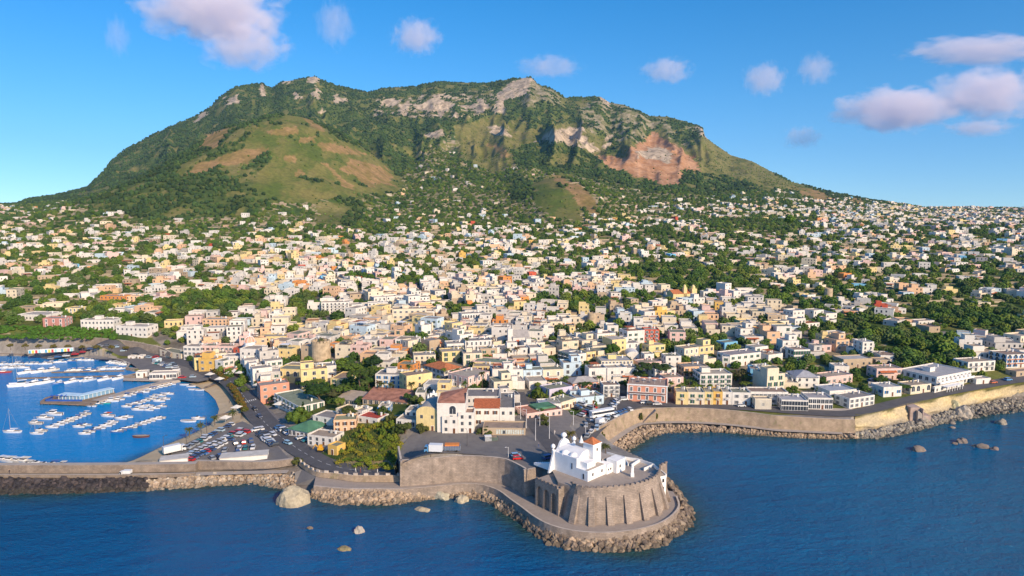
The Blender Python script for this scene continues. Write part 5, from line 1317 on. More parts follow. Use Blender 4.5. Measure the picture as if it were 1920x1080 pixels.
    def row(self, style, side, z, n=None, pitch=3.0, m=1.2, skip=0.0, door=False, r=random):
        L = self.w if side == 'f' else self.d
        n = n or max(1, int((L - 1.0) / pitch)); m = min(m, L / (2 * n))
        for k in range(n):
            if skip and r.random() < skip: continue
            s = L * (k + .5) / n
            if door and k == n // 2: self.put(DOOR, 'door', side, s, 0)
            else: self.put(WIN[style], 'window', side, s, z)
    def finish(self):
        self.wall.build('wall', [self.wm], self.e, obcol=self.col)
        if self.roof.f: self.roof.build('roof', [M_TERRACOTTA if self.rk in ('hip', 'gable', 'shed') and self.roofc is None or self.roofc == 'clay' else (self.roofc if not isinstance(self.roofc, tuple) else M_ROOF)], self.e, obcol=self.roofc if isinstance(self.roofc, tuple) else (1, 1, 1))
        return self.e
    def on_roof(self, me, name, x, y, z=None):
        o = link(name, me, self.e); o.location = (x, y, self.h if z is None else z); return o
LANDMARKS = []   # (u, v, phrase)
def LB(u0, vb0, u1, vb1, vt, depth, col, label, short=None, floors=None, win='plain', roofc=None, roof='flat', side=True, cat='house', hut=0, balc=None, n=None, par=.5, name='house', base=None, door=True, wallmat=None, fin=True, nside=None, top=True):
    """a building whose front foot runs from pixel (u0, vb0) to (u1, vb1); vt is the top of its left front corner"""
    a = at(u0, vb0, base) if base is not None else G(u0, vb0); b = at(u1, vb1, base) if base is not None else G(u1, vb1)
    dx, dy = b[0] - a[0], b[1] - a[1]; w = math.hypot(dx, dy); rz = math.atan2(dy, dx)
    h = (vb0 - vt) * a[1] / F * 1.0 - (par if roof == 'flat' else 0)
    h = max(2.6, h)
    H = House(((a[0]+b[0])/2, (a[1]+b[1])/2, min(a[2], b[2])), rz, w, depth, h, col, label, cat, roofc, roof=roof, par=par, name=name, wallmat=wallmat)
    fl = floors or max(1, int(round(h / 3.2))); fh = h / fl
    for k in range(fl):
        z = k * fh + fh * .52
        for sd in ('f', 'r', 'l'):
            if sd == 'f' or (side and H.faces_cam(sd)):
                H.row(win, sd, z, n=(n if sd == 'f' else nside), door=(door and k == 0 and sd == 'f'))
        if balc and k > 0:
            wB = balc if balc in BALC else 2.2
            nb = max(1, int(w / (wB + 1.2)))
            for q in range(nb): H.put(BALC[wB], 'balcony', 'f', w * (q + .5) / nb, k * fh + .1)
    if hut and roof == 'flat':
        hw = min(w * .4, 4.5); block(H.wall, -w/2 + w*.15*hut, depth*.45, -w/2 + w*.15*hut + hw, depth*.45 + min(4, depth*.4), h - .05, h + 2.3, .15, .15, roof=H.roof)
    if roof == 'flat' and top:
        H.on_roof(CHIM, 'chimney', w*.3, depth*.7); H.on_roof(AERIAL, 'aerial', -w*.32, depth*.6)
        if hut != 1: H.on_roof(TANK, 'water_tank', w*.1, depth*.75)
    if short: LANDMARKS.append(((u0+u1)/2, (vb0+vb1)/2, short))
    if fin: H.finish()
    return H

# --- buildings round the bay, from the red palazzo to the hotel on the right
H = LB(1176, 750, 1250.5, 756, 716.5, 15, SALMON, 'grand salmon pink palazzo with white window frames and balcony facing the bay road', 'the salmon palazzo', floors=2, win='tall', n=5, roofc=(.40, .30, .24), hut=0, door=False, fin=False, side=False, top=False)
mb = MB(); w, h = H.w, H.h
for z in (h + .5, ): mb.box(-w/2 - .25, -.3, z - .55, w/2 + .25, -.003, z + .06)
for x in (-w/2 - .1, w/2 - .45): mb.box(x, -.18, 0, x + .55, -.003, h - .1)
mb.build('cornice', [M_WHITE], H.e)
mb = MB(); zb = h * .52; mb.box(-w*.46, -1.2, zb - .25, w*.46, 0, zb, bottom=True); mb.box(-w*.46, -1.2, zb + .85, w*.46, -1.05, zb + 1.0); mb.build('balcony', [M_WHITE], H.e)
mb = MB()
for k in range(60): x = -w*.46 + w*.92 * (k + .5) / 60; mb.box(x - .09, -1.18, zb, x + .09, -1.08, zb + .85)
o = mb.build('balusters', [M_RAIL], H.e); o['kind'] = 'stuff'
mb = MB(); mb.lathe([(.9, 0), (1.1, .05), (.05, .5)], 8); pm = mb.data('parasol', [M_AWN])
for k in range(6): o = H.on_roof(pm, 'parasol', -w*.38 + k * w * .14, 5 + (k % 2) * 3, h + 2.0)
mb = MB(); mb.tube((0, 0, 0), (0, 0, 2.1), .06, n=5); pm = mb.data('parasol_pole', [M_WHITE])
for k in range(6): o = H.on_roof(pm, 'parasol_pole', -w*.38 + k * w * .14, 5 + (k % 2) * 3, h)
H.finish()
LB(1247, 731, 1281, 728, 707, 9, PINK, 'pale salmon annex with grey roof behind the right end of the palazzo', None, win='tall', floors=2)
for (a, b, c, lb, hh, wn_) in ((1267, 1290, YEL, 'yellow end house of the seafront terrace beside the palazzo', 733, 'green'), (1290.3, 1321, CREAM, 'cream yellow terrace house second from the palazzo', 733.5, 'green'), (1321.3, 1337, YEL, 'narrow yellow terrace house with green shutters in mid terrace', 733, 'green'), (1337.3, 1354, GOLD, 'orange yellow terrace house in mid terrace', 732.5, 'brown'), (1354.3, 1372, WHITE, 'narrow white terrace house right of the orange yellow one', 733, 'plain')):
    LB(a, 758.5, b, 759.3, hh, 9, c, lb, None, floors=2, win=wn_, balc=2.2, roofc=(.40, .36, .28))
LB(1372.3, 759.5, 1407, 760.5, 734, 9, WHITE, 'white terrace house with orange painted ground floor arches', 'the white seafront terrace', floors=2, win='grey')
LB(1407.3, 757, 1477, 757.5, 733, 9, WHITE, 'long plain white terrace block at the right end of the seafront row', None, floors=2, win='grey', n=9)
H = LB(1415, 767.5, 1446, 768, 746, 5, CREAM, 'pale screen walled shed with vertical ribs beside the bay road', None, floors=1, side=False, door=False, n=1, fin=False, top=False)
mb = MB()
for k in range(14): x = -H.w/2 + H.w * (k + .5) / 14; mb.box(x - .12, -.14, 0, x + .12, -.003, H.h)
o = mb.build('ribs', [M_AWN], H.e); o['kind'] = 'stuff'; H.finish()
H = LB(1465, 769.5, 1514, 771, 748, 11, WHITE, 'white two storey restaurant with long glazed upper gallery and grey roof', 'the gallery restaurant', floors=2, win='big', n=9, roofc=(.42, .42, .44), door=False)
LB(1515, 767, 1561, 768, 744, 10, WHITE, 'white building with brown roof band right of the gallery restaurant', None, floors=2, win='big', n=6, roofc=(.40, .38, .38))
LB(1592, 766, 1639, 758, 746, 9, WHITE, 'white house with arched door at the bend of the bay road', 'the house at the road bend', floors=2, win='grey')
LB(1555, 752, 1605, 748, 732, 12, WHITE, 'wide white house with broad blue grey flat roof behind the road bend', None, floors=1, roofc=(.40, .43, .47))
LB(1312, 729, 1372, 727, 700, 11, WHITE, 'white three storey block with green shutters and balconies behind the terrace', 'the green shuttered white block', floors=3, win='green', balc=2.2, hut=1)
LB(1282, 708, 1327, 705, 687, 10, PEACH, 'peach apartment block with orange balconies above the palazzo', 'the peach block', floors=2, win='brown', balc=5.0)
LB(1127, 699, 1187, 697, 676, 14, YEL, 'yellow three storey hotel with rows of tall windows among trees', 'the yellow hotel', floors=3, win='tall', n=9, hut=2, roofc=(.42, .42, .42), name='hotel', cat='hotel')
LB(1203, 697, 1240, 692, 680, 9, PINK, 'pink and lilac villa below a square white tower', 'the lilac villa', floors=1, win='grey')
LB(1208, 684, 1226, 683, 663, 6, WHITE, 'square white tower house rising behind the lilac villa', None, floors=2, n=1, top=False)
LB(1175, 678, 1199, 678, 665, 10, WHITE, 'white vaulted building beside a big green tree', None, floors=1, roof='vault', roofc=(.74, .72, .69), n=2)
LB(1248, 687, 1277, 686, 667, 8, WHITE, 'white blank walled villa among shrubs right of the white tower', None, floors=2, n=2)
LB(1368, 688, 1426, 681, 665, 11, WHITE, 'long white two storey house with green shutters on a slope', 'the long white house', floors=2, win='green', n=5, roofc=(.34, .30, .30))
LB(1354, 687, 1367.5, 688, 667, 9, WHITE, 'plain white wing left of the long white house', None, floors=2, n=1, win='green', top=False)
LB(1488, 677, 1518, 676, 655, 10, WHITE, 'white villa with a bank of tall dark windows', 'the tall windowed villa', floors=2, win='french', n=6)
LB(1462, 669, 1490, 673, 652, 10, WHITE, 'white villa wing with arched doorway left of the tall windowed villa', None, floors=2, win='bigarch', n=2)
LB(1406, 714, 1424, 715, 690, 9, BLUE_, 'bright blue half of the house with small terraces among trees', 'the bright blue house', floors=2, win='plain', balc=5.0)
LB(1424.3, 713, 1452, 711, 689, 9, WHITE, 'white half of the blue house with red brown shutters', None, floors=2, win='brown', balc=2.2)
LB(1475, 712, 1492, 727, 692, 11, WHITE, 'white villa wing with pale blue shaded side and hipped grey roof', None, floors=2, win='plain', roof='hip', roofc=(.42, .42, .44))
LB(1492.5, 727.5, 1536, 724, 707, 10, WHITE, 'white two storey villa with four upper windows above the gardens', 'the garden villa', floors=2, win='plain', n=4, roofc=(.45, .44, .44))
LB(1616, 671, 1637, 670, 640, 9, WHITE, 'tall white tower like house with battlement notches and outside stair', 'the white tower house', floors=4, win='plain', n=2, roofc=(.5, .48, .45))
LB(1586, 664, 1600, 666, 650, 6, WHITE, 'small white wing with red awning left of the white tower house', None, floors=1, n=1, top=False)
LB(1581, 691, 1635, 688, 673, 10, TANW, 'long tan stone building with grey flat roof below the white tower house', 'the tan stone building', floors=1, n=5, roofc=(.48, .47, .45), top=False)
LB(1642, 687, 1671, 687, 674, 7, TANW, 'roofless tan stone ruin with arched openings', None, floors=1, win='bigarch', n=3, top=False)
LB(1564, 701, 1592, 702, 685, 8, WHITE, 'small plain white house above the pink bungalow', None, floors=1, n=2)
LB(1549, 723, 1598, 717, 706, 9, PINK, 'low pink bungalow with orange awning near the bay road', 'the pink bungalow', floors=1, win='grey', roofc=(.44, .36, .28))
H = LB(1643, 712, 1691, 711, 690, 9, PINK, 'pink and white house with red tiled awning and open ground floor', 'the red awning house', floors=2, win='grey', fin=False)
mb = MB(); mb.face([(-H.w*.4, -1.6, H.h*.72), (H.w*.25, -1.6, H.h*.72), (H.w*.25, 0, H.h*.88), (-H.w*.4, 0, H.h*.88)]); mb.build('awning', [M_CLAYAWN], H.e); H.finish()
H = LB(1755, 731, 1819, 715, 705.5, 20, WHITE, 'large white hotel with curved upper balconies on the road above the cliff', 'the white cliff hotel', floors=2, win='big', n=9, roofc=(.43, .42, .42), name='hotel', cat='hotel', hut=2, fin=False)
mb = MB(); w, h = H.w, H.h; mb.box(-w*.5, -2.0, h*.52, w*.5, 0, h*.52 + .2, bottom=True); mb.box(-w*.5, -2.0, h*.52 + .2, w*.5, -1.85, h*.52 + 1.1); mb.box(-w*.5, -5.5, h*.40, -w*.05, -2.01, h*.40 + .2, bottom=True)
for k in range(7): x = -w*.5 + .3 + k * (w*.44/6); mb.box(x - .12, -5.4, 0, x + .12, -5.2, h*.40)
mb.build('balcony', [M_WHITE], H.e)
mb = MB(); mb.lathe([(1.5, 0), (1.5, 1.0)], 14); cm = mb.data('rounded_balcony', [M_WHITE])
for k in range(8): o = link('rounded_balcony', cm, H.e); o.location = (-w*.5 + w*(k + .5)/8, 0.35, h - 2.1)
H.finish()
LB(1711, 708, 1742, 716, 690, 16, WHITE, 'pale blue white rear block of the cliff hotel', None, floors=2, roofc=(.45, .45, .46))
H = LB(1752, 737, 1807, 724, 728, 1.2, WHITE, 'white roadside garden wall with two small windows before the cliff hotel', None, floors=1, n=6, top=False, cat='wall', name='garden_wall')
LB(1656, 744, 1690, 742, 725, 9, WHITE, 'white chapel like house with rounded front and blue door', 'the blue door house', floors=1, win='blue', n=3, roofc=(.48, .46, .44))
LB(1628, 735, 1655, 739, 722, 10, GREYW, 'low grey roofed house left of the blue door house', None, floors=1)
LB(1707, 739, 1745, 735, 722, 8, CREAM, 'cream bungalow with porch arches beside the road before the hotel', None, floors=1, win='bigarch', n=4)
LB(1814, 698, 1865, 694, 678, 10, WHITE, 'white villa with terracotta pergolas right of the cliff hotel', 'the pergola villa', floors=2, win='big', balc=5.0)
H = LB(1886, 690, 1930, 688, 664, 12, WHITE, 'white hotel with bright blue arched windows and orange bands at far right', 'the blue arched hotel', floors=3, win='bluearch', n=4, name='hotel', cat='hotel', fin=False)
mb = MB()
for k in (1, 2): mb.box(-H.w/2 - .05, -.35, H.h*k/3 - .2, H.w/2 + .05, -.003, H.h*k/3 + .15)
mb.build('band', [M_CLAYAWN], H.e); H.finish()
LB(1830, 721, 1857, 719, 711, 5, WHITE, 'low white garage with green door by the cliff road', None, floors=1, n=1, top=False)
LB(1905, 707, 1960, 700, 697, 6, TANW, 'tan roadside shed at the far right edge', None, floors=1, n=3, top=False)

# --- the convent and houses behind the square
B0 = 12.3
H = LB(820, 811, 873, 811.5, 752, 12, WHITE, 'tall white convent church front with fan window and rust red roof', 'the convent church', floors=1, win='plain', n=1, roof='gable', roofc=M_RUSTROOF, base=B0, name='convent_church', cat='church', side=False, door=False, fin=False)
H.roof = MB(); w, h, d = H.w, H.h, H.d
H.roof.face([(-w/2 + .2, -.1, h), (w/2 - .2, -.1, h), (w/2 - .2, d, h + 3.2), (-w/2 + .2, d, h + 1.0)]); H.wall.face([(w/2, d, h), (-w/2, d, h), (-w/2, d, h + .9), (w/2, d, h + .9)])
for s in (-1, 1): H.wall.face([(s*w/2, 0, h), (s*w/2, d, h), (s*w/2, d, h + .9)][::s])
o = H.put(WIN['bigarch'], 'window', 'f', w*.55, h*.72); o.scale = (1.3, 1, 1.2); H.finish()
LB(829, 812.5, 859, 813, 779, 5, WHITE, 'low white convent wing with two tall windows and tiled edge', None, floors=2, win='plain', n=2, base=B0, roofc=(.46, .22, .13), top=False)
LB(859.5, 812.5, 889, 812.5, 771, 7, WHITE, 'white convent stair block with brown roof', None, floors=3, win='plain', n=2, base=B0, roofc=(.36, .24, .18), top=False)
H = LB(889.5, 800, 936, 800, 763, 8, WHITE, 'white convent hall with bright orange tiled roof', 'the orange roofed hall', floors=2, win='brown', n=3, base=B0, roof='shed', roofc=M_CLAYAWN, side=False)
H.e.children[-1]
LB(936.5, 800, 965, 800, 762, 24, WHITE, 'long white convent block with dark flat roof beside the upper road', 'the convent block', floors=2, win='plain', n=2, nside=9, base=B0, roofc=(.24, .225, .21))
LB(874, 772, 936, 772, 741, 13, WHITE, 'rear white convent range with dark roof behind the orange roofed hall', None, floors=2, n=6, base=13, roofc=(.25, .23, .22), side=False)
H = LB(905, 816, 985, 817, 806, 9, TANW, 'low brown roofed convent annex with painted graffiti wall on the square', 'the graffiti annex', floors=1, n=1, base=B0, roofc=(.33, .26, .21), top=False, door=False, fin=False)
mb = MB(); r_ = random.Random(5)
for k in range(12):
    x = -H.w*.18 + k * H.w*.055; mb.box(x, -.06, .6, x + H.w*.04, -.003, 2.4)
o = mb.build('painted_panels', [simple_mat('graffiti', (.52, .56, .52), .8, var=.35, scale=6)], H.e); o['kind'] = 'stuff'; H.finish()
H = LB(781, 807, 821, 809, 770, 15, YEL, 'pale yellow apse building of the convent with rounded grey roof', 'the yellow apse', floors=2, win='plain', n=2, base=B0, roof='vault', roofc=(.44, .41, .37), side=False)
LB(743, 800, 780, 803, 784, 9, WHITE, 'white house with three square windows left of the yellow apse', None, floors=1, n=3, win='big', base=B0, top=False)
LB(760, 789, 782, 790, 768, 8, WHITE, 'white terraced house stepping up behind the three windowed one', None, floors=2, n=2, base=13)
LB(794, 745, 842, 747, 719, 11, WHITE, 'plain white hall with grey roof behind the convent church', 'the plain white hall', floors=2, n=2, base=13, roofc=(.42, .42, .41))
LB(779, 757, 797, 757, 735, 9, WHITE, 'small white house with grey terrace left of the plain white hall', None, floors=2, n=1, base=13)
e = empty('bell_gable', at(813, 752, 20)); tag(e, 'ornate white bell gable with pinnacles above the yellow apse', 'bell gable')
mb = MB(); mb.box(-2.8, 0, -7.5, 2.8, .8, 1.0); mb.box(-1.6, 0, 1.0, 1.6, .8, 3.4); mb.lathe([(.5, 3.4), (.6, 3.8), (.1, 4.8)], 8, 0, .4)
for s in (-1, 1): mb.lathe([(.45, 1.0), (.5, 1.5), (.1, 3.2)], 8, s * 2.4, .4)
mb.build('gable', [M_LIME], e); o = link('opening', WIN['bigarch'], e); o.location = (0, 0, 1.8); o.scale = (.6, 1, .5)
LB(833, 713.5, 865, 706, 694, 17, WHITE, 'white palace with terracotta hipped roof', 'the terracotta roofed palace', floors=2, win='grey', n=4, roof='hip', roofc='clay')
LB(763, 742, 811, 733, 703, 9, YEL, 'tall blank yellow wall of a house right of the palms', 'the tall yellow wall house', floors=3, n=1, win='plain', top=True)
LB(704, 729, 757, 727, 700, 11, WHITE, 'white house with blue framed windows above the palm garden', 'the palm garden house', floors=3, win='blue', n=4, hut=2)
LB(878, 733, 918, 722, 705, 14, PINK, 'pink palace with tall windows and white trim', 'the pink palace', floors=2, win='tall', n=5)
LB(886, 701, 925, 703, 684, 9, YEL, 'pale yellow house on the corner before the big pink house', None, floors=2, n=4, win='brown')
LB(886, 690, 957, 699, 672, 11, PINK, 'big pale pink house with green terrace roof', 'the big pink house', floors=2, win='grey', roofc=(.24, .30, .22))
LB(744, 697, 775, 698, 681, 9, ORANGE_, 'bright orange house beside the dark round trees', 'the bright orange house', floors=2, n=2)
LB(776, 683, 817, 680, 666, 10, CREAM, 'cream house with blank walls behind the orange house', None, floors=2, n=4)
LB(829, 679, 873, 676, 659, 10, YEL, 'yellow house with two dark green doors', 'the yellow terrace house', floors=2, win='french', n=3)
H = LB(680, 758, 765, 757, 748, 12, TANW, 'long dark shed with brown roof below the palm garden', 'the long brown shed', floors=1, n=8, win='big', roof='shed', roofc=M_RUSTROOF, name='shed', cat='shed', door=False)
LB(632, 757, 679, 756, 748, 9, TANW, 'open shelter with pale tan roof left of the long brown shed', None, floors=1, n=6, win='big', roof='shed', roofc=(.46, .38, .30), name='shed', cat='shed', door=False)
LB(620, 732, 648, 730, 708, 15, YEL, 'yellow hotel end wall with long balconied side and roof terrace', 'the balconied hotel', floors=3, win='green', n=2, nside=5, name='hotel', cat='hotel', roofc=(.36, .26, .18))
LB(520, 711, 602, 705, 690, 10, YEL, 'long pale yellow building with arched windows', 'the long yellow building', floors=1, win='bigarch', n=6)
LB(534, 700, 601, 697, 683, 8, WHITE, 'white upper storey range behind the long yellow building', None, floors=1, n=8)
H = LB(515, 756, 560, 779, 736, 13, WHITE, 'white seafront hotel with rows of dark green shutters and green flat roof', 'the green shuttered hotel', floors=3, win='green', n=6, balc=2.2, roofc=(.27, .31, .22), name='hotel', cat='hotel')
LB(489, 752, 543, 737, 722, 9, SALMON, 'salmon house with white trim left of the green shuttered hotel', 'the salmon house', floors=2, n=3, win='grey')
H = LB(541, 817, 578, 819, 802, 13, WHITE, 'single storey restaurant with bright green hipped roof by the coast road', 'the green roofed restaurant', floors=1, win='big', n=5, roof='hip', roofc=M_GREENROOF, name='restaurant', cat='restaurant')
LB(587, 797, 634, 797, 777, 9, WHITE, 'white house with sloping parapet above the green roofed restaurant', 'the parapet house', floors=2, n=3, win='plain')
LB(630, 784, 657, 785, 764, 8, CREAM, 'cream house with tiled terrace edge behind the parapet house', None, floors=2, n=2)
LB(577, 834, 625, 833, 813, 8, WHITE, 'white roadside house with blue door and orange tiled strip', 'the blue doored house', floors=2, n=4, win='plain')
LB(626, 812, 668, 802, 786, 8, PEACH, 'peach house with green roof terrace beside the garden slope', None, floors=2, n=3, win='brown', roofc=(.33, .33, .20))
LB(615, 851, 632, 853, 832, 5, GOLD, 'small ochre hut at the foot of the garden slope', 'the ochre hut', floors=1, n=1, top=False)
LB(660, 780, 679, 781, 766, 7, WHITE, 'white flat house with two dark openings near the garden slope', None, floors=1, n=2, win='big')
LB(670, 792, 708, 793, 778, 8, WHITE, 'low white house with bright red roof above the garden slope', None, floors=1, n=3, roofc=(.50, .09, .06))
LB(709, 778, 729, 776, 760, 7, WHITE, 'small white house with blue windows beside the olive tree', None, floors=2, n=3, win='blue')

# --- the town side of the port
H = LB(373, 697, 403, 696, 671, 9, GOLD, 'ochre corner house with stepped upper floor facing the port', 'the ochre corner house', floors=2, n=2, win='grey', fin=False)
block(H.wall, -H.w/2 + .8, 2.5, -H.w/2 + .8 + H.w*.5, 8, H.h - .1, H.h + 3.2, .3, .2, roof=H.roof); H.finish()
LB(345, 675, 376, 673, 648, 10, WHITE, 'white three storey house with dark shutters above the port road', 'the white port house', floors=3, n=4, win='grey')
LB(376.5, 670, 405, 668, 647, 9, PINK, 'pinkish house with three tall windows right of the white port house', None, floors=2, n=3, win='brown')
LB(405.5, 667, 437, 665, 648, 9, PINK, 'pale pink house with iron balconies in the port row', None, floors=2, n=4, win='grey', balc=2.2)
LB(438, 668, 450, 668, 652, 8, RED_, 'small red house wall in the port row', None, floors=2, n=1)
LB(404, 697, 420, 698, 674, 8, WHITE, 'narrow white house right of the ochre corner house', None, floors=2, n=1, win='green')
LB(418, 688, 452, 684, 667, 9, WHITE, 'white house with roof terrace behind the beach hedge', None, floors=2, n=4)
LB(420, 701, 436, 702, 690, 6, SALMON, 'low salmon cafe with awning facing the beach', None, floors=1, n=1)
LB(451, 687, 485, 685, 652, 12, WHITE, 'white church body carrying the pink dome', None, floors=2, n=3, name='church', cat='church', top=False)
p = G(463, 679); e = empty('church_dome', (p[0], p[1] + 6, p[2] + 8.6)); tag(e, 'pink ribbed church dome with white drum and lantern above the port', 'dome'); LANDMARKS.append((463, 645, 'the pink dome'))
mb = MB(); mb.lathe([(3.3, -1), (3.3, 2.6), (3.6, 2.7), (3.6, 3.0)], 16); mb.build('drum', [M_LIME], e)
mb = MB(); mb.lathe([(3.2 * math.cos(t), 3.0 + 3.7 * math.sin(t)) for t in np.linspace(0, 1.4, 8)], 16); mb.build('dome', [simple_mat('pink_tiles', (.70, .36, .24), .8, var=.15)], e)
mb = MB()
for k in range(8):
    t0 = 2 * math.pi * k / 8
    for a, b in zip(np.linspace(0, 1.4, 8)[:-1], np.linspace(0, 1.4, 8)[1:]): mb.tube((3.27*math.cos(a)*math.cos(t0), 3.27*math.cos(a)*math.sin(t0), 3 + 3.77*math.sin(a)), (3.27*math.cos(b)*math.cos(t0), 3.27*math.cos(b)*math.sin(t0), 3 + 3.77*math.sin(b)), .12, n=4)
mb.build('ribs', [M_LIME], e); mb = MB(); mb.lathe([(.6, 6.6), (.6, 7.8), (.75, 7.9), (.1, 8.8)], 8); mb.build('lantern', [M_LIME], e)
LB(486, 652, 536, 648, 630, 10, YEL, 'pale yellow house with two rows of dark windows behind the dome', None, floors=2, n=5, win='brown')
LB(280, 711, 331, 709.5, 699.5, 7, WHITE, 'low white harbour office with dark windows on the jetty', 'the harbour office', floors=1, n=8, win='big', base=1.6, top=False)
LB(255, 707, 276, 706, 701, 5, WHITE, 'small white kiosk left of the harbour office', None, floors=1, n=2, base=1.6, top=False)
LB(300, 667, 340, 673, 655, 8, CREAM, 'cream house with brown shop front at the turn of the port road', None, floors=2, n=3, win='brown')
e = empty('beach_huts', G(53, 663)); tag(e, 'row of white beach huts with coloured doors on the far quay', 'huts'); q = G(138, 665); L = math.hypot(q[0] - e.location[0], q[1] - e.location[1]); e.rotation_euler[2] = math.atan2(q[1] - e.location[1], q[0] - e.location[0])
hm = MB(); hw = L / 14; hm.box(0.05, 0, 0, hw - .05, 2.5, 2.3); hme = hm.data('hut', [M_WHITE]); dm = MB(); dm.box(.3, -.06, 0, hw - .3, 0, 2.0); dme = dm.data('hut_door', [M_PLASTER])
for k in range(14):
    o = link('hut', hme, e); o.location = (k * hw, 0, 0); o2 = link('hut_door', dme, o, [(.1, .4, .6), (.6, .08, .08), (.8, .8, .78), (.75, .62, .1), (.3, .6, .65)][(k * 3) % 5])
for (u_, v_, w_, c_, lb) in ((240, 676, 12, WHITE, 'white canvas topped kiosk on the quay'), (258, 675, 9, WHITE, 'small white kiosk with pale roof beside the quay road'), (286, 681, 7, LBLUE, 'tiny pale blue kiosk at the quay corner')):
    LB(u_, v_, u_ + w_, v_, v_ - 7, 4, c_, lb, None, floors=1, n=1, top=False, name='kiosk', cat='kiosk')
# --- landmarks further back
def round_tower(u, vb, vt, wpx, label, short, col, top_teeth=True):
    p = G(u, vb); r = wpx / 2 * p[1] / F; h = (vb - vt) * p[1] / F; e = empty('stone_tower', p); tag(e, label, 'tower'); LANDMARKS.append((u, vb, short))
    mb = MB(); mb.lathe([(r*1.12, -2), (r*1.04, h*.3), (r, h), (r - .8, h), (r - .8, h - 1)], 24); mb.build('wall', [M_TOWER], e)
    if top_teeth:
        mb = MB(); mb.box(-.7, -.45, 0, .7, .45, 1.1); me = mb.data('merlon', [M_TOWER]); nn = max(8, int(r * 3))
        for k in range(nn): t = 2*math.pi*k/nn; o = link('merlon', me, e); o.location = ((r-.45)*math.cos(t), (r-.45)*math.sin(t), h); o.rotation_euler[2] = t + R(90)
    FOOT.append((p[0], p[1], r + 2, None)); return e
M_TOWER = simple_mat('tower_stone', (.46, .36, .24), .95, var=.3, scale=1.2)
round_tower(602, 672, 640, 35, 'massive round tan stone tower with broken battlements in the old town', 'the round stone tower', TANW)
LB(565, 674, 585, 673, 647, 8, TANW, 'brown stone wall block joined to the left of the round tower', None, floors=2, n=1, top=False, wallmat=None)
round_tower(1109, 609, 586, 15, 'slim round stone tower beside a row of green trees', 'the slim stone tower', TANW, False)
round_tower(1553, 560, 540, 14, 'short round stone tower on the far hillside right of centre', 'the far stone tower', TANW, False)
H = LB(1262, 569, 1300, 567, 551, 12, YEL, 'yellow church with orange roof and bell towers far back in the town', 'the yellow church', floors=1, n=3, win='arch', roof='gable', roofc='clay', name='church', cat='church', fin=False)
H.wall.box(-H.w/2 + 10, 0, -2, -H.w/2 + 13, 3, H.h + 5); H.wall.lathe([(1.6, H.h + 5), (1.2, H.h + 6.5), (.1, H.h + 8)], 8, -H.w/2 + 11.5, 1.5); H.wall.box(H.w/2 - 2, -1, -2, H.w/2 + 2.5, 4, H.h + 4); H.wall.lathe([(1.9, H.h + 4), (1.5, H.h + 6), (.1, H.h + 7.5)], 8, H.w/2 + .3, 1.5); H.finish()
LB(1340, 581, 1371, 582, 566, 9, GOLD, 'vivid orange yellow house in the back of the town', 'the vivid orange house', floors=2, n=3)
LB(1208, 641, 1236, 641, 617, 9, RED_, 'dark red three storey house behind the salmon palazzo', 'the dark red house', floors=3, n=3, win='grey', balc=2.2)
LB(1165, 638, 1186, 637, 628, 8, SALMON, 'brick orange low house left of the dark red house', None, floors=1, n=2)
LB(1187, 643, 1206, 643, 629, 8, SALMON, 'brick orange tall house beside the dark red house', None, floors=2, n=2)
LB(603, 589, 655, 588, 566, 10, WHITE, 'white four storey apartment block with balconies in mid town', 'the white apartment block', floors=4, n=7, win='plain', balc=2.2)
LB(690, 584, 728, 583, 567, 9, WHITE, 'white apartment block with dark windows right of the bigger one', None, floors=3, n=5)
LB(736, 609, 800, 607, 579, 12, CREAM, 'large cream palace with long flat roofs in mid town', 'the large cream palace', floors=3, n=6, win='grey', hut=2)
LB(866, 612, 911, 609, 588, 10, WHITE, 'long white building with a row of arched windows', 'the arched white building', floors=2, n=9, win='arch')
LB(838, 667, 872, 665, 644, 10, WHITE, 'wide white school like block left half with ground arches', None, floors=2, n=5, win='grey')
LB(872.5, 666, 922, 664, 638, 10, WHITE, 'wide white three storey block with tall windows', 'the wide white block', floors=3, n=6, win='tall')
H = LB(962, 656, 992, 655, 632, 14, WHITE, 'small red and white church with gabled front', 'the red and white church', floors=1, n=2, win='arch', roof='gable', roofc=(.46, .42, .38), name='church', cat='church', fin=False)
H.wall.box(-H.w/2 - 3, 1, -2, -H.w/2, 4, H.h + 5); mb = MB(); mb.box(-H.w*.3, -.08, .5, -H.w*.12, -.003, H.h*.8); mb.box(H.w*.12, -.08, .5, H.w*.3, -.003, H.h*.8); mb.build('red_panel', [simple_mat('red_plaster', (.60, .16, .08), .9)], H.e); H.finish()
H = LB(1046, 676, 1081, 688, 653, 9, CREAM, 'long cream hotel side with balconies and dark shutters', 'the cream hotel', floors=3, n=6, win='green', balc=2.2, roofc=(.30, .29, .30), name='hotel', cat='hotel')
LB(1082, 688, 1099, 685, 663, 9, WHITE, 'blank white gable beside the cream hotel', None, floors=2, n=1, top=False)
LB(1099.5, 685, 1117, 683, 659, 9, YEL, 'yellow house right of the blank white gable', None, floors=2, n=2, win='brown')
LB(1080, 757, 1132, 757, 740, 9, LBLUE, 'pale blue house with low curved terrace wall facing the bay square', 'the pale blue house', floors=1, n=4, hut=2)
LB(1069, 748, 1090, 749, 731, 8, LBLUE, 'pale blue taller part behind the curved terrace wall', None, floors=2, n=2)
LB(1030, 747, 1073, 743, 726, 9, LILAC, 'lilac house with sunken roof terrace', 'the lilac house', floors=2, n=1)
LB(1074, 731, 1121, 729, 716, 10, SALMON, 'salmon house with grey hipped roof and white trim', None, floors=1, n=4, roof='hip', roofc=(.46, .43, .40), win='tall')
LB(1012, 768, 1052, 769, 755, 9, WHITE, 'white shop with slate blue roof by the paved plaza', None, floors=1, n=3, roofc=(.36, .40, .46))
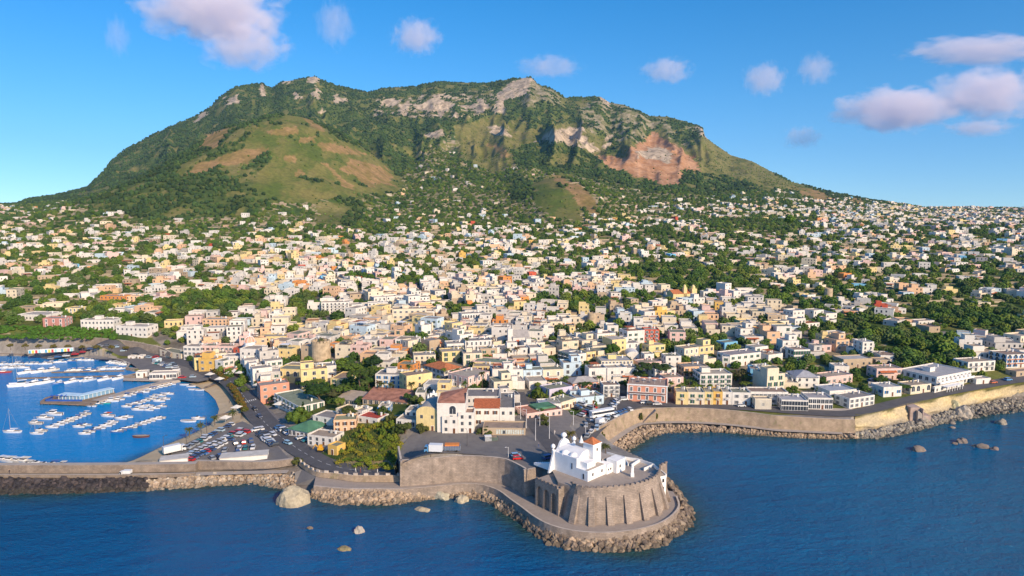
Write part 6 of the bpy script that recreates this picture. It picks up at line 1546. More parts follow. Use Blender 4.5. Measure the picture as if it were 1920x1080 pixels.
LB(1052.5, 769, 1080, 763, 751, 9, CREAM, 'cream shop with orange shutters and white awning on the bay square', 'the orange shuttered shop', floors=1, n=4, win='brown')
H = LB(988, 785, 1054, 779, 772, 12, PINK, 'low pink restaurant with green and brown roofs beside the upper road', 'the low pink restaurant', floors=1, n=6, win='plain', roofc=M_RUSTROOF, top=False, name='restaurant', cat='restaurant', fin=False)
mb = MB(); block(mb, -2, 4, H.w/2 - 1, 11, H.h, H.h + .8, .1, .1); mb.build('green_roof', [M_GREENROOF], H.e); H.finish()
LB(1131, 744, 1162, 745, 719, 8, WHITE, 'narrow white three storey house on the bay square corner', 'the bay corner house', floors=3, n=3, win='grey', balc=2.2)
LB(81, 613, 121, 613, 596, 10, (.54, .25, .21), 'dark pink villa on top of the green bank', 'the dark pink villa', floors=2, n=3, win='tall')
LB(152, 617, 214, 619, 597, 12, WHITE, 'large white hotel on the bank above the port', 'the white bank hotel', floors=2, n=9, win='plain', hut=2, name='hotel', cat='hotel')
LB(218, 628, 276, 633, 607, 12, WHITE, 'white stepped villa complex above the port road', 'the stepped villa', floors=2, n=7, win='plain', hut=1)
LB(123, 591, 151, 591, 577, 9, YEL, 'yellow villa among trees behind the bank', 'the yellow bank villa', floors=2, n=4, win='tall')
LB(34, 601, 88, 603, 588, 16, WHITE, 'broad low white building with flat roof left of the dark pink villa', None, floors=1, n=8)
LB(209, 582, 234, 582, 570, 8, YEL, 'bright yellow house with orange roof among trees', None, floors=2, n=3, roofc=(.50, .22, .1))
LB(188, 566, 232, 567, 554, 9, ORANGE_, 'long orange house in the trees on the left', 'the long orange house', floors=2, n=6)
LB(236, 566, 266, 565, 555, 9, PEACH, 'peach house right of the long orange house', None, floors=2, n=4)
LB(380, 617, 425, 616, 598, 11, PEACH, 'orange brown block with long windows behind the port', 'the orange brown block', floors=3, n=6)
# ------------------------------------------------------------------ the rest of the town
NOGO = [PX('-900,640 230,648 300,664 345,677 400,702 440,712 478,745 500,775 530,800 575,825 640,872 750,880 750,1080 -900,1080'), PX('742,815 742,790 990,795 965,735 985,730 1005,770 1060,760 1120,765 1150,735 1180,745 1260,752 1610,760 1690,738 1760,722 1920,688 2300,650 2300,1080 742,1080'),
        PX('-900,606 0,606 222,612 300,634 350,662 345,676 300,664 -900,650')]
def nogo(u, v):
    g = np.zeros(np.shape(u), bool)
    for p in NOGO: g |= in_poly(u, v, p)
    return g
hr = np.random.default_rng(23)
# districts with their own street grids
DS = 78.0
dx_ = np.arange(-1900, 1901, DS); dy_ = np.arange(330, 2500, DS)
D0, D1 = np.meshgrid(dx_, dy_)
dcx = (D0 + hr.uniform(-.38, .38, D0.shape) * DS).ravel(); dcy = (D1 + hr.uniform(-.38, .38, D0.shape) * DS).ravel()
keep = np.abs(dcx) < dcy * .96; dcx, dcy = dcx[keep], dcy[keep]
dang = hr.normal(0, .33, dcx.size) + .12
dpit = hr.uniform(10.2, 14.0, dcx.size) * np.where(dcy > 620, .84, .90)
foot_xyr = np.array([(f[0], f[1], f[2]) for f in FOOT])
PAL_ = [WHITE] * 15 + [CREAM] * 6 + [YEL] * 2 + [PEACH] * 2 + [PINK] * 2 + [GREYW] * 2 + [LBLUE, TANW, TANW]
cand = []       # (x, y, rz, w, d, floors, colour)
empties = []    # free plots for trees
for k in range(dcx.size):
    pit = dpit[k]; n = int(DS * 1.1 / pit); ca, sa = math.cos(dang[k]), math.sin(dang[k])
    for i in range(-n, n + 1):
        for j in range(-n, n + 1):
            lx = i * pit + (3.5 if (i // 3) % 2 else 0) ; ly = j * (pit * .92) + (4.0 * (j // 2))
            x = dcx[k] + ca * lx - sa * ly; y = dcy[k] + sa * lx + ca * ly
            if y < 300 or abs(x) > y * .93: continue
            cand.append((x, y, k, pit))
cand = np.array(cand)
# nearest district only
best = np.full(len(cand), 1e18); own = np.zeros(len(cand), int)
for k in range(dcx.size):
    d = (cand[:, 0] - dcx[k])**2 + (cand[:, 1] - dcy[k])**2
    m_ = d < best; best[m_] = d[m_]; own[m_] = k
cand = cand[own == cand[:, 2].astype(int)]
cz = height(cand[:, 0], cand[:, 1]); ccls, cu, cv = cover(cand[:, 0], cand[:, 1], cz)
cden = density(cu, cv); green = is_green(cu, cv); ng = nogo(cu, cv)
clus = fbm(cand[:, 0] / 75, cand[:, 1] / 75, 2, 333)
prob = np.clip(cden * (1 + .75 * clus * (1.15 - cden)), 0, 1) 
court = fbm(cand[:, 0] / 46 + 11, cand[:, 1] / 46, 2, 391)
prob = prob * np.where(court > .30, .12, .95)
ok = (ccls == -1) & (hr.uniform(size=len(cand)) < prob) & ~green & ~ng & (cv < 778)
plots = []
for t, (x, y, k, pit) in enumerate(cand):
    if foot_xyr.size:
        dd = np.hypot(foot_xyr[:, 0] - x, foot_xyr[:, 1] - y)
        near_f = dd < foot_xyr[:, 2] * .92 + pit * .40
    if not ok[t] or near_f.any():
        if not near_f.any() and not ng[t] and ccls[t] == -1: empties.append((x, y, cz[t], cden[t], cu[t], cv[t]))
        continue
    dense = cden[t]; k = int(k)
    w = pit * hr.uniform(.72, 1.02) * (1.0 + (.5 if dense < .5 else .12) * hr.uniform(0, 1.6)); d = pit * .92 * hr.uniform(.72, 1.0)
    fl = int(hr.choice([1, 2, 3], p=([.40, .50, .10] if y < 620 else [.58, .39, .03]) if dense > .65 else [.74, .25, .01]))
    rz = dang[k] + (0 if dense > .6 else hr.normal(0, .25)) + (math.pi / 2 if hr.uniform() < .25 else 0)
    col = PAL_[hr.integers(len(PAL_))]
    if hr.uniform() < .022: col = [GOLD, ORANGE_, RED_, BLUE_, YEL][hr.integers(5)]
    cxm, cym = x + math.sin(rz) * d / 2, y - math.cos(rz) * d / 2
    plots.append((cxm, cym, cz[t], rz, w, d, fl, col, cu[t], cv[t], dense))
plots.sort(key=lambda p: math.hypot(p[0], p[1]) + (0 if -20 < p[8] < 1940 else 4000))
N_SINGLE = 300 - len([1 for f in FOOT])
lab_count = {}
FEAT = ['with plain roof', 'with stair hut', 'with stepped block', 'with tiled porch', 'with roof terrace']
FLN = {1: 'low', 2: 'two-storey', 3: 'three-storey'}
LMA = np.array([(l[0], l[1]) for l in LANDMARKS])
far = MB(); far_w = []
def place_label(u, v, desc):
    d = np.hypot(LMA[:, 0] - u, (LMA[:, 1] - v) * 1.8); i = int(np.argmin(d)); du, dv = u - LMA[i, 0], (v - LMA[i, 1]) * 1.8
    rel = ('right of' if du > 0 else 'left of') if abs(du) > abs(dv) else ('behind' if dv < 0 else 'before')
    key = (desc, i, rel); c = lab_count.get(key, 0); lab_count[key] = c + 1
    if c == 0: return f'{desc}, nearest {rel} {LANDMARKS[i][2]}'
    return f'{desc}, {ordinal(c)} nearest {rel} {LANDMARKS[i][2]}'
roofs_far = [(.42, .35, .27), (.36, .32, .27), (.48, .41, .32), (.29, .265, .235), (.39, .30, .21), (.58, .52, .44), (.33, .23, .165), (.50, .43, .35), (.26, .26, .18)]
stuff_list = []
r5 = random.Random(77)
for idx, (x, y, z, rz, w, d, fl, col, u, v, dense) in enumerate(plots):
    if idx >= N_SINGLE: stuff_list.append(plots[idx]); continue
    h = fl * 3.1 + r5.uniform(0, .6); feat = r5.randrange(5)
    desc = f'{CNAME[col]} {FLN[fl]} house {FEAT[feat]}'
    H = House((x, y, z), rz, w, d, h, col, place_label(u, v, desc), par=.9 if feat == 4 else r5.choice([.25, .4, .6]), group='houses of the old town')
    st = r5.choice(['plain', 'plain', 'green', 'brown', 'grey', 'grey', 'big', 'tall', 'french' if fl > 1 else 'plain'])
    for k in range(fl):
        for sd in ('f', 'r', 'l', 'b'):
            if H.faces_cam(sd) and sd != 'b': H.row(st, sd, k * 3.1 + 1.7, pitch=r5.uniform(2.8, 4.2), skip=.22, door=(k == 0 and sd == 'f'), r=r5)
    if feat == 1:
        block(H.wall, -w*.3, d*.45, -w*.3 + 3.2, d*.45 + 3, h - .05, h + 2.3, .12, .15, roof=H.roof)
    elif feat == 2:
        s_ = r5.choice((-1, 1)); x0, x1 = (-w/2 + .003, 0) if s_ < 0 else (0, w/2 - .003); block(H.wall, x0, d*.35, x1, d - .003, h - .05, h + 3.0, .35, .22, roof=H.roof)
        H.on_roof(WIN[st], 'window', (x0 + x1) / 2, d*.35, h + 1.6)
    elif feat == 3:
        mb = MB(); mb.face([(-w*.42, -2.0, 2.5), (w*.2, -2.0, 2.5), (w*.2, 0, 3.1), (-w*.42, 0, 3.1)]); mb.face([(-w*.42, 0, 3.0), (w*.2, 0, 3.0), (w*.2, -2.0, 2.4), (-w*.42, -2.0, 2.4)]); mb.build('porch_roof', [M_CLAYAWN], H.e)
    elif feat == 4 and r5.random() < .6:
        mb = MB(); mb.box(-w*.3, d*.4, h + 2.3, w*.15, d*.9, h + 2.42, bottom=True)
        for px_, py_ in ((-w*.3, d*.4), (w*.15 - .15, d*.4), (-w*.3, d*.9 - .15), (w*.15 - .15, d*.9 - .15)): mb.box(px_, py_, h, px_ + .15, py_ + .15, h + 2.3)
        mb.build('pergola', [r5.choice([M_CLAYAWN, M_AWN, M_WHITE, M_WOOD])], H.e)
    if fl > 1 and r5.random() < .4: H.put(BALC[2.2] if w < 9 else BALC[5.0], 'balcony', 'f', w * .5, 3.1)
    if r5.random() < .5: H.on_roof(AERIAL, 'aerial', w*.3, d*.6)
    if r5.random() < .4: H.on_roof(CHIM, 'chimney', w*.35, d*.8)
    if r5.random() < .25: H.on_roof(TANK, 'water_tank', w*.1, d*.8)
    H.finish()
# everything beyond the 300 nearest: one object of real blocks with roofs, parapets and windows
for (x, y, z, rz, w, d, fl, col, u, v, dense) in stuff_list:
    hh = fl * 2.95 + hr.uniform(0, .5); mb = MB(); jit = hr.uniform(.86, 1.04); c = tuple(min(.86, q * jit) for q in col); rc = roofs_far[hr.integers(len(roofs_far))]
    if hr.uniform() < .12: rc = (.40, .16, .08)
    D_ = math.hypot(x, y)
    block(mb, -w/2, 0, w/2, d, -4, hh, hr.choice([.3, .6, .9]), .25, c=c, rc=rc)
    q = hr.uniform()
    if q < .35: a = hr.uniform(-.45, .0) * w; block(mb, a, d*.3, a + w*.42, d - .01, hh - .05, hh + hr.choice([2.4, 3.0]), .3, .2, c=c, rc=rc)
    elif q < .6: sx_ = hr.choice((-1, 1)); block(mb, *( (w/2 - .01, d*.2, w/2 + w*.4, d*.9) if sx_ > 0 else (-w/2 - w*.4, d*.2, -w/2 + .01, d*.9)), -4, hh * .55, .5, .2, c=tuple(min(.86, k * hr.uniform(.9, 1.05)) for k in c), rc=roofs_far[hr.integers(len(roofs_far))])
    elif q < .68: mb.face([(-w/2, -2.2, 2.5), (w*.2, -2.2, 2.5), (w*.2, 0, 3.2), (-w/2, 0, 3.2)], 0, (.42, .15, .07))
    pit = 3.0 if D_ < 900 else 3.8
    for k in range(fl):
        zc = k * 3.1 + 1.1
        nw = max(1, int(w / pit))
        for i in range(nw):
            if hr.uniform() < .25: continue
            s = -w/2 + w * (i + .5) / nw; hw = hr.uniform(.45, .62); tall = .0 if hr.uniform() < .6 else -.6
            mb.face([(s - hw, -.05, zc + tall), (s + hw, -.05, zc + tall), (s + hw, -.05, zc + 1.35), (s - hw, -.05, zc + 1.35)], 1)
        nd = max(1, int(d / pit)); 
        for sgn in (-1, 1):
            for i in range(nd):
                if hr.uniform() < .35: continue
                s = d * (i + .5) / nd; X_ = sgn * (w/2 + .05)
                f_ = [(X_, s - .5, zc), (X_, s + .5, zc), (X_, s + .5, zc + 1.35), (X_, s - .5, zc + 1.35)]
                mb.face(f_ if sgn > 0 else f_[::-1], 1)
    mb.transform(x, y, z, rz)
    n0 = len(far.v); far.v += mb.v; far.f += [tuple(i + n0 for i in f) for f in mb.f]; far.m += mb.m; far.c += mb.c
tag(far.build('distant_houses', [M_PLASTER_FAR, M_GLASS], color=True), 'white and pastel houses covering the town and hillsides behind', 'houses', kind='stuff')
# terrace walls of dry stone on the slopes, as one mass
tw_ = MB(); tr_ = np.random.default_rng(9)
for _ in range(3000):
    u_, v_ = tr_.uniform(0, 1920), tr_.uniform(395, 640)
    stuff = None
    yy = tr_.uniform(560, 1700); xx = (u_ - 960) / F * yy
    if u_ % 1 > .8: continue
    zz = height(np.array([xx]), np.array([yy])); cl, uu, vv = cover(np.array([xx]), np.array([yy]), zz)
    if cl[0] != -1 or density(uu, vv)[0] > .62 or vv[0] > 600: continue
    L = tr_.uniform(14, 46); a = tr_.normal(0, .12); n = 5
    px_ = xx + np.cos(a) * np.linspace(-L/2, L/2, n); py_ = yy + np.sin(a) * np.linspace(-L/2, L/2, n); pz_ = height(px_, py_); hgt = tr_.uniform(1.0, 2.2); cc = np.array([.40, .33, .23]) * tr_.uniform(.75, 1.2)
    for i in range(n - 1):
        A, B = (px_[i], py_[i]), (px_[i+1], py_[i+1])
        tw_.face([(*A, pz_[i] - 1.5), (*B, pz_[i+1] - 1.5), (*B, pz_[i+1] + hgt), (*A, pz_[i] + hgt)], 0, tuple(cc)); tw_.face([(*A, pz_[i] + hgt), (*B, pz_[i+1] + hgt), (B[0], B[1] + 2.5, pz_[i+1] + hgt), (A[0], A[1] + 2.5, pz_[i] + hgt)], 0, (.20, .19, .07))
        tw_.face([(A[0], A[1] + 2.5, pz_[i] + hgt), (B[0], B[1] + 2.5, pz_[i+1] + hgt), (B[0], B[1] + 2.5, pz_[i+1] - 1.5), (A[0], A[1] + 2.5, pz_[i] - 1.5)], 0, tuple(cc))
tag(tw_.build('terrace_walls', [M_ROCKS], color=True), 'dry stone terrace walls across the gardens and hillside', 'walls', kind='stuff')
# ------------------------------------------------------------------ trees and plants
def leaf_mat(name, src):
    m, nt, b = new_mat(name, 0.75, 0.15)
    if src == 'object': c = nt.node('ShaderNodeObjectInfo').outputs['Color']
    elif src == 'instancer': c = nt.node('ShaderNodeAttribute', attribute_name='tint', attribute_type='INSTANCER').outputs['Color']
    else: c = nt.node('ShaderNodeAttribute', attribute_name=src).outputs['Color']
    geo = nt.node('ShaderNodeNewGeometry')
    n1 = nt.node('ShaderNodeTexNoise', Scale=0.8, Detail=6.0, Roughness=0.75); nt.link(geo.outputs['Position'], n1.inputs['Vector'])
    lc = nt.mix(1.0, c, nt.ramp(n1.outputs[0], [(0.32, 0.65), (0.68, 1.55)]), 'MULTIPLY')
    nt.link(lc, b.inputs['Base Color'])
    tr = nt.n.new('ShaderNodeBsdfTranslucent'); nt.link(lc, tr.inputs['Color'])
    mx = nt.n.new('ShaderNodeMixShader'); mx.inputs[0].default_value = 0.3; out = nt.n.get('Material Output')
    nt.link(b.outputs[0], mx.inputs[1]); nt.link(tr.outputs[0], mx.inputs[2]); nt.link(mx.outputs[0], out.inputs['Surface'])
    return m
M_LEAF = leaf_mat('foliage', 'object'); M_LEAF_I = leaf_mat('foliage_mass', 'instancer'); M_BARK = simple_mat('bark', (.14, .10, .07), .95, var=.3)
pr = np.random.default_rng(41)
_ico = None
def ico_pts(sub=1):
    bm = bmesh.new(); bmesh.ops.create_icosphere(bm, subdivisions=sub, radius=1.0); bm.verts.index_update()
    v = np.array([q.co for q in bm.verts]); f = [tuple(q.index for q in fc.verts) for fc in bm.faces]; bm.free(); return v, f
ICO1, ICO2 = ico_pts(1), ico_pts(2)
def clumps(mb, centers, radii, seed, leaves=14, sq=.8):
    """leafy clumps: rough lumps with many small leaf faces standing off them"""
    r = np.random.default_rng(seed); v0, f0 = ICO1
    for c, rad in zip(centers, radii):
        k = 1 + r.uniform(-.28, .28, len(v0)); v = v0 * (rad * k)[:, None] * np.array([1, 1, sq]) + c
        mb.mesh([tuple(p) for p in v], f0)
        for _ in range(leaves):
            d = r.normal(size=3); d /= np.linalg.norm(d); p = c + d * rad * r.uniform(.9, 1.25) * np.array([1, 1, sq]); s = rad * r.uniform(.10, .22)
            a = np.cross(d, r.normal(size=3)); a /= np.linalg.norm(a) + 1e-9; b2 = np.cross(d, a) + d * r.uniform(-.6, .6)
            mb.face([tuple(p - a*s - b2*s), tuple(p + a*s - b2*s), tuple(p + a*s + b2*s), tuple(p - a*s + b2*s)])
def crown_mesh(kind, seed):
    r = np.random.default_rng(seed); mb = MB(); C_ = []; Q = []
    if kind == 'broad':
        for _ in range(34):
            d = r.normal(size=3); d /= np.linalg.norm(d); d[2] = abs(d[2]) * 1.0 - .25; p = d * np.array([.75, .75, .72]) * r.uniform(.55, 1.0); C_.append(p + np.array([0, 0, 1.35])); Q.append(r.uniform(.18, .36))
    elif kind == 'bush':
        for _ in range(24):
            a = r.uniform(0, 6.28); q = r.uniform(0, .85)**.7; C_.append(np.array([q*math.cos(a), q*math.sin(a), r.uniform(.15, .9) * (1 - q*.5)])); Q.append(r.uniform(.16, .34))
    elif kind == 'umbrella':
        for _ in range(46):
            a = r.uniform(0, 6.28); q = math.sqrt(r.uniform(0, .92)); C_.append(np.array([q*math.cos(a), q*math.sin(a), 1.55 + .16*(1 - q*q) + r.uniform(-.06, .06)])); Q.append(r.uniform(.11, .2))
    elif kind == 'cypress':
        for _ in range(30):
            t = r.uniform(0, 1); q = .26 * (1 - t)**.7 * r.uniform(.4, 1) + .02; a = r.uniform(0, 6.28); C_.append(np.array([q*math.cos(a), q*math.sin(a), .25 + 2.1*t])); Q.append(r.uniform(.1, .2) * (1.1 - .6*t))
    clumps(mb, C_, Q, seed + 1, leaves=18)
    return mb.data('crown', [M_LEAF])
def palm_crown(seed):
    r = np.random.default_rng(seed); mb = MB()
    for k in range(26):
        a = 6.283 * k / 26 + r.uniform(-.1, .1); el = r.uniform(-.35, 1.15); L = r.uniform(.8, 1.05); n = 5; pts = []
        for i in range(n + 1):
            t = i / n; q = L * t; pts.append(np.array([q * math.cos(a) * math.cos(el*.8), q * math.sin(a) * math.cos(el*.8), q * math.sin(el) - .55 * t*t*L]))
        s = np.array([-math.sin(a), math.cos(a), 0])
        for i in range(n):
            w0, w1 = .12 * math.sin(3.0*(i/n)**.8 + .15), .12 * math.sin(3.0*((i+1)/n)**.8 + .1)
            for sg in (-1, 1):
                mb.face([tuple(pts[i]), tuple(pts[i+1]), tuple(pts[i+1] + sg*s*w1 - np.array([0, 0, w1*.7])), tuple(pts[i] + sg*s*w0 - np.array([0, 0, w0*.7]))])
    return mb.data('crown', [M_LEAF])
def trunk_mesh(h, r0, r1, limbs=0, seed=0, bend=.05):
    r = np.random.default_rng(seed); mb = MB(); p = np.zeros(3); n = 4
    for i in range(n):
        q = np.array([r.uniform(-bend, bend) * (i+1), r.uniform(-bend, bend) * (i+1), h*(i+1)/n]); mb.tube(tuple(p), tuple(q), r0 + (r1-r0)*i/n, r0 + (r1-r0)*(i+1)/n, 7, cap=False); p = q
    for k in range(limbs):
        a = 6.28*k/limbs + r.uniform(-.3, .3); mb.tube(tuple(p - np.array([0, 0, h*.12])), tuple(p + np.array([math.cos(a)*.6, math.sin(a)*.6, .42])), r1*.8, r1*.25, 5, cap=False)
    return mb.data('trunk', [M_BARK])
KINDS = {'broad': ([crown_mesh('broad', s) for s in range(6)], [trunk_mesh(1.0, .09, .055, 5, s) for s in range(3)]), 'bush': ([crown_mesh('bush', 20 + s) for s in range(5)], None),
         'umbrella': ([crown_mesh('umbrella', 40 + s) for s in range(3)], [trunk_mesh(1.4, .06, .045, 7, 50 + s) for s in range(2)]), 'cypress': ([crown_mesh('cypress', 60 + s) for s in range(3)], [trunk_mesh(.5, .05, .04, 0, 70)]),
         'palm': ([palm_crown(80 + s) for s in range(3)], [trunk_mesh(1.0, .022, .016, 0, 90 + s, .004) for s in range(2)])}
GREENC = [(.072, .130, .019), (.100, .155, .022), (.056, .105, .021), (.130, .170, .025), (.090, .125, .035)]
TREE_N = 0
def tree(x, y, z, kind, h, label, col=None, rad=None, group='trees of the town', name=None):
    """h: total height in metres; rad: crown radius"""
    global TREE_N
    TREE_N += 1; crowns, trunks = KINDS[kind]; k = int(pr.integers(1 << 20)); col = col or GREENC[k % len(GREENC)]
    nm = name or {'broad': 'broadleaf_tree', 'bush': 'shrub', 'umbrella': 'umbrella_pine', 'cypress': 'cypress_tree', 'palm': 'palm_tree'}[kind]
    e = empty(nm, (x, y, z - .1), pr.uniform(0, 6.28)); tag(e, label, {'broad': 'tree', 'bush': 'shrub', 'umbrella': 'pine tree', 'cypress': 'cypress', 'palm': 'palm tree'}[kind], group)
    c = link('crown', crowns[k % len(crowns)], e, col)
    if kind == 'palm':
        rad = rad or 2.3; t = link('trunk', trunks[k % len(trunks)], e); t.scale = (8, 8, h - rad*.35); c.scale = (rad, rad, rad); c.location = (0, 0, h - rad*.4)
    elif kind == 'bush':
        rad = rad or h * .8; c.scale = (rad, rad, h)
    else:
        s = h / {'broad': 2.25, 'umbrella': 1.85, 'cypress': 2.4}[kind]; rr = rad / 1.0 if rad else s * {'broad': 1.0, 'umbrella': 1.4, 'cypress': 1.0}[kind]
        c.scale = (rr, rr, s); t = link('trunk', trunks[k % len(trunks)], e); t.scale = (rr * .9 if kind != 'umbrella' else s, rr * .9 if kind != 'umbrella' else s, s)
    return e
def tp(u, v, kind, h, label, col=None, rad=None, **kw):
    p = G(u, v); return tree(p[0], p[1], p[2], kind, h, label, col, rad, **kw)
OLIVEC, DARKG, LIME, RUSTG = (.085, .09, .035), (.030, .062, .020), (.075, .125, .018), (.17, .115, .022)
tp(676, 737, 'umbrella', 11.5, 'tall umbrella pine with wide flat crown before the palm garden', (.060, .095, .018), 6.5)
tp(597, 757, 'broad', 11.5, 'huge round dark green tree beside the green shuttered hotel', (.035, .072, .014), 7.4)
tp(626, 752, 'broad', 7, 'greyish olive tree right of the huge round tree', OLIVEC, 4.5)
tp(569, 787, 'cypress', 8.5, 'dense dark upright tree at the hotel terrace corner', (.028, .060, .014), 4.6)
tp(675, 699, 'cypress', 10, 'tall upright green tree left of the dark round pair', (.05, .095, .018), 5)
tp(700, 697, 'broad', 10, 'dark blue green round tree behind the umbrella pine', DARKG, 5.5)
tp(723, 681, 'broad', 6.5, 'small round green tree beside the white and orange houses', (.05, .09, .02), 3.4)
for k, (u, v, h, lb) in enumerate([(711, 742, 8, 'leftmost of the three shaggy palms before the white house'), (716, 743, 7.5, 'middle of the three shaggy palms before the white house'), (733, 743, 7, 'rightmost of the three shaggy palms before the white house'), (772, 741, 7, 'lone palm against the tall yellow wall'),
        (904, 733, 10, 'tall thin palm before the pink palace'), (875, 676, 14, 'tallest palm standing beside the wide white block'), (952, 676, 8, 'left palm of the pair before the grey wall in mid town'), (969, 676, 8.5, 'right browner palm of the pair in mid town'), (923, 712, 6, 'palm behind the roof of the pink palace'), (942, 713, 6, 'small palm beside the vaulted cream roof'),
        (1135, 852, 4.5, 'palm with drooping fronds just behind the church tower'), (603, 671, 13, 'palm rising above the round stone tower'), (437, 786, 5, 'palm beside the beach kiosk at the road'), (403, 797, 5, 'beach palm nearest the road kiosk'), (377, 811, 5, 'middle beach palm in the row beside the car park'), (355, 820, 5, 'beach palm nearest the parked tanker truck'), (1440, 668, 8, 'palm behind the villa with tall windows'), (1655, 676, 9, 'palm on the slope right of the tower house')]):
    tp(u, v, 'palm', h, lb, (.085, .10, .03) if k not in (7, 0) else (.15, .10, .035), 2.6, group='palm trees')
tp(1069, 826, 'palm', 4.4, 'thick palm with round crown standing on the paved plaza', (.12, .105, .025), 3.2, group='palm trees')
tp(1148, 678, 'broad', 12, 'tall bright green tree beside the white vaulted building', (.055, .115, .016), 5.2)
tp(1222, 712, 'umbrella', 8.5, 'very wide flat green crown behind the salmon palazzo', (.05, .082, .020), 9.5)
tp(1196, 712, 'broad', 6.5, 'dark tree left of the wide flat crown', DARKG, 5)
tp(1388, 724, 'umbrella', 8, 'brownish pine between the white block and the blue house', (.095, .085, .03), 5)
for k in range(22):
    t = k / 21; u_, v_ = 433 + 26 * t, 724 + 46 * t - 6 * t * (1 - t); tp(u_, v_, 'bush', 2.3, f'{ordinal(k)} rust green shrub from the port end of the clipped row edging the beach road', RUSTG if k % 3 else (.11, .12, .025), 2.0, group='shrubs edging the beach road')
for k in range(10):
    t = k / 9; tp(398 + 26 * t, 692 + 20 * t, 'bush', 2.4, f'{ordinal(k)} rust green shrub from the ochre house in the hedge before the cafes', RUSTG if k % 2 else (.12, .12, .025), 2.0, group='shrubs edging the beach road')
for k in range(9): tp(20 + 27 * k, 656 + k * .5, 'broad', 5, f'{ordinal(k)} yellowish street tree from the left along the quay road', (.14, .12, .03), 2.4, group='street trees on the quay road')
# green bank above the port: a clipped mass of shrubs
hb = MB(); hc = []; hq = []
hu = pr.uniform(-320, 222, 1000); hv = pr.uniform(613, 637, 1000); okh = in_poly(hu, hv, PX('-400,610 0,611 214,618 224,638 200,637 -400,632'))
hx, hy, hz = GV(hu[okh], hv[okh])
for a, b, c in zip(hx, hy, hz):
    if not (455 < b < 540 and 8 < c < 22): continue
    hc.append(np.array([a, b, c + .8]))
    hq.append(pr.uniform(.9, 1.6))
clumps(hb, hc, hq, 5, leaves=12, sq=.75); o = hb.build('hedge', [M_LEAF], obcol=(.085, .18, .02)); tag(o, 'long thick green hedge covering the bank above the port wall', 'hedge')
# garden slope: tall grass, reeds and bushes
gs = PX('628,872 640,850 640,825 660,805 700,790 755,795 757,830 748,838 745,880 690,880')
tu = pr.uniform(620, 760, 900); tv = pr.uniform(785, 884, 900); okg = in_poly(tu, tv, gs); gx_, gy_, gz_ = GV(tu[okg], tv[okg]); order = pr.permutation(len(gy_))
for k, i in enumerate(order[:90]):
    big = gy_[i] > 262
    tree(gx_[i], gy_[i], gz_[i], 'bush', pr.uniform(.9, 1.7) if not big else pr.uniform(1.5, 2.8), 'overgrown bush in the wild garden slope below the convent', [(.20, .23, .022), (.15, .20, .024), (.27, .24, .03), (.11, .17, .022)][k % 4], pr.uniform(1.1, 2.1), group='bushes of the wild garden slope')
gm = MB()
for i in range(1500):
    k = pr.integers(len(gx_)); x = gx_[k] + pr.normal(0, 1.4); y = gy_[k] + pr.normal(0, 1.4); z = gz_[k] - .1; h = pr.uniform(.5, 1.3); a = pr.uniform(0, 6.28); w = .12; l = pr.normal(0, .3, 2)
    gm.face([(x - w*math.cos(a), y - w*math.sin(a), z), (x + w*math.cos(a), y + w*math.sin(a), z), (x + l[0], y + l[1], z + h)])
tag(gm.build('tall_grass', [M_LEAF], obcol=(.24, .22, .05)), 'tall dry grass between the bushes of the garden slope', 'grass', kind='stuff')
for k, (u, v, h, r_, lb) in enumerate([(760, 812, 5, 3.4, 'olive tree on the square left of the yellow apse'), (748, 812, 4.2, 2.8, 'dark bushy tree at the top of the garden slope'), (790, 810, 4, 3, 'small olive shrub before the yellow apse'), (908, 814, 3.2, 4, 'wide round bush on the square beside the graffiti annex'), (1014, 778, 3, 2.4, 'bush at the upper end of the plaza strip'), (1018, 787, 2.8, 2.2, 'bush in the middle of the plaza strip'), (1023, 797, 2.4, 2, 'bush at the lower end of the plaza strip'),
        (718, 778, 4.2, 3.2, 'round olive tree beside the blue windowed house'), (735, 790, 3.8, 2.8, 'round olive tree above the garden slope'), (655, 782, 5.5, 4.6, 'grey green olive tree below the long brown shed'), (905, 725, 4, 4, 'bright green garden bush by the pink palace'), (918, 672, 8, 5, 'green conical tree before the wide white block')]):
    tp(u, v, 'broad' if h > 4.5 else 'bush', h, lb, [(.08, .10, .025), (.06, .09, .02), (.10, .11, .03)][k % 3], r_)
for k, (u, v, lb) in enumerate([(556, 868, 'green shrub at the head of the road wall'), (1112, 838, 'weed bush growing from the bay wall near the church'), (1130, 826, 'tall weed bush on the bay wall'), (1201, 786, 'weed bush beside the bay wall stair'), (1228, 784, 'weed bush right of the bay wall stair'), (1392, 786, 'dark weed bush halfway along the bay wall')]):
    p = at(u, v, 4.5 if k else 4.0); tree(p[0], p[1] + .3, p[2], 'bush', 3.6 if k else 2.5, lb, (.09, .10, .025), 1.3 if k else 2.6)
tcount = {}
def tree_label(u, v, kind, tone):
    return place_label(u, v, {'broad': f'{tone} broadleaf tree', 'umbrella': f'{tone} flat topped pine', 'cypress': f'{tone} cypress', 'bush': f'{tone} garden shrub', 'palm': 'slim palm'}[kind])
TONE = ['dark green', 'mid green', 'deep green', 'light green', 'grey green']
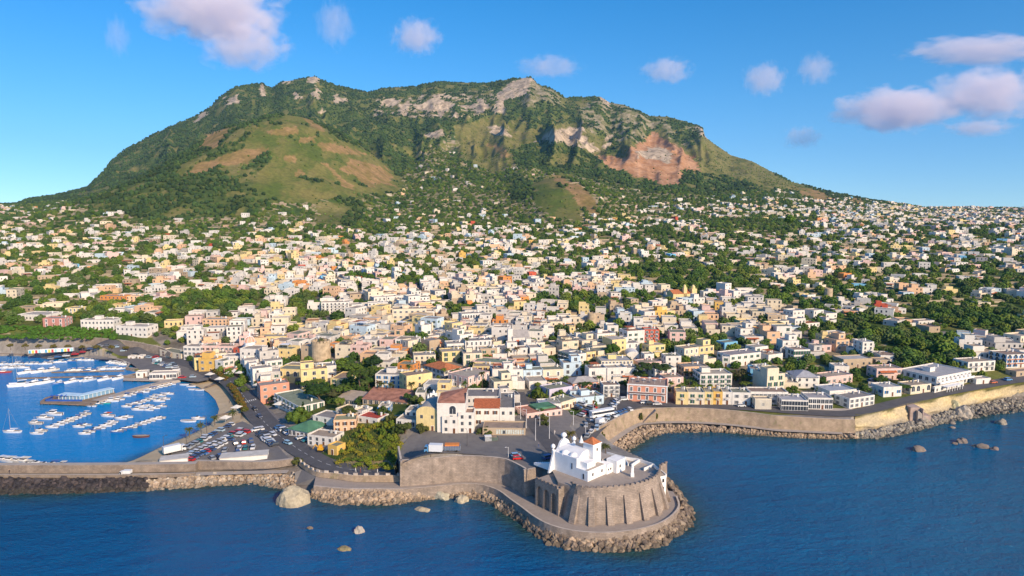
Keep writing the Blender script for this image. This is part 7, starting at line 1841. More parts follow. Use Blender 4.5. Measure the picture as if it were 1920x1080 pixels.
# free plots and green patches: nearest ones single, the rest one mass
pts = [(e[0], e[1], e[2], e[3], e[4], e[5], 0) for e in empties if -200 < e[4] < 2200]
uu = pr.uniform(-160, 2100, 7600); vv = pr.uniform(405, 760, 7600); g = is_green(uu, vv) & ~nogo(uu, vv) & (vv < 780)
gx2, gy2, gz2 = GV(uu[g], vv[g])
for a, b, c, u_, v_ in zip(gx2, gy2, gz2, uu[g], vv[g]):
    if b < 300 or (v_ > 560 and abs(c - float(tps(np.array([a]), np.array([b]))[0])) > 4): continue
    pts.append((a, b, c, 0, u_, v_, 1))
uu = pr.uniform(-40, 1960, 2600); vv = pr.uniform(560, 765, 2600); q = ~nogo(uu, vv) & ~is_green(uu, vv); gx2, gy2, gz2 = GV(uu[q], vv[q])
for a, b, c, u_, v_ in zip(gx2, gy2, gz2, uu[q], vv[q]):
    if b < 300 or abs(c - float(tps(np.array([a]), np.array([b]))[0])) > 4: continue
    pts.append((a, b, c, 0, u_, v_, 2))
foot_all = np.array([(f[0], f[1], f[2]) for f in FOOT] + [(p[0] - math.sin(p[3]) * p[5] / 2, p[1] + math.cos(p[3]) * p[5] / 2, math.hypot(p[4], p[5]) / 2) for p in stuff_list])
FG = {}
for i, (a, b, r_) in enumerate(foot_all): FG.setdefault((int(a // 20), int(b // 20)), []).append(i)
def clear_of_houses(x, y, m):
    cx, cy = int(x // 20), int(y // 20)
    for i_ in (-1, 0, 1):
        for j_ in (-1, 0, 1):
            for k in FG.get((cx + i_, cy + j_), ()):
                if (foot_all[k, 0] - x)**2 + (foot_all[k, 1] - y)**2 < (foot_all[k, 2] * .85 + m)**2: return False
    return True
_q = in_poly(np.array([p[4] for p in pts]), np.array([p[5] for p in pts]), PX('612,888 625,845 632,800 700,785 760,788 760,890')); pts = [p for p, k in zip(pts, _q) if not k and not (p[4] < 226 and p[5] > 607)]
pts.sort(key=lambda p: p[1]); occ = {}; mass = []; singles = 0
for (x, y, z, den, u, v, src) in pts:
    if src == 0 and pr.uniform() < (.12 if den > .7 else .35): continue
    x += pr.normal(0, 2); y += pr.normal(0, 2)
    gap = 5.0 if src == 1 else 3.4
    key = (int(x // gap), int(y // gap))
    if key in occ or not clear_of_houses(x, y, .3): continue
    occ[key] = 1
    h = pr.uniform(3.2, 7.5) if src == 0 else pr.uniform(2.5, 7) if src == 1 else pr.uniform(2.0, 5.0)
    kind = ['broad', 'broad', 'bush', 'broad', 'umbrella', 'cypress', 'bush', 'palm'][pr.integers(8)] if src != 1 else ['broad', 'bush', 'broad', 'bush', 'umbrella'][pr.integers(5)]
    ti_ = int(pr.integers(5))
    if singles < 205 and 0 < u < 1920:
        singles += 1
        tree(x, y, height(np.array([x]), np.array([y]))[0], kind, h * (1.5 if kind in ('cypress', 'palm') else 1.15 if kind == 'umbrella' else 1), tree_label(u, v, kind, TONE[ti_]), GREENC[[2, 1, 0, 3, 4][ti_]])
    else: mass.append((x, y, z, h * .62, h * .8, ti_, src))
def instancer(name, P, S, T_, label, sub=True, seed=0):
    """one object whose points carry leafy crowns"""
    me = bpy.data.meshes.new(name); me.vertices.add(len(P)); me.vertices.foreach_set('co', np.array(P, np.float32).ravel())
    a = me.attributes.new('scl', 'FLOAT_VECTOR', 'POINT'); a.data.foreach_set('vector', np.array(S, np.float32).ravel())
    a = me.attributes.new('tint', 'FLOAT_COLOR', 'POINT'); a.data.foreach_set('color', np.concatenate([np.array(T_, np.float32), np.ones((len(P), 1), np.float32)], 1).ravel())
    o = link(name, me); tag(o, label, 'trees', kind='stuff'); me.materials.append(M_LEAF_I)
    ng_ = bpy.data.node_groups.new(name + '_nodes', 'GeometryNodeTree'); ng_.interface.new_socket('Geometry', in_out='INPUT', socket_type='NodeSocketGeometry'); ng_.interface.new_socket('Geometry', in_out='OUTPUT', socket_type='NodeSocketGeometry')
    n = ng_.nodes; l = ng_.links; gi = n.new('NodeGroupInput'); go = n.new('NodeGroupOutput')
    m2p = n.new('GeometryNodeMeshToPoints'); l.new(gi.outputs[0], m2p.inputs['Mesh'])
    # crown template: a lumpy ball set with smaller lumps
    ic = n.new('GeometryNodeMeshIcoSphere'); ic.inputs['Radius'].default_value = .78; ic.inputs['Subdivisions'].default_value = 2 if sub else 1
    sp = n.new('GeometryNodeSetPosition'); nz = n.new('ShaderNodeTexNoise'); nz.inputs['Scale'].default_value = 1.7; nz.inputs['Detail'].default_value = 3
    vm = n.new('ShaderNodeVectorMath'); vm.operation = 'SUBTRACT'; vm.inputs[1].default_value = (.5, .5, .5); vs = n.new('ShaderNodeVectorMath'); vs.operation = 'SCALE'; vs.inputs['Scale'].default_value = 1.1
    l.new(nz.outputs['Color'], vm.inputs[0]); l.new(vm.outputs[0], vs.inputs[0]); l.new(vs.outputs[0], sp.inputs['Offset']); l.new(ic.outputs['Mesh'], sp.inputs['Geometry'])
    geo_t = sp.outputs[0]
    if sub:
        io = n.new('GeometryNodeInstanceOnPoints'); ic2 = n.new('GeometryNodeMeshIcoSphere'); ic2.inputs['Radius'].default_value = .27; ic2.inputs['Subdivisions'].default_value = 1
        ic3 = n.new('GeometryNodeMeshIcoSphere'); ic3.inputs['Radius'].default_value = .9; ic3.inputs['Subdivisions'].default_value = 2
        sp3 = n.new('GeometryNodeSetPosition'); l.new(ic3.outputs['Mesh'], sp3.inputs['Geometry']); l.new(vs.outputs[0], sp3.inputs['Offset'])
        rv = n.new('FunctionNodeRandomValue'); rv.data_type = 'FLOAT_VECTOR'; rv.inputs[0].default_value = (.4, .4, .4); rv.inputs[1].default_value = (1.5, 1.5, 1.3)
        rr = n.new('FunctionNodeRandomValue'); rr.data_type = 'FLOAT_VECTOR'; rr.inputs[1].default_value = (6.28, 6.28, 6.28)
        l.new(sp3.outputs[0], io.inputs['Points']); l.new(ic2.outputs['Mesh'], io.inputs['Instance']); l.new(rv.outputs[0], io.inputs['Scale']); l.new(rr.outputs[0], io.inputs['Rotation'])
        re = n.new('GeometryNodeRealizeInstances'); l.new(io.outputs[0], re.inputs[0]); jn = n.new('GeometryNodeJoinGeometry'); l.new(re.outputs[0], jn.inputs[0]); l.new(sp.outputs[0], jn.inputs[0]); geo_t = jn.outputs[0]
    sm = n.new('GeometryNodeSetMaterial'); sm.inputs['Material'].default_value = M_LEAF_I; l.new(geo_t, sm.inputs['Geometry'])
    ip = n.new('GeometryNodeInstanceOnPoints'); l.new(m2p.outputs[0], ip.inputs['Points']); l.new(sm.outputs[0], ip.inputs['Instance'])
    na = n.new('GeometryNodeInputNamedAttribute'); na.data_type = 'FLOAT_VECTOR'; na.inputs['Name'].default_value = 'scl'; l.new(na.outputs[0], ip.inputs['Scale'])
    rz_ = n.new('FunctionNodeRandomValue'); rz_.data_type = 'FLOAT_VECTOR'; rz_.inputs[1].default_value = (.25, .25, 6.28); l.new(rz_.outputs[0], ip.inputs['Rotation'])
    l.new(ip.outputs[0], go.inputs[0])
    md = o.modifiers.new('crowns', 'NODES'); md.node_group = ng_
    return o
P, S, T_ = [], [], []
for (x, y, z, r_, h, ti_, src) in mass:
    c = np.array(GREENC[[2, 1, 0, 3, 4][ti_]]) * pr.uniform(.95, 1.5); P.append((x, y, z + h * .45)); S.append((r_, r_, h * .62)); T_.append(c)
instancer('town_trees', P, S, T_, 'trees and bushes between the houses further back in the town')
# scrub and orchards in the fields, woods on the mountain
n = 165000
fa = pr.uniform(-.90, .90, n); fy_ = np.sqrt(pr.uniform(600**2, 4000**2, n)); fx_ = fa * fy_
fz = height(fx_, fy_); fc, fu, fv = cover(fx_, fy_, fz); fd = density(fu, fv); nb_ = fbm(fx_ / 60, fy_ / 60, 3, 211)
pw = np.where(fc == FOREST, .84, np.where(fc == -1, np.where(fd < .75, .20 + .5 * nb_, .0), np.where(fc == GRASS, .05, np.where(fc == OLIVE, .22, np.where(fc == KG, .16, np.where(fc == ROCK, .04, .02))))))
pw = np.where((fc == -1) & (nb_ > .22) & (fd < .75), .62, pw)
pw = np.where((fc == -1) & (fv < 430), pw * .62, pw)
kp = pr.uniform(size=n) < pw * np.where(fy_ > 2400, .75, 1)
kp &= fz > 5
yr_ = np.interp(fa, _ra, _ry); kp &= fy_ < yr_ + 30
P = np.stack([fx_, fy_, fz], 1)[kp]; cl = fc[kp]; nn = nb_[kp]; yy = fy_[kp]
hs = np.array([clear_of_houses(a, b, 1.0) if b < 1700 else True for a, b in zip(P[:, 0], P[:, 1])]); P, cl, nn, yy = P[hs], cl[hs], nn[hs], yy[hs]
m = len(P); rad = np.where(cl == FOREST, pr.uniform(3.6, 6.8, m), pr.uniform(1.6, 3.6, m)); rad = rad * np.where(cl == KG, .75, 1)
base_ = np.where((cl == FOREST)[:, None], np.array([.050, .088, .021]), np.array([.105, .150, .028])); t = np.clip(.5 + 1.1 * nn, 0, 1)[:, None]
tint = base_ * (.75 + .6 * t) * pr.uniform(.75, 1.3, (m, 1)) + np.array([.016, .010, .0]) * (pr.uniform(size=(m, 1)) < .2)
S = np.stack([rad, rad, rad * pr.uniform(.75, 1.15, m)], 1); P[:, 2] += rad * .35
instancer('mountain_woods', P, S, tint, 'dark green woods and scrub covering the mountain and terraces', sub=False)
# ------------------------------------------------------------------ boats
M_BOAT = tinted_mat('boat_hull', 0.35, 0.4, var=.06, stain=0.0); M_TEAK = simple_mat('boat_deck', (.40, .33, .25), .7, var=.15); M_BOATGLASS = simple_mat('boat_glass', (.03, .04, .06), .15, .5); M_BOATWHITE = simple_mat('boat_white', (.80, .80, .79), .4, .4, var=.05); M_ENGINE = simple_mat('outboard', (.16, .16, .17), .5)
M_CANVAS = tinted_mat('boat_canvas', .85, .1, var=.1, stain=0.0)
def hull(L, B, fb, mb, sheer=.25, stern=.8, m_h=0, m_d=1):
    """lofted hull, bow at +x; fb: freeboard"""
    T = np.linspace(0, 1, 9); secs = []
    for t in T:
        w = B/2 * (stern + (1 - stern) * min(1, t * 2.5)) * (1 - max(0, (t - .45) / .55)**2.2) + .01
        top = fb * (1 + sheer * t * t); x = -L/2 + L * t; rake = .10 * L * max(0, t - .7) / .3
        secs.append([(x - rake * .9, 0, -.35), (x - rake * .5, w * .72, -.05), (x, w, top), (x, -w, top), (x - rake * .5, -w * .72, -.05)])
    for a, b in zip(secs[:-1], secs[1:]):
        for k, l in ((0, 1), (1, 2)): mb.face([a[l], b[l], b[k], a[k]], m_h)
        for k, l in ((3, 4), (4, 0)): mb.face([a[l], b[l], b[k], a[k]], m_h)
        i0 = lambda s: [(s[2][0], s[2][1] * .82, s[2][2] - .02), (s[3][0], s[3][1] * .82, s[3][2] - .02)]
        A, Bb = i0(a), i0(b); mb.face([A[0], A[1], Bb[1], Bb[0]], m_d)
        mb.face([a[2], A[0], Bb[0], b[2]], m_h); mb.face([A[1], a[3], b[3], Bb[1]], m_h)
    s = secs[0]; mb.face([s[0], s[1], s[2], s[3], s[4]][::-1], m_h)
def tbox(mb, x0, x1, w0, w1, z0, z1, inx=.25, iny=.12, m=0):
    """cabin block tapering upwards; x0 aft, x1 forward, half widths"""
    v = [(x0, -w0, z0), (x1, -w1, z0), (x1, w1, z0), (x0, w0, z0), (x0 + inx*.4, -w0 + iny, z1), (x1 - inx, -w1 + iny, z1), (x1 - inx, w1 - iny, z1), (x0 + inx*.4, w0 - iny, z1)]
    mb.mesh(v, [(0,1,5,4),(1,2,6,5),(2,3,7,6),(3,0,4,7),(4,5,6,7)], m)
def boat_parts(kind):
    P = {}
    def add(name, mats, fn): mb = MB(); fn(mb); P[name] = mb.data(name, mats)
    if kind == 'motorboat':
        add('hull', [M_BOAT, M_TEAK], lambda m: hull(6.2, 2.2, .75, m)); add('console', [M_BOATWHITE], lambda m: tbox(m, -.7, 1.0, .7, .55, .75, 1.25, .3))
        add('windscreen', [M_BOATGLASS], lambda m: tbox(m, -.1, .95, .62, .5, 1.25, 1.65, .5)); add('outboard', [M_ENGINE], lambda m: m.box(-3.4, -.14, .1, -3.1, .14, .85, bottom=True)); add('foredeck', [M_BOATWHITE], lambda m: tbox(m, .95, 2.5, .62, .2, .74, 1.0, .3))
    elif kind == 'cabin_boat':
        add('hull', [M_BOAT, M_TEAK], lambda m: hull(7.6, 2.6, .9, m)); add('cabin', [M_BOATWHITE], lambda m: tbox(m, -.8, 2.2, .95, .6, .9, 1.5, .5)); add('window_band', [M_BOATGLASS], lambda m: tbox(m, -.7, 1.75, .93, .72, 1.5, 2.05, .7)); add('cabin_roof', [M_BOATWHITE], lambda m: m.box(-1.0, -.9, 2.05, 1.2, .9, 2.15, bottom=True)); add('outboard', [M_ENGINE], lambda m: m.box(-4.1, -.18, .1, -3.78, .18, 1.1, bottom=True))
    elif kind == 'yacht':
        add('hull', [M_BOAT, M_TEAK], lambda m: hull(13.0, 4.0, 1.5, m, .35)); add('cabin', [M_BOATWHITE], lambda m: tbox(m, -3.6, 3.4, 1.6, 1.0, 1.5, 2.1, 1.2)); add('window_band', [M_BOATGLASS], lambda m: tbox(m, -3.3, 2.1, 1.5, 1.15, 2.1, 2.8, 1.3)); add('flybridge', [M_BOATWHITE], lambda m: (m.box(-3.8, -1.5, 2.8, 1.1, 1.5, 2.95, bottom=True), tbox(m, -2.4, .9, 1.25, .9, 2.95, 3.5, .9)))
        add('radar_arch', [M_BOATWHITE], lambda m: (m.box(-2.9, -1.3, 2.95, -2.6, -1.1, 4.1), m.box(-2.9, 1.1, 2.95, -2.6, 1.3, 4.1), m.box(-2.9, -1.3, 4.1, -2.4, 1.3, 4.25, bottom=True))); add('foredeck', [M_BOATWHITE], lambda m: tbox(m, 2.6, 5.4, 1.1, .35, 1.55, 1.95, .6))
    elif kind == 'sailboat':
        add('hull', [M_BOAT, M_TEAK], lambda m: hull(10.0, 3.1, 1.0, m, .25, .7)); add('cabin', [M_BOATWHITE], lambda m: tbox(m, -1.2, 2.6, .95, .5, 1.0, 1.5, .5)); add('mast', [M_METAL], lambda m: m.tube((.6, 0, 1), (.6, 0, 13.5), .10, .07, 6)); add('boom', [M_BOAT], lambda m: m.tube((.55, 0, 2.3), (-3.6, 0, 2.4), .22, .16, 6))
        add('rigging', [M_METAL], lambda m: (m.tube((4.8, 0, 1.2), (.6, 0, 13.4), .035, n=4), m.tube((-4.8, 0, 1.0), (.6, 0, 13.4), .035, n=4)))
    elif kind == 'catamaran':
        def h2(m):
            a = MB(); hull(13, 1.7, 1.4, a)
            for s in (-1, 1): m.mesh([(p[0], p[1] + s * 2.4, p[2]) for p in a.v], a.f)
            m.box(-5.5, -2.4, .9, 2.5, 2.4, 1.45, bottom=True)
        add('hull', [M_BOAT], h2); add('cabin', [M_BOATWHITE], lambda m: tbox(m, -3, 2.2, 2.1, 1.6, 1.45, 2.1, .8)); add('window_band', [M_BOATGLASS], lambda m: tbox(m, -2.8, 1.4, 2.0, 1.7, 2.1, 2.6, 1.0)); add('mast', [M_METAL], lambda m: m.tube((1.2, 0, 2), (1.2, 0, 17), .13, .09, 6)); add('boom', [M_BOATWHITE], lambda m: m.tube((1.1, 0, 3.4), (-3.6, 0, 3.5), .2, n=6))
    elif kind == 'rowing_boat':
        add('hull', [M_BOAT, M_TEAK], lambda m: hull(5.4, 1.9, .6, m, .4, .55)); add('bench', [M_TEAK], lambda m: (m.box(-1.4, -.7, .62, -1.0, .7, .7), m.box(.4, -.7, .62, .8, .7, .7)))
    return P
BOATS = {k: boat_parts(k) for k in ('motorboat', 'cabin_boat', 'yacht', 'sailboat', 'catamaran', 'rowing_boat')}
BK = {'motorboat': 'motorboat', 'cabin_boat': 'cabin boat', 'yacht': 'motor yacht', 'sailboat': 'sailing boat', 'catamaran': 'catamaran', 'rowing_boat': 'small boat'}
br = np.random.default_rng(61)
def boat(u, v, kind, ang, label, col=(.80, .80, .79), s=1.0, canvas=None, group='boats moored in the harbour'):
    p = at(u, v, 0); e = empty(kind if kind != 'yacht' else 'motor_yacht', (p[0], p[1], 0.02), R(ang) + br.normal(0, .06)); e.scale = (s * .88, s * .88, s * .88); tag(e, label, 'boat', group)
    for nm, me in BOATS[kind].items(): link(nm, me, e, col)
    if canvas:
        mb = MB(); z = {'motorboat': 1.9, 'cabin_boat': 2.1, 'yacht': 2.2}.get(kind, 1.5); mb.box(-2.4, -.85, z, .2, .85, z + .1, bottom=True); mb.build('canvas_top', [M_CANVAS], e, obcol=canvas)
    return e
BWHITE, BBLUE, BRED, BTURQ = (.80, .80, .79), (.06, .17, .42), (.45, .06, .05), (.05, .42, .40)
bcount = {}
def brow(a, b, n, kind, ang, phrase, s=(.85, 1.1), mix=None, side='left'):
    pa, pb = at(*a, 0), at(*b, 0); n = min(n, int(math.dist(pa, pb) / ({'yacht': 5.6, 'cabin_boat': 2.9}.get(kind, 2.55))) + 1)
    for k in range(n):
        t = k / max(1, n - 1); u = a[0] + (b[0] - a[0]) * t + br.normal(0, .8); v = a[1] + (b[1] - a[1]) * t + br.normal(0, .25)
        kd = kind if not mix or br.uniform() > .35 else mix; q = br.uniform(); col = BBLUE if q < .09 else (.55, .62, .68) if q < .2 else (.72, .66, .55) if q < .27 else BWHITE
        cn = {BBLUE: 'blue hulled', BWHITE: 'white'}.get(col, 'grey blue' if col[2] > .6 else 'cream')
        cv_ = [None, None, None, (.07, .16, .40), (.70, .66, .56), (.60, .62, .64)][br.integers(6)]
        boat(u, v, kd, ang, f'{cn} {BK[kd]}, {ordinal(k)} from the {side} in {phrase}', col, br.uniform(*s), cv_ if kd in ('motorboat', 'cabin_boat') else None)
boat(38, 723, 'catamaran', 205, 'white catamaran with a tall mast at the left end of the yacht row', s=1.05)
brow((62, 722), (85, 719), 2, 'yacht', 238, 'the front yacht row beside the catamaran', (.8, .9))
brow((108, 720), (160, 714), 5, 'yacht', 242, 'the middle front yacht row', (.62, .8))
brow((168, 714), (222, 711), 5, 'yacht', 242, 'the right front yacht row', (.65, .8))
brow((50, 700), (95, 696), 4, 'yacht', 234, 'the second yacht row behind the catamaran', (.7, .85))
brow((130, 696), (178, 696), 8, 'cabin_boat', 215, 'the middle floating dock row', (.85, 1.15), 'motorboat'); brow((184, 693), (226, 692), 7, 'cabin_boat', 215, 'the right half of the floating dock row', (.8, 1.1), 'motorboat')
brow((4, 684), (88, 683), 14, 'cabin_boat', 200, 'the back row near the far beach', (.8, 1.1), 'motorboat'); brow((95, 680.5), (132, 679), 6, 'cabin_boat', 200, 'the back left row', (.8, 1.1), 'motorboat'); brow((150, 676.5), (186, 676), 5, 'motorboat', 195, 'the small group against the curved quay', (.9, 1.2)); brow((208, 680), (238, 684), 6, 'cabin_boat', 215, 'the curved quay corner', (.8, 1.0))
brow((2, 691), (44, 690), 6, 'cabin_boat', 205, 'the left edge row', (.8, 1.1), 'motorboat')
boat(8, 699, 'cabin_boat', 200, 'dark red and blue cabin boat at the left edge of the harbour', BRED, 1.2)
brow((236, 743), (268, 736), 5, 'motorboat', 185, 'the row moored along the pier, lower half', (.9, 1.2)); brow((274, 733), (322, 721), 9, 'motorboat', 190, 'the row moored along the pier, upper half', (.8, 1.05))
boat(209, 753, 'cabin_boat', 190, 'larger white cabin boat between the platform and the pier row', s=1.15); boat(222, 750, 'cabin_boat', 190, 'white cabin boat just right of the larger one by the pier', s=.95)
boat(171, 762, 'motorboat', 180, 'white motorboat tied below the platform steps'); boat(184, 759, 'motorboat', 170, 'turquoise blue boat tied below the platform', (.05, .30, .50)); boat(197, 757, 'motorboat', 185, 'sea green boat tied below the platform', BTURQ)
brow((236, 763), (284, 749), 9, 'motorboat', 180, 'the diagonal row right of the platform', (.85, 1.1)); brow((288, 745), (316, 740), 6, 'motorboat', 180, 'the short row nearest the beach', (.85, 1.05)); brow((298, 753), (308, 749), 2, 'motorboat', 180, 'the pair below the beach row', (1.0, 1.15))
boat(258, 769, 'cabin_boat', 180, 'white cabin boat alone below the diagonal row'); brow((268, 764), (280, 762), 2, 'motorboat', 180, 'the pair right of the lone cabin boat', (.9, 1.1)); brow((278, 770), (303, 763), 6, 'motorboat', 182, 'the lowest short row', (.85, 1.1))
boat(101, 778, 'cabin_boat', 176, 'long white cabin boat behind the moored launches on the left', s=1.35); boat(83, 786, 'cabin_boat', 178, 'white cabin boat before the long one on the left', s=1.25); boat(66, 795, 'cabin_boat', 178, 'brown decked white cabin boat left of the small sailing boat', (.70, .62, .52), 1.1)
brow((110, 797), (160, 777), 10, 'motorboat', 182, 'the left long diagonal row', (.85, 1.1)); boat(97, 802, 'motorboat', 180, 'white motorboat below the left diagonal row', s=1.1); boat(76, 809, 'motorboat', 182, 'cream motorboat beside the small sailing boat', (.72, .66, .55), 1.1)
brow((147, 801), (160, 798), 2, 'motorboat', 180, 'the pair left of the central diagonal row', (1.0, 1.2)); brow((158, 814), (207, 796), 9, 'motorboat', 184, 'the central diagonal row', (.9, 1.15)); boat(211, 792, 'motorboat', 180, 'white motorboat beyond the upper end of the central diagonal row')
brow((219, 811), (300, 784), 13, 'motorboat', 186, 'the diagonal row nearest the car park', (.9, 1.1))
boat(201, 781, 'cabin_boat', 175, 'white boat with orange red canopy in mid harbour', s=1.1, canvas=(.70, .12, .05)); boat(226, 786, 'motorboat', 182, 'white motorboat right of the red canopied boat', s=1.15); boat(238, 783, 'motorboat', 182, 'second white motorboat right of the red canopied boat', s=1.05)
boat(264, 820, 'rowing_boat', 186, 'dark brown wooden boat alone near the beach', (.16, .06, .04), 1.5); boat(353, 791, 'rowing_boat', 185, 'long white open boat off the beach', s=1.5); boat(371, 786, 'motorboat', 185, 'white motorboat beside the boardwalk off the beach', s=1.2)
for k, (u, v) in enumerate([(345, 722), (358, 725), (362, 731), (374, 732)]): boat(u, v, 'rowing_boat', 188, f'{ordinal(k)} white open boat from the left at the north end of the beach', s=1.1)
boat(22, 811, 'sailboat', 182, 'white sailing boat alone in the left of the harbour', s=.95); boat(68, 814, 'sailboat', 182, 'small white sailing boat among the launches', s=.7); boat(26, 688, 'sailboat', 200, 'sailing boat with bare mast in the back row at left', s=.9)
brow((6, 864), (46, 868), 4, 'cabin_boat', 170, 'the cluster behind the breakwater', (1.0, 1.3), 'motorboat'); brow((52, 871), (116, 872.5), 5, 'motorboat', 178, 'the row tight behind the breakwater wall', (.9, 1.15))
# ------------------------------------------------------------------ vehicles
M_PAINT = tinted_mat('car_paint', 0.3, 0.5, var=.06, stain=0.0); M_CARGLASS = simple_mat('car_glass', (.03, .035, .045), .12, .5); M_TYRE = simple_mat('tyre', (.025, .025, .025), .9); M_LAMP = simple_mat('lamp_lens', (.6, .58, .52), .3); M_TAIL = simple_mat('tail_lens', (.4, .03, .02), .4)
def car_parts(L, W, H_, hood, kind):
    P = {}; z0, zb = .28, H_ * .60
    def add(name, mats, fn): mb = MB(); fn(mb); P[name] = mb.data(name, mats)
    def body(m):
        prof = [(-L/2, z0), (-L/2, zb * .95), (-L/2 + .12, zb), (L/2 - hood, zb), (L/2 - .15, zb * .82), (L/2, zb * .6), (L/2, z0)]
        a = [(x, -W/2, z) for x, z in prof]; b = [(x, W/2, z) for x, z in prof]; n = len(prof); m.mesh(a + b, [tuple(range(n)), tuple(range(2*n-1, n-1, -1))] + [(i, n+i, n+(i+1) % n, (i+1) % n) for i in range(n)])
        tbox(m, -L/2 + (.25 if kind != 'sedan' else .8), L/2 - hood - .35, W/2 - .16, W/2 - .16, H_ - .06, H_, .12, .05)
    add('body', [M_PAINT], body)
    add('glass', [M_CARGLASS], lambda m: tbox(m, -L/2 + (.12 if kind != 'sedan' else .55), L/2 - hood + .05, W/2 - .06, W/2 - .06, zb - .01, H_ - .05, .55, .12))
    mb = MB(); mb.tube((0, -.1, 0), (0, .1, 0), .31, n=10); P['wheel'] = mb.data('wheel', [M_TYRE])
    mb = MB(); mb.box(-.03, -.2, -.08, .03, .2, .08, bottom=True); P['headlight'] = mb.data('headlight', [M_LAMP])
    return P, L, W, zb
CARS = [car_parts(3.9, 1.7, 1.48, .95, 'hatch'), car_parts(4.4, 1.76, 1.46, 1.1, 'sedan'), car_parts(4.3, 1.85, 1.68, 1.0, 'suv'), car_parts(3.5, 1.6, 1.5, .7, 'hatch')]
CARC = [((.62, .63, .64), 'silver'), ((.72, .72, .71), 'white'), ((.72, .72, .71), 'white'), ((.045, .05, .06), 'black'), ((.12, .13, .15), 'dark grey'), ((.33, .35, .37), 'grey'), ((.06, .16, .36), 'blue'), ((.40, .52, .62), 'pale blue'), ((.50, .03, .03), 'red'), ((.06, .10, .22), 'navy'), ((.03, .20, .22), 'teal')]
cr = np.random.default_rng(71)
def car_at(x, y, z, ang, label, col, kind=None, group='parked cars', parts=True):
    k = int(cr.integers(4)) if kind is None else kind; P, L, W, zb = CARS[k]; e = empty('car', (x, y, z), ang); tag(e, label, 'car', group)
    link('body', P['body'], e, col); link('glass', P['glass'], e)
    if parts:
        for sx_ in (-1, 1):
            for sy_ in (-1, 1): o = link('wheel', P['wheel'], e); o.location = (sx_ * L * .31, sy_ * (W/2 - .1), .31)
        for sy_ in (-1, 1): o = link('headlight', P['headlight'], e); o.location = (L/2 + .01, sy_ * W * .33, zb * .66)
    return e
def crow(a, b, n, head, phrase, skip=.08, jit=.15, parts=True, side='left', dz=.1):
    A, B = np.array(G(*a)), np.array(G(*b)); d = (B - A)[:2]; n = min(n, int(np.linalg.norm(d) / (2.35 if head > 30 else 4.9)) + 1); base = math.atan2(d[1], d[0]); cnt = 0
    for k in range(n):
        if cr.uniform() < skip: continue
        p = A + (B - A) * k / max(1, n - 1); col, cn = CARC[cr.integers(len(CARC))]; x, y = p[0] + cr.normal(0, jit), p[1] + cr.normal(0, jit)
        z = float(tps(np.array([x]), np.array([y]))[0]) + dz
        car_at(x, y, z, base + R(head) + (math.pi if cr.uniform() < .3 else 0) + cr.normal(0, .04), f'{cn} car, {ordinal(cnt)} from the {side} in {phrase}', col, parts=parts); cnt += 1
crow((350, 842), (432, 798), 20, 90, 'the car park row beside the beach'); crow((345, 861), (452, 809), 24, 90, 'the seaward middle line of the car park'); crow((356, 864), (460, 812), 23, 90, 'the landward middle line of the car park')
crow((422, 846), (474, 841), 9, 90, 'the front short row of the car park'); crow((441, 834), (471, 829), 6, 90, 'the small upper row of the car park'); crow((398, 861), (412, 858), 3, 90, 'the trio nearest the seaward wall'); crow((424, 856), (447, 852), 4, 90, 'the short row before the long white shelter')
crow((481, 808), (514, 836), 13, 90, 'the roadside car park row'); crow((489, 806), (500, 815), 4, 0, 'the file beside the coast road', .0); crow((524, 803), (545, 814), 6, 90, 'the row before the green roofed restaurant', .0); crow((566, 822), (576, 827), 2, 90, 'the pair below the blue doored house', 0)
for (u, v, ang, c, cn, lb) in ((478, 769, -52, (.05, .05, .06), 'black', 'black car driving on the coast road beside the beach hedge'), (487, 783, -50, (.06, .08, .14), 'navy', 'navy car driving before the zebra crossing'), (540, 833, -38, (.35, .55, .68), 'blue', 'pale blue car driving on the bend of the coast road'), (512, 817, -40, (.6, .62, .64), 'silver', 'silver car parked against the road kerb above the bend'),
        (967, 857, 12, (.25, .45, .68), 'blue', 'blue hatchback parked on the square near the parapet'), (971, 862, 12, (.62, .02, .02), 'red', 'bright red car parked beside the blue hatchback'), (1028, 861, 30, (.08, .10, .25), 'navy', 'dark blue car parked at the foot of the church stair'), (1390, 763, 5, (.74, .74, .73), 'white', 'white car on the bay road before the white terrace'), (1413, 763, 80, (.3, .32, .35), 'grey', 'grey car parked beside the pale screen walled shed'), (1402, 757, 5, (.55, .02, .03), 'red', 'red car parked in front of the white terrace'),
        (1209, 757, 3, (.76, .76, .75), 'white', 'white car parked before the left half of the salmon palazzo'), (1219, 758.5, 3, (.06, .06, .06), 'black', 'black car parked before the middle of the salmon palazzo'), (1232, 759.5, 3, (.7, .7, .69), 'white', 'white car parked before the right half of the salmon palazzo'), (1170, 751, 10, (.74, .75, .75), 'white', 'white car parked beside the left corner of the palazzo'), (1862, 719, 20, (.55, .16, .08), 'orange', 'orange red car parked by the garage on the cliff road'), (1890, 714, 18, (.15, .35, .62), 'blue', 'blue car parked on the cliff road at far right'), (1600, 731, 20, (.5, .58, .66), 'pale blue', 'pale blue car beside the pink bungalow'), (1633, 716, 30, (.07, .12, .25), 'navy', 'navy car under the trees by the red awning house'), (985, 768, 105, (.2, .25, .35), 'blue grey', 'blue grey car on the upper road by the convent')):
    p = G(u, v); car_at(p[0], p[1], p[2] + .18, R(ang), lb, c, group=None)
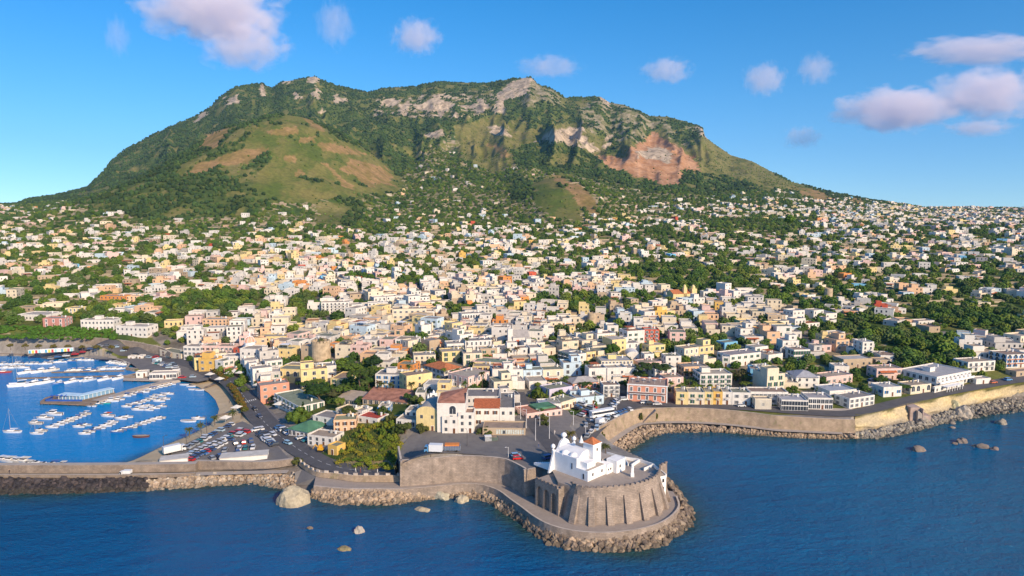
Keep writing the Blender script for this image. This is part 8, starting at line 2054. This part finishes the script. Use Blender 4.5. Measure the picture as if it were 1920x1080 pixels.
crow((1101, 819), (1140, 786), 13, 8, 'the bay sea wall line', .05); crow((1150, 781), (1180, 769), 7, 60, 'the sea wall curve fan', .05); crow((1090, 780), (1112, 765), 6, 70, 'the upper line in the bay square parking', .05); crow((1080, 768), (1096, 758), 5, 70, 'the back line of the bay square parking', .05); crow((1148, 762), (1160, 752), 4, 40, 'the group beside the bay square lamp', .0); crow((1098, 800), (1108, 789), 3, 10, 'the inner side of the parking ramp', .0)
crow((14, 654.5), (232, 657.5), 30, 8, 'the long line on the far quay road', .2, parts=False); crow((292, 682), (318, 690), 6, 60, 'the cluster on the port square', 0, parts=False); crow((322, 684), (332, 694), 4, 70, 'the second cluster on the port square', 0, parts=False); crow((342, 709), (362, 708), 5, 10, 'the line at the root of the pier', .1, parts=False); crow((255, 667), (292, 671), 5, 5, 'the line near the quay kiosks', .1, parts=False)
def van(u, v, ang, label, name, cat, L, W, H_, cab, ccol, bcol, extra=None, z=None):
    p = G(u, v) if z is None else at(u, v, z); e = empty(name, (p[0], p[1], p[2] + .15), R(ang)); tag(e, label, cat)
    mb = MB(); mb.box(-L/2, -W/2, .7, L/2 - cab - .15, W/2, H_, bottom=True); mb.build('body', [M_PAINT], e, obcol=bcol)
    mb = MB(); tbox(mb, L/2 - cab, L/2, W/2, W/2 - .05, .5, H_ * .80, .25, .06); mb.build('cab', [M_PAINT], e, obcol=ccol)
    mb = MB(); tbox(mb, L/2 - cab*.75, L/2 + .03, W/2 + .02, W/2 - .02, H_*.50, H_*.74, .25, .06); mb.build('windscreen', [M_CARGLASS], e)
    mb = MB(); mb.box(-L/2 + .2, -W/2 + .2, .45, L/2 - .3, W/2 - .2, .7, bottom=True); mb.build('chassis', [M_TYRE], e)
    mb = MB(); mb.tube((0, -.16, 0), (0, .16, 0), .46, n=10); wme_ = mb.data('wheel', [M_TYRE])
    for sx_ in (-.34, -.2, .36):
        for sy_ in (-1, 1): o = link('wheel', wme_, e); o.location = (sx_ * L, sy_ * (W/2 - .18), .46)
    return e
van(327, 849, 42, 'white box lorry parked at the seaward end of the beach row', 'lorry', 'truck', 8.5, 2.5, 3.3, 1.8, (.70, .70, .68), (.74, .74, .72))
van(813, 849, 174, 'white and blue box lorry parked on the square near the great wall', 'lorry', 'truck', 6.6, 2.3, 3.2, 1.6, (.10, .28, .50), (.72, .74, .75))
e = empty('cage_trailer', G(848, 846), R(2)); tag(e, 'blue caged trailer with orange tarpaulin beside the box lorry', 'trailer')
mb = MB(); mb.box(-3, -1.1, .6, 3, 1.1, 2.3, bottom=True); mb.build('load_box', [simple_mat('trailer_blue', (.07, .12, .22), .6)], e); mb = MB(); mb.box(-2.7, -1.15, 2.3, 2.6, 1.15, 2.9); mb.build('tarpaulin', [simple_mat('orange_tarpaulin', (.62, .22, .06), .7)], e)
mb = MB()
for k in range(11): x = -3 + .6 * k; mb.box(x - .04, -1.16, .6, x + .04, -1.1, 2.4); mb.box(x - .04, 1.1, .6, x + .04, 1.16, 2.4)
for z_ in (.9, 1.4, 1.9): mb.box(-3, -1.18, z_, 3, -1.12, z_ + .07)
o = mb.build('cage_bars', [M_METAL], e); mb = MB(); mb.tube((0, -.16, 0), (0, .16, 0), .42, n=10); w2_ = mb.data('wheel', [M_TYRE])
for sx_ in (-1.6, 1.6):
    for sy_ in (-1, 1): o = link('wheel', w2_, e); o.location = (sx_, sy_ * .95, .42)
van(1126, 795, 52, 'small white lorry standing in the bay parking below the bus', 'lorry', 'truck', 5.6, 2.1, 2.7, 1.5, (.72, .74, .76), (.70, .72, .74))
van(236, 891, 180, 'small white van on the breakwater path', 'van', 'van', 4.2, 1.7, 1.9, 1.2, (.76, .76, .74), (.76, .76, .74), z=3.0)
p = G(1128, 781); e = empty('bus', (p[0], p[1], p[2] + .15), R(28)); tag(e, 'long white coach parked in the bay square', 'bus')
mb = MB(); mb.box(-6, -1.25, .35, 6, 1.25, 1.5, bottom=True); mb.box(-6, -1.25, 2.55, 6, 1.25, 3.2, bottom=True); mb.box(-6, -1.15, 1.5, -5.6, 1.15, 2.55); mb.build('body', [M_BOATWHITE], e); mb = MB(); mb.box(-5.9, -1.22, 1.5, 5.98, 1.22, 2.55); mb.build('window_band', [M_CARGLASS], e)
for sx_ in (-3.8, 3.6):
    for sy_ in (-1, 1): o = link('wheel', w2_, e); o.location = (sx_, sy_ * 1.1, .42)
p = G(915, 826); e = empty('wire_container', (p[0], p[1], p[2]), R(10)); tag(e, 'grey wire container on the square beside the round bush', 'container'); mb = MB(); mb.box(-1.3, -1, 0, 1.3, 1, 1.9); mb.build('box', [M_METAL], e); mb = MB(); mb.box(-1.35, -1.05, 1.9, 1.35, 1.05, 2.0); mb.build('lid', [M_WHITE], e)
p = G(925, 825); e = empty('skip', (p[0], p[1], p[2]), R(10)); tag(e, 'dark rubbish skip right of the grey wire container', 'skip'); mb = MB(); tbox(mb, -1.5, 1.5, 1.1, 1.1, 0, 1.4, -.3, -.1); mb.build('tub', [simple_mat('skip_paint', (.10, .13, .11), .8)], e); mb = MB(); mb.box(-1.3, -.95, 1.2, 1.3, .95, 1.5); mb.build('load', [M_WOOD], e)
p = G(601, 846); e = empty('digger', (p[0], p[1], p[2]), R(170)); tag(e, 'small yellow digger parked beside the ochre hut', 'digger'); M_DIG = simple_mat('digger_yellow', (.72, .38, .03), .5)
mb = MB(); mb.box(-1.2, -.9, .7, .9, .9, 1.5, bottom=True); mb.box(-.5, -.8, 1.5, .6, .4, 2.6); mb.build('cab', [M_DIG], e); mb = MB(); mb.box(-1.3, -1.05, 0, 1.1, -.6, .65); mb.box(-1.3, .6, 0, 1.1, 1.05, .65); mb.build('tracks', [M_TYRE], e); mb = MB(); mb.tube((.8, 0, 1.4), (2.2, 0, 2.7), .18, n=6); mb.tube((2.2, 0, 2.7), (3.2, 0, .9), .14, n=6); mb.build('arm', [M_DIG], e)
# ------------------------------------------------------------------ lamp posts, flagstaffs, canopies, people
M_POLE = simple_mat('lamp_pole', (.62, .62, .63), .5, var=.05); M_POLED = simple_mat('dark_pole', (.09, .085, .085), .6)
def lamp(u, v, h, label, arm=1.4, mat=None, z=None):
    p = G(u, v); e = empty('lamp_post', p, random.uniform(0, 6.28)); tag(e, label, 'lamp post', 'lamp posts')
    mb = MB(); mb.tube((0, 0, 0), (0, 0, h), .13, .08, 7); mb.build('pole', [mat or M_POLE], e); mb = MB(); mb.tube((0, 0, h - .2), (arm, 0, h + .25), .05, n=5); mb.build('arm', [mat or M_POLE], e); mb = MB(); mb.box(arm - .4, -.14, h + .18, arm + .3, .14, h + .3, bottom=True); mb.build('lamp_head', [mat or M_POLE], e)
for (u, v, h, lb) in ((976, 786, 7.5, 'pale lamp post at the top end of the upper road'), (987, 803, 8, 'pale lamp post on the left kerb of the upper road'), (1004, 826, 9, 'pale lamp post standing left of the upper road junction'), (1030, 823, 9, 'pale lamp post at the lower corner of the paved plaza'), (1012, 799, 7, 'pale lamp post in the strip of plaza bushes'), (1075, 797, 6, 'pale lamp post on the far side of the paved plaza'), (1112, 786, 6.5, 'pale lamp post beside the white coach'), (1156, 768, 8, 'pale lamp post at the curve of the bay square'), (953, 858, 4, 'short pale post at the rim of the square'), (1098, 812, 4, 'short pale post at the head of the parking ramp')): lamp(u, v, h, lb)
for (u, v, h, lb) in ((1050, 842, 6, 'dark lamp post on the square behind the church'), (876, 836, 6, 'dark lamp post on the open left half of the square'), (350, 838, 8, 'dark lamp post at the seaward end of the beach'), (378, 822, 8, 'dark lamp post halfway along the beach row'), (388, 812, 8, 'dark lamp post with twin arms near the beach palms'), (308, 853, 8, 'dark lamp post beside the parked lorry')): lamp(u, v, h, lb, mat=M_POLED)
mb = MB(); mb.lathe([(2.6, 0), (2.7, .08), (1.2, .7), (.05, 1.25)], 4); CAN = mb.data('canopy', [M_AWN]); mb = MB(); mb.tube((0, 0, 0), (0, 0, 2.4), .05, n=5); CPOLE = mb.data('pole', [M_POLE])
for (u, v, lb) in ((440, 703, 'largest pale cafe canopy before the port houses'), (450, 706, 'second pale cafe canopy beside the largest one'), (430, 707, 'pale cafe canopy left of the largest one'), (478, 722, 'pale canopy on the pavement terrace by the salmon house'), (484, 729, 'lower pale canopy on the pavement terrace'), (394, 709, 'white sunshade at the head of the beach'), (412, 718, 'white sunshade by the beach boardwalk'), (523, 766, 'pale canopy before the green shuttered hotel'), (423, 792, 'white sunshade at the car park end of the beach'), (444, 772, 'white sunshade at the boardwalk kiosk')):
    p = G(u, v); e = empty('canopy', p, .5); tag(e, lb, 'canopy', 'cafe canopies'); o = link('pole', CPOLE, e); o = link('canopy_top', CAN, e); o.location = (0, 0, 2.3); o.scale = (1.1, 1.1, 1)
def person_mesh(name, walk=.25, seed=0):
    """one continuous figure grown over a simple skeleton"""
    V = [(0, 0, .95), (0, 0, 1.2), (0, 0, 1.42), (0, 0, 1.52), (.02, 0, 1.68), (0, -.09, .88), (walk*.5, -.1, .48), (walk*.6, -.1, .06), (walk*.6 + .16, -.1, .03), (0, .09, .88), (-walk*.3, .1, .48), (-walk*.9, .1, .08), (-walk*.9 + .15, .1, .03), (0, -.2, 1.38), (-.05, -.27, 1.12), (.06, -.28, .88), (0, .2, 1.38), (.05, .27, 1.12), (.14, .28, .9)]
    E = [(0,1),(1,2),(2,3),(3,4),(0,5),(5,6),(6,7),(7,8),(0,9),(9,10),(10,11),(11,12),(2,13),(13,14),(14,15),(2,16),(16,17),(17,18)]
    rad = [.14,.13,.15,.06,.11,.09,.065,.045,.04,.09,.065,.045,.04,.06,.045,.035,.06,.045,.035]
    me = bpy.data.meshes.new(name); me.from_pydata(V, E, []); o = link(name, me); o.modifiers.new('s', 'SKIN'); sv = me.skin_vertices[0].data
    for q, r_ in zip(sv, rad): q.radius = (r_, r_)
    sv[0].use_root = True; o.modifiers.new('d', 'SUBSURF').levels = 1; return o
M_SKIN = simple_mat('skin', (.50, .30, .21), .6)
for k, (u, v, z, ang, c, lb) in enumerate(((430, 757, None, 60, (.05, .05, .07), 'person in dark clothes standing on the beach'), (18, 889, 3.0, 180, (.06, .05, .06), 'person in dark clothes walking on the breakwater path'), (667, 886, None, 0, (.7, .7, .68), 'person in white walking along the coast road by the parapet'), (676, 887, None, 10, (.3, .08, .06), 'person in red beside the one in white on the coast road'), (708, 888, None, 180, (.75, .74, .7), 'person in pale clothes near the end of the coast road'), (1010, 840, None, 200, (.1, .15, .3), 'person in blue crossing the square'), (1040, 815, None, 120, (.6, .55, .5), 'person in beige on the paved plaza'))):
    p = G(u, v) if z is None else at(u, v, z); o = person_mesh('person', .2 + .1 * (k % 3)); o.location = (p[0], p[1], p[2] + .12); o.rotation_euler[2] = R(ang); o.data.materials.append(simple_mat(f'clothes_{k}', c, .9)); tag(o, lb, 'person')
    mb = MB(); mb.lathe([(.04, 1.55), (.09, 1.6), (.105, 1.7), (.09, 1.79), (.03, 1.83)], 10); mb.build('head', [M_SKIN], o)
# ------------------------------------------------------------------ clouds far beyond the mountain
def cloud_mat(name, dens, tint, seed):
    m = bpy.data.materials.new(name); m.use_nodes = True; nt = NT(m); nt.n.clear(); out = nt.n.new('ShaderNodeOutputMaterial')
    tc = nt.n.new('ShaderNodeTexCoord'); ln = nt.n.new('ShaderNodeVectorMath'); ln.operation = 'LENGTH'; nt.link(tc.outputs['Object'], ln.inputs[0])
    mp = nt.n.new('ShaderNodeMapping'); mp.inputs['Location'].default_value = (seed * 3.7, seed * 1.3, seed * 2.1); mp.inputs['Scale'].default_value = (1.6, 1.2, 1.0); nt.link(tc.outputs['Object'], mp.inputs['Vector'])
    n1 = nt.node('ShaderNodeTexNoise', Scale=2.1, Detail=7.0, Roughness=0.60); nt.link(mp.outputs[0], n1.inputs['Vector'])
    # density = noise - distance from the middle
    a = nt.n.new('ShaderNodeMath'); a.operation = 'MULTIPLY_ADD'; a.inputs[1].default_value = -.56; nt.link(ln.outputs['Value'], a.inputs[0]); nt.link(n1.outputs[0], a.inputs[2])
    mr = nt.n.new('ShaderNodeMapRange'); mr.inputs['From Min'].default_value = .05; mr.inputs['From Max'].default_value = .22; mr.inputs['To Max'].default_value = dens; nt.link(a.outputs[0], mr.inputs['Value'])
    pv = nt.n.new('ShaderNodeVolumePrincipled'); pv.inputs['Color'].default_value = (*tint, 1); pv.inputs['Anisotropy'].default_value = -0.1; nt.link(mr.outputs[0], pv.inputs['Density']); nt.link(pv.outputs[0], out.inputs['Volume'])
    return m
def cloud(u, v, w, h, dist, dens, label, seed, tint=(1.0, .93, .95)):
    bm = bmesh.new(); bmesh.ops.create_icosphere(bm, subdivisions=3, radius=1.0); me = bpy.data.meshes.new('cloud'); bm.to_mesh(me); bm.free()
    me.materials.append(cloud_mat(f'cloud_vapour_{seed}', dens, tint, seed)); o = link('cloud', me); p = at_y(u, v, dist); o.location = [float(q) for q in p]
    sx_, sz_ = w * dist / F * .47, h * dist / F * .44; o.scale = (sx_, sx_ * .6, sz_); tag(o, label, 'cloud'); return o
CL = .0034
cloud(400, 20, 330, 150, 9000, CL, 'largest pinkish cloud above the left of the mountain', 1)
cloud(455, 85, 210, 120, 9000, CL * .8, 'grey pink cloud hanging just below the largest one', 2)
cloud(628, 45, 90, 120, 9500, CL * .5, 'thin wispy cloud right of the largest one', 3)
cloud(780, 68, 120, 90, 9000, CL, 'small round cloud alone above the middle ridge', 4)
cloud(1030, 125, 150, 60, 9500, CL * .45, 'faint pink wisp above the rocky peak', 5)
cloud(1250, 132, 120, 66, 9500, CL * .8, 'small pale cloud over the right ridge', 6)
cloud(1432, 148, 100, 84, 9500, CL, 'small bright cloud left of the pink one', 7)
cloud(1530, 130, 90, 80, 9500, CL * .7, 'small pink cloud right of the bright one', 8)
cloud(1690, 205, 300, 110, 9000, CL * 1.2, 'bright white cloud with flat base on the right', 9)
cloud(1850, 175, 260, 130, 9000, CL, 'pinkish cloud at the right end of the bright bank', 10)
cloud(1840, 95, 330, 66, 9800, CL * .7, 'long purple cloud streak at upper right', 11)
cloud(1505, 258, 95, 56, 9800, CL * .7, 'little faint cloud low over the right slope', 12)
cloud(1838, 240, 150, 44, 9800, CL * .8, 'small flat cloud under the bright bank', 13)
cloud(220, 68, 60, 100, 9800, CL * .4, 'faint purple wisp at upper left', 14)
# ------------------------------------------------------------------ the air
mb = MB(); mb.box(-5600, -150, -9, 5600, 9300, 900, bottom=True)
m = bpy.data.materials.new('air'); m.use_nodes = True; nt = NT(m); nt.n.clear(); out = nt.n.new('ShaderNodeOutputMaterial'); pv = nt.n.new('ShaderNodeVolumePrincipled')
pv.inputs['Color'].default_value = (.28, .58, 1.0, 1); pv.inputs['Density'].default_value = 0.000030; pv.inputs['Anisotropy'].default_value = 0.0; nt.link(pv.outputs[0], out.inputs['Volume'])
tag(mb.build('haze', [m]), 'thin blue summer haze over the island', 'haze', kind='stuff')
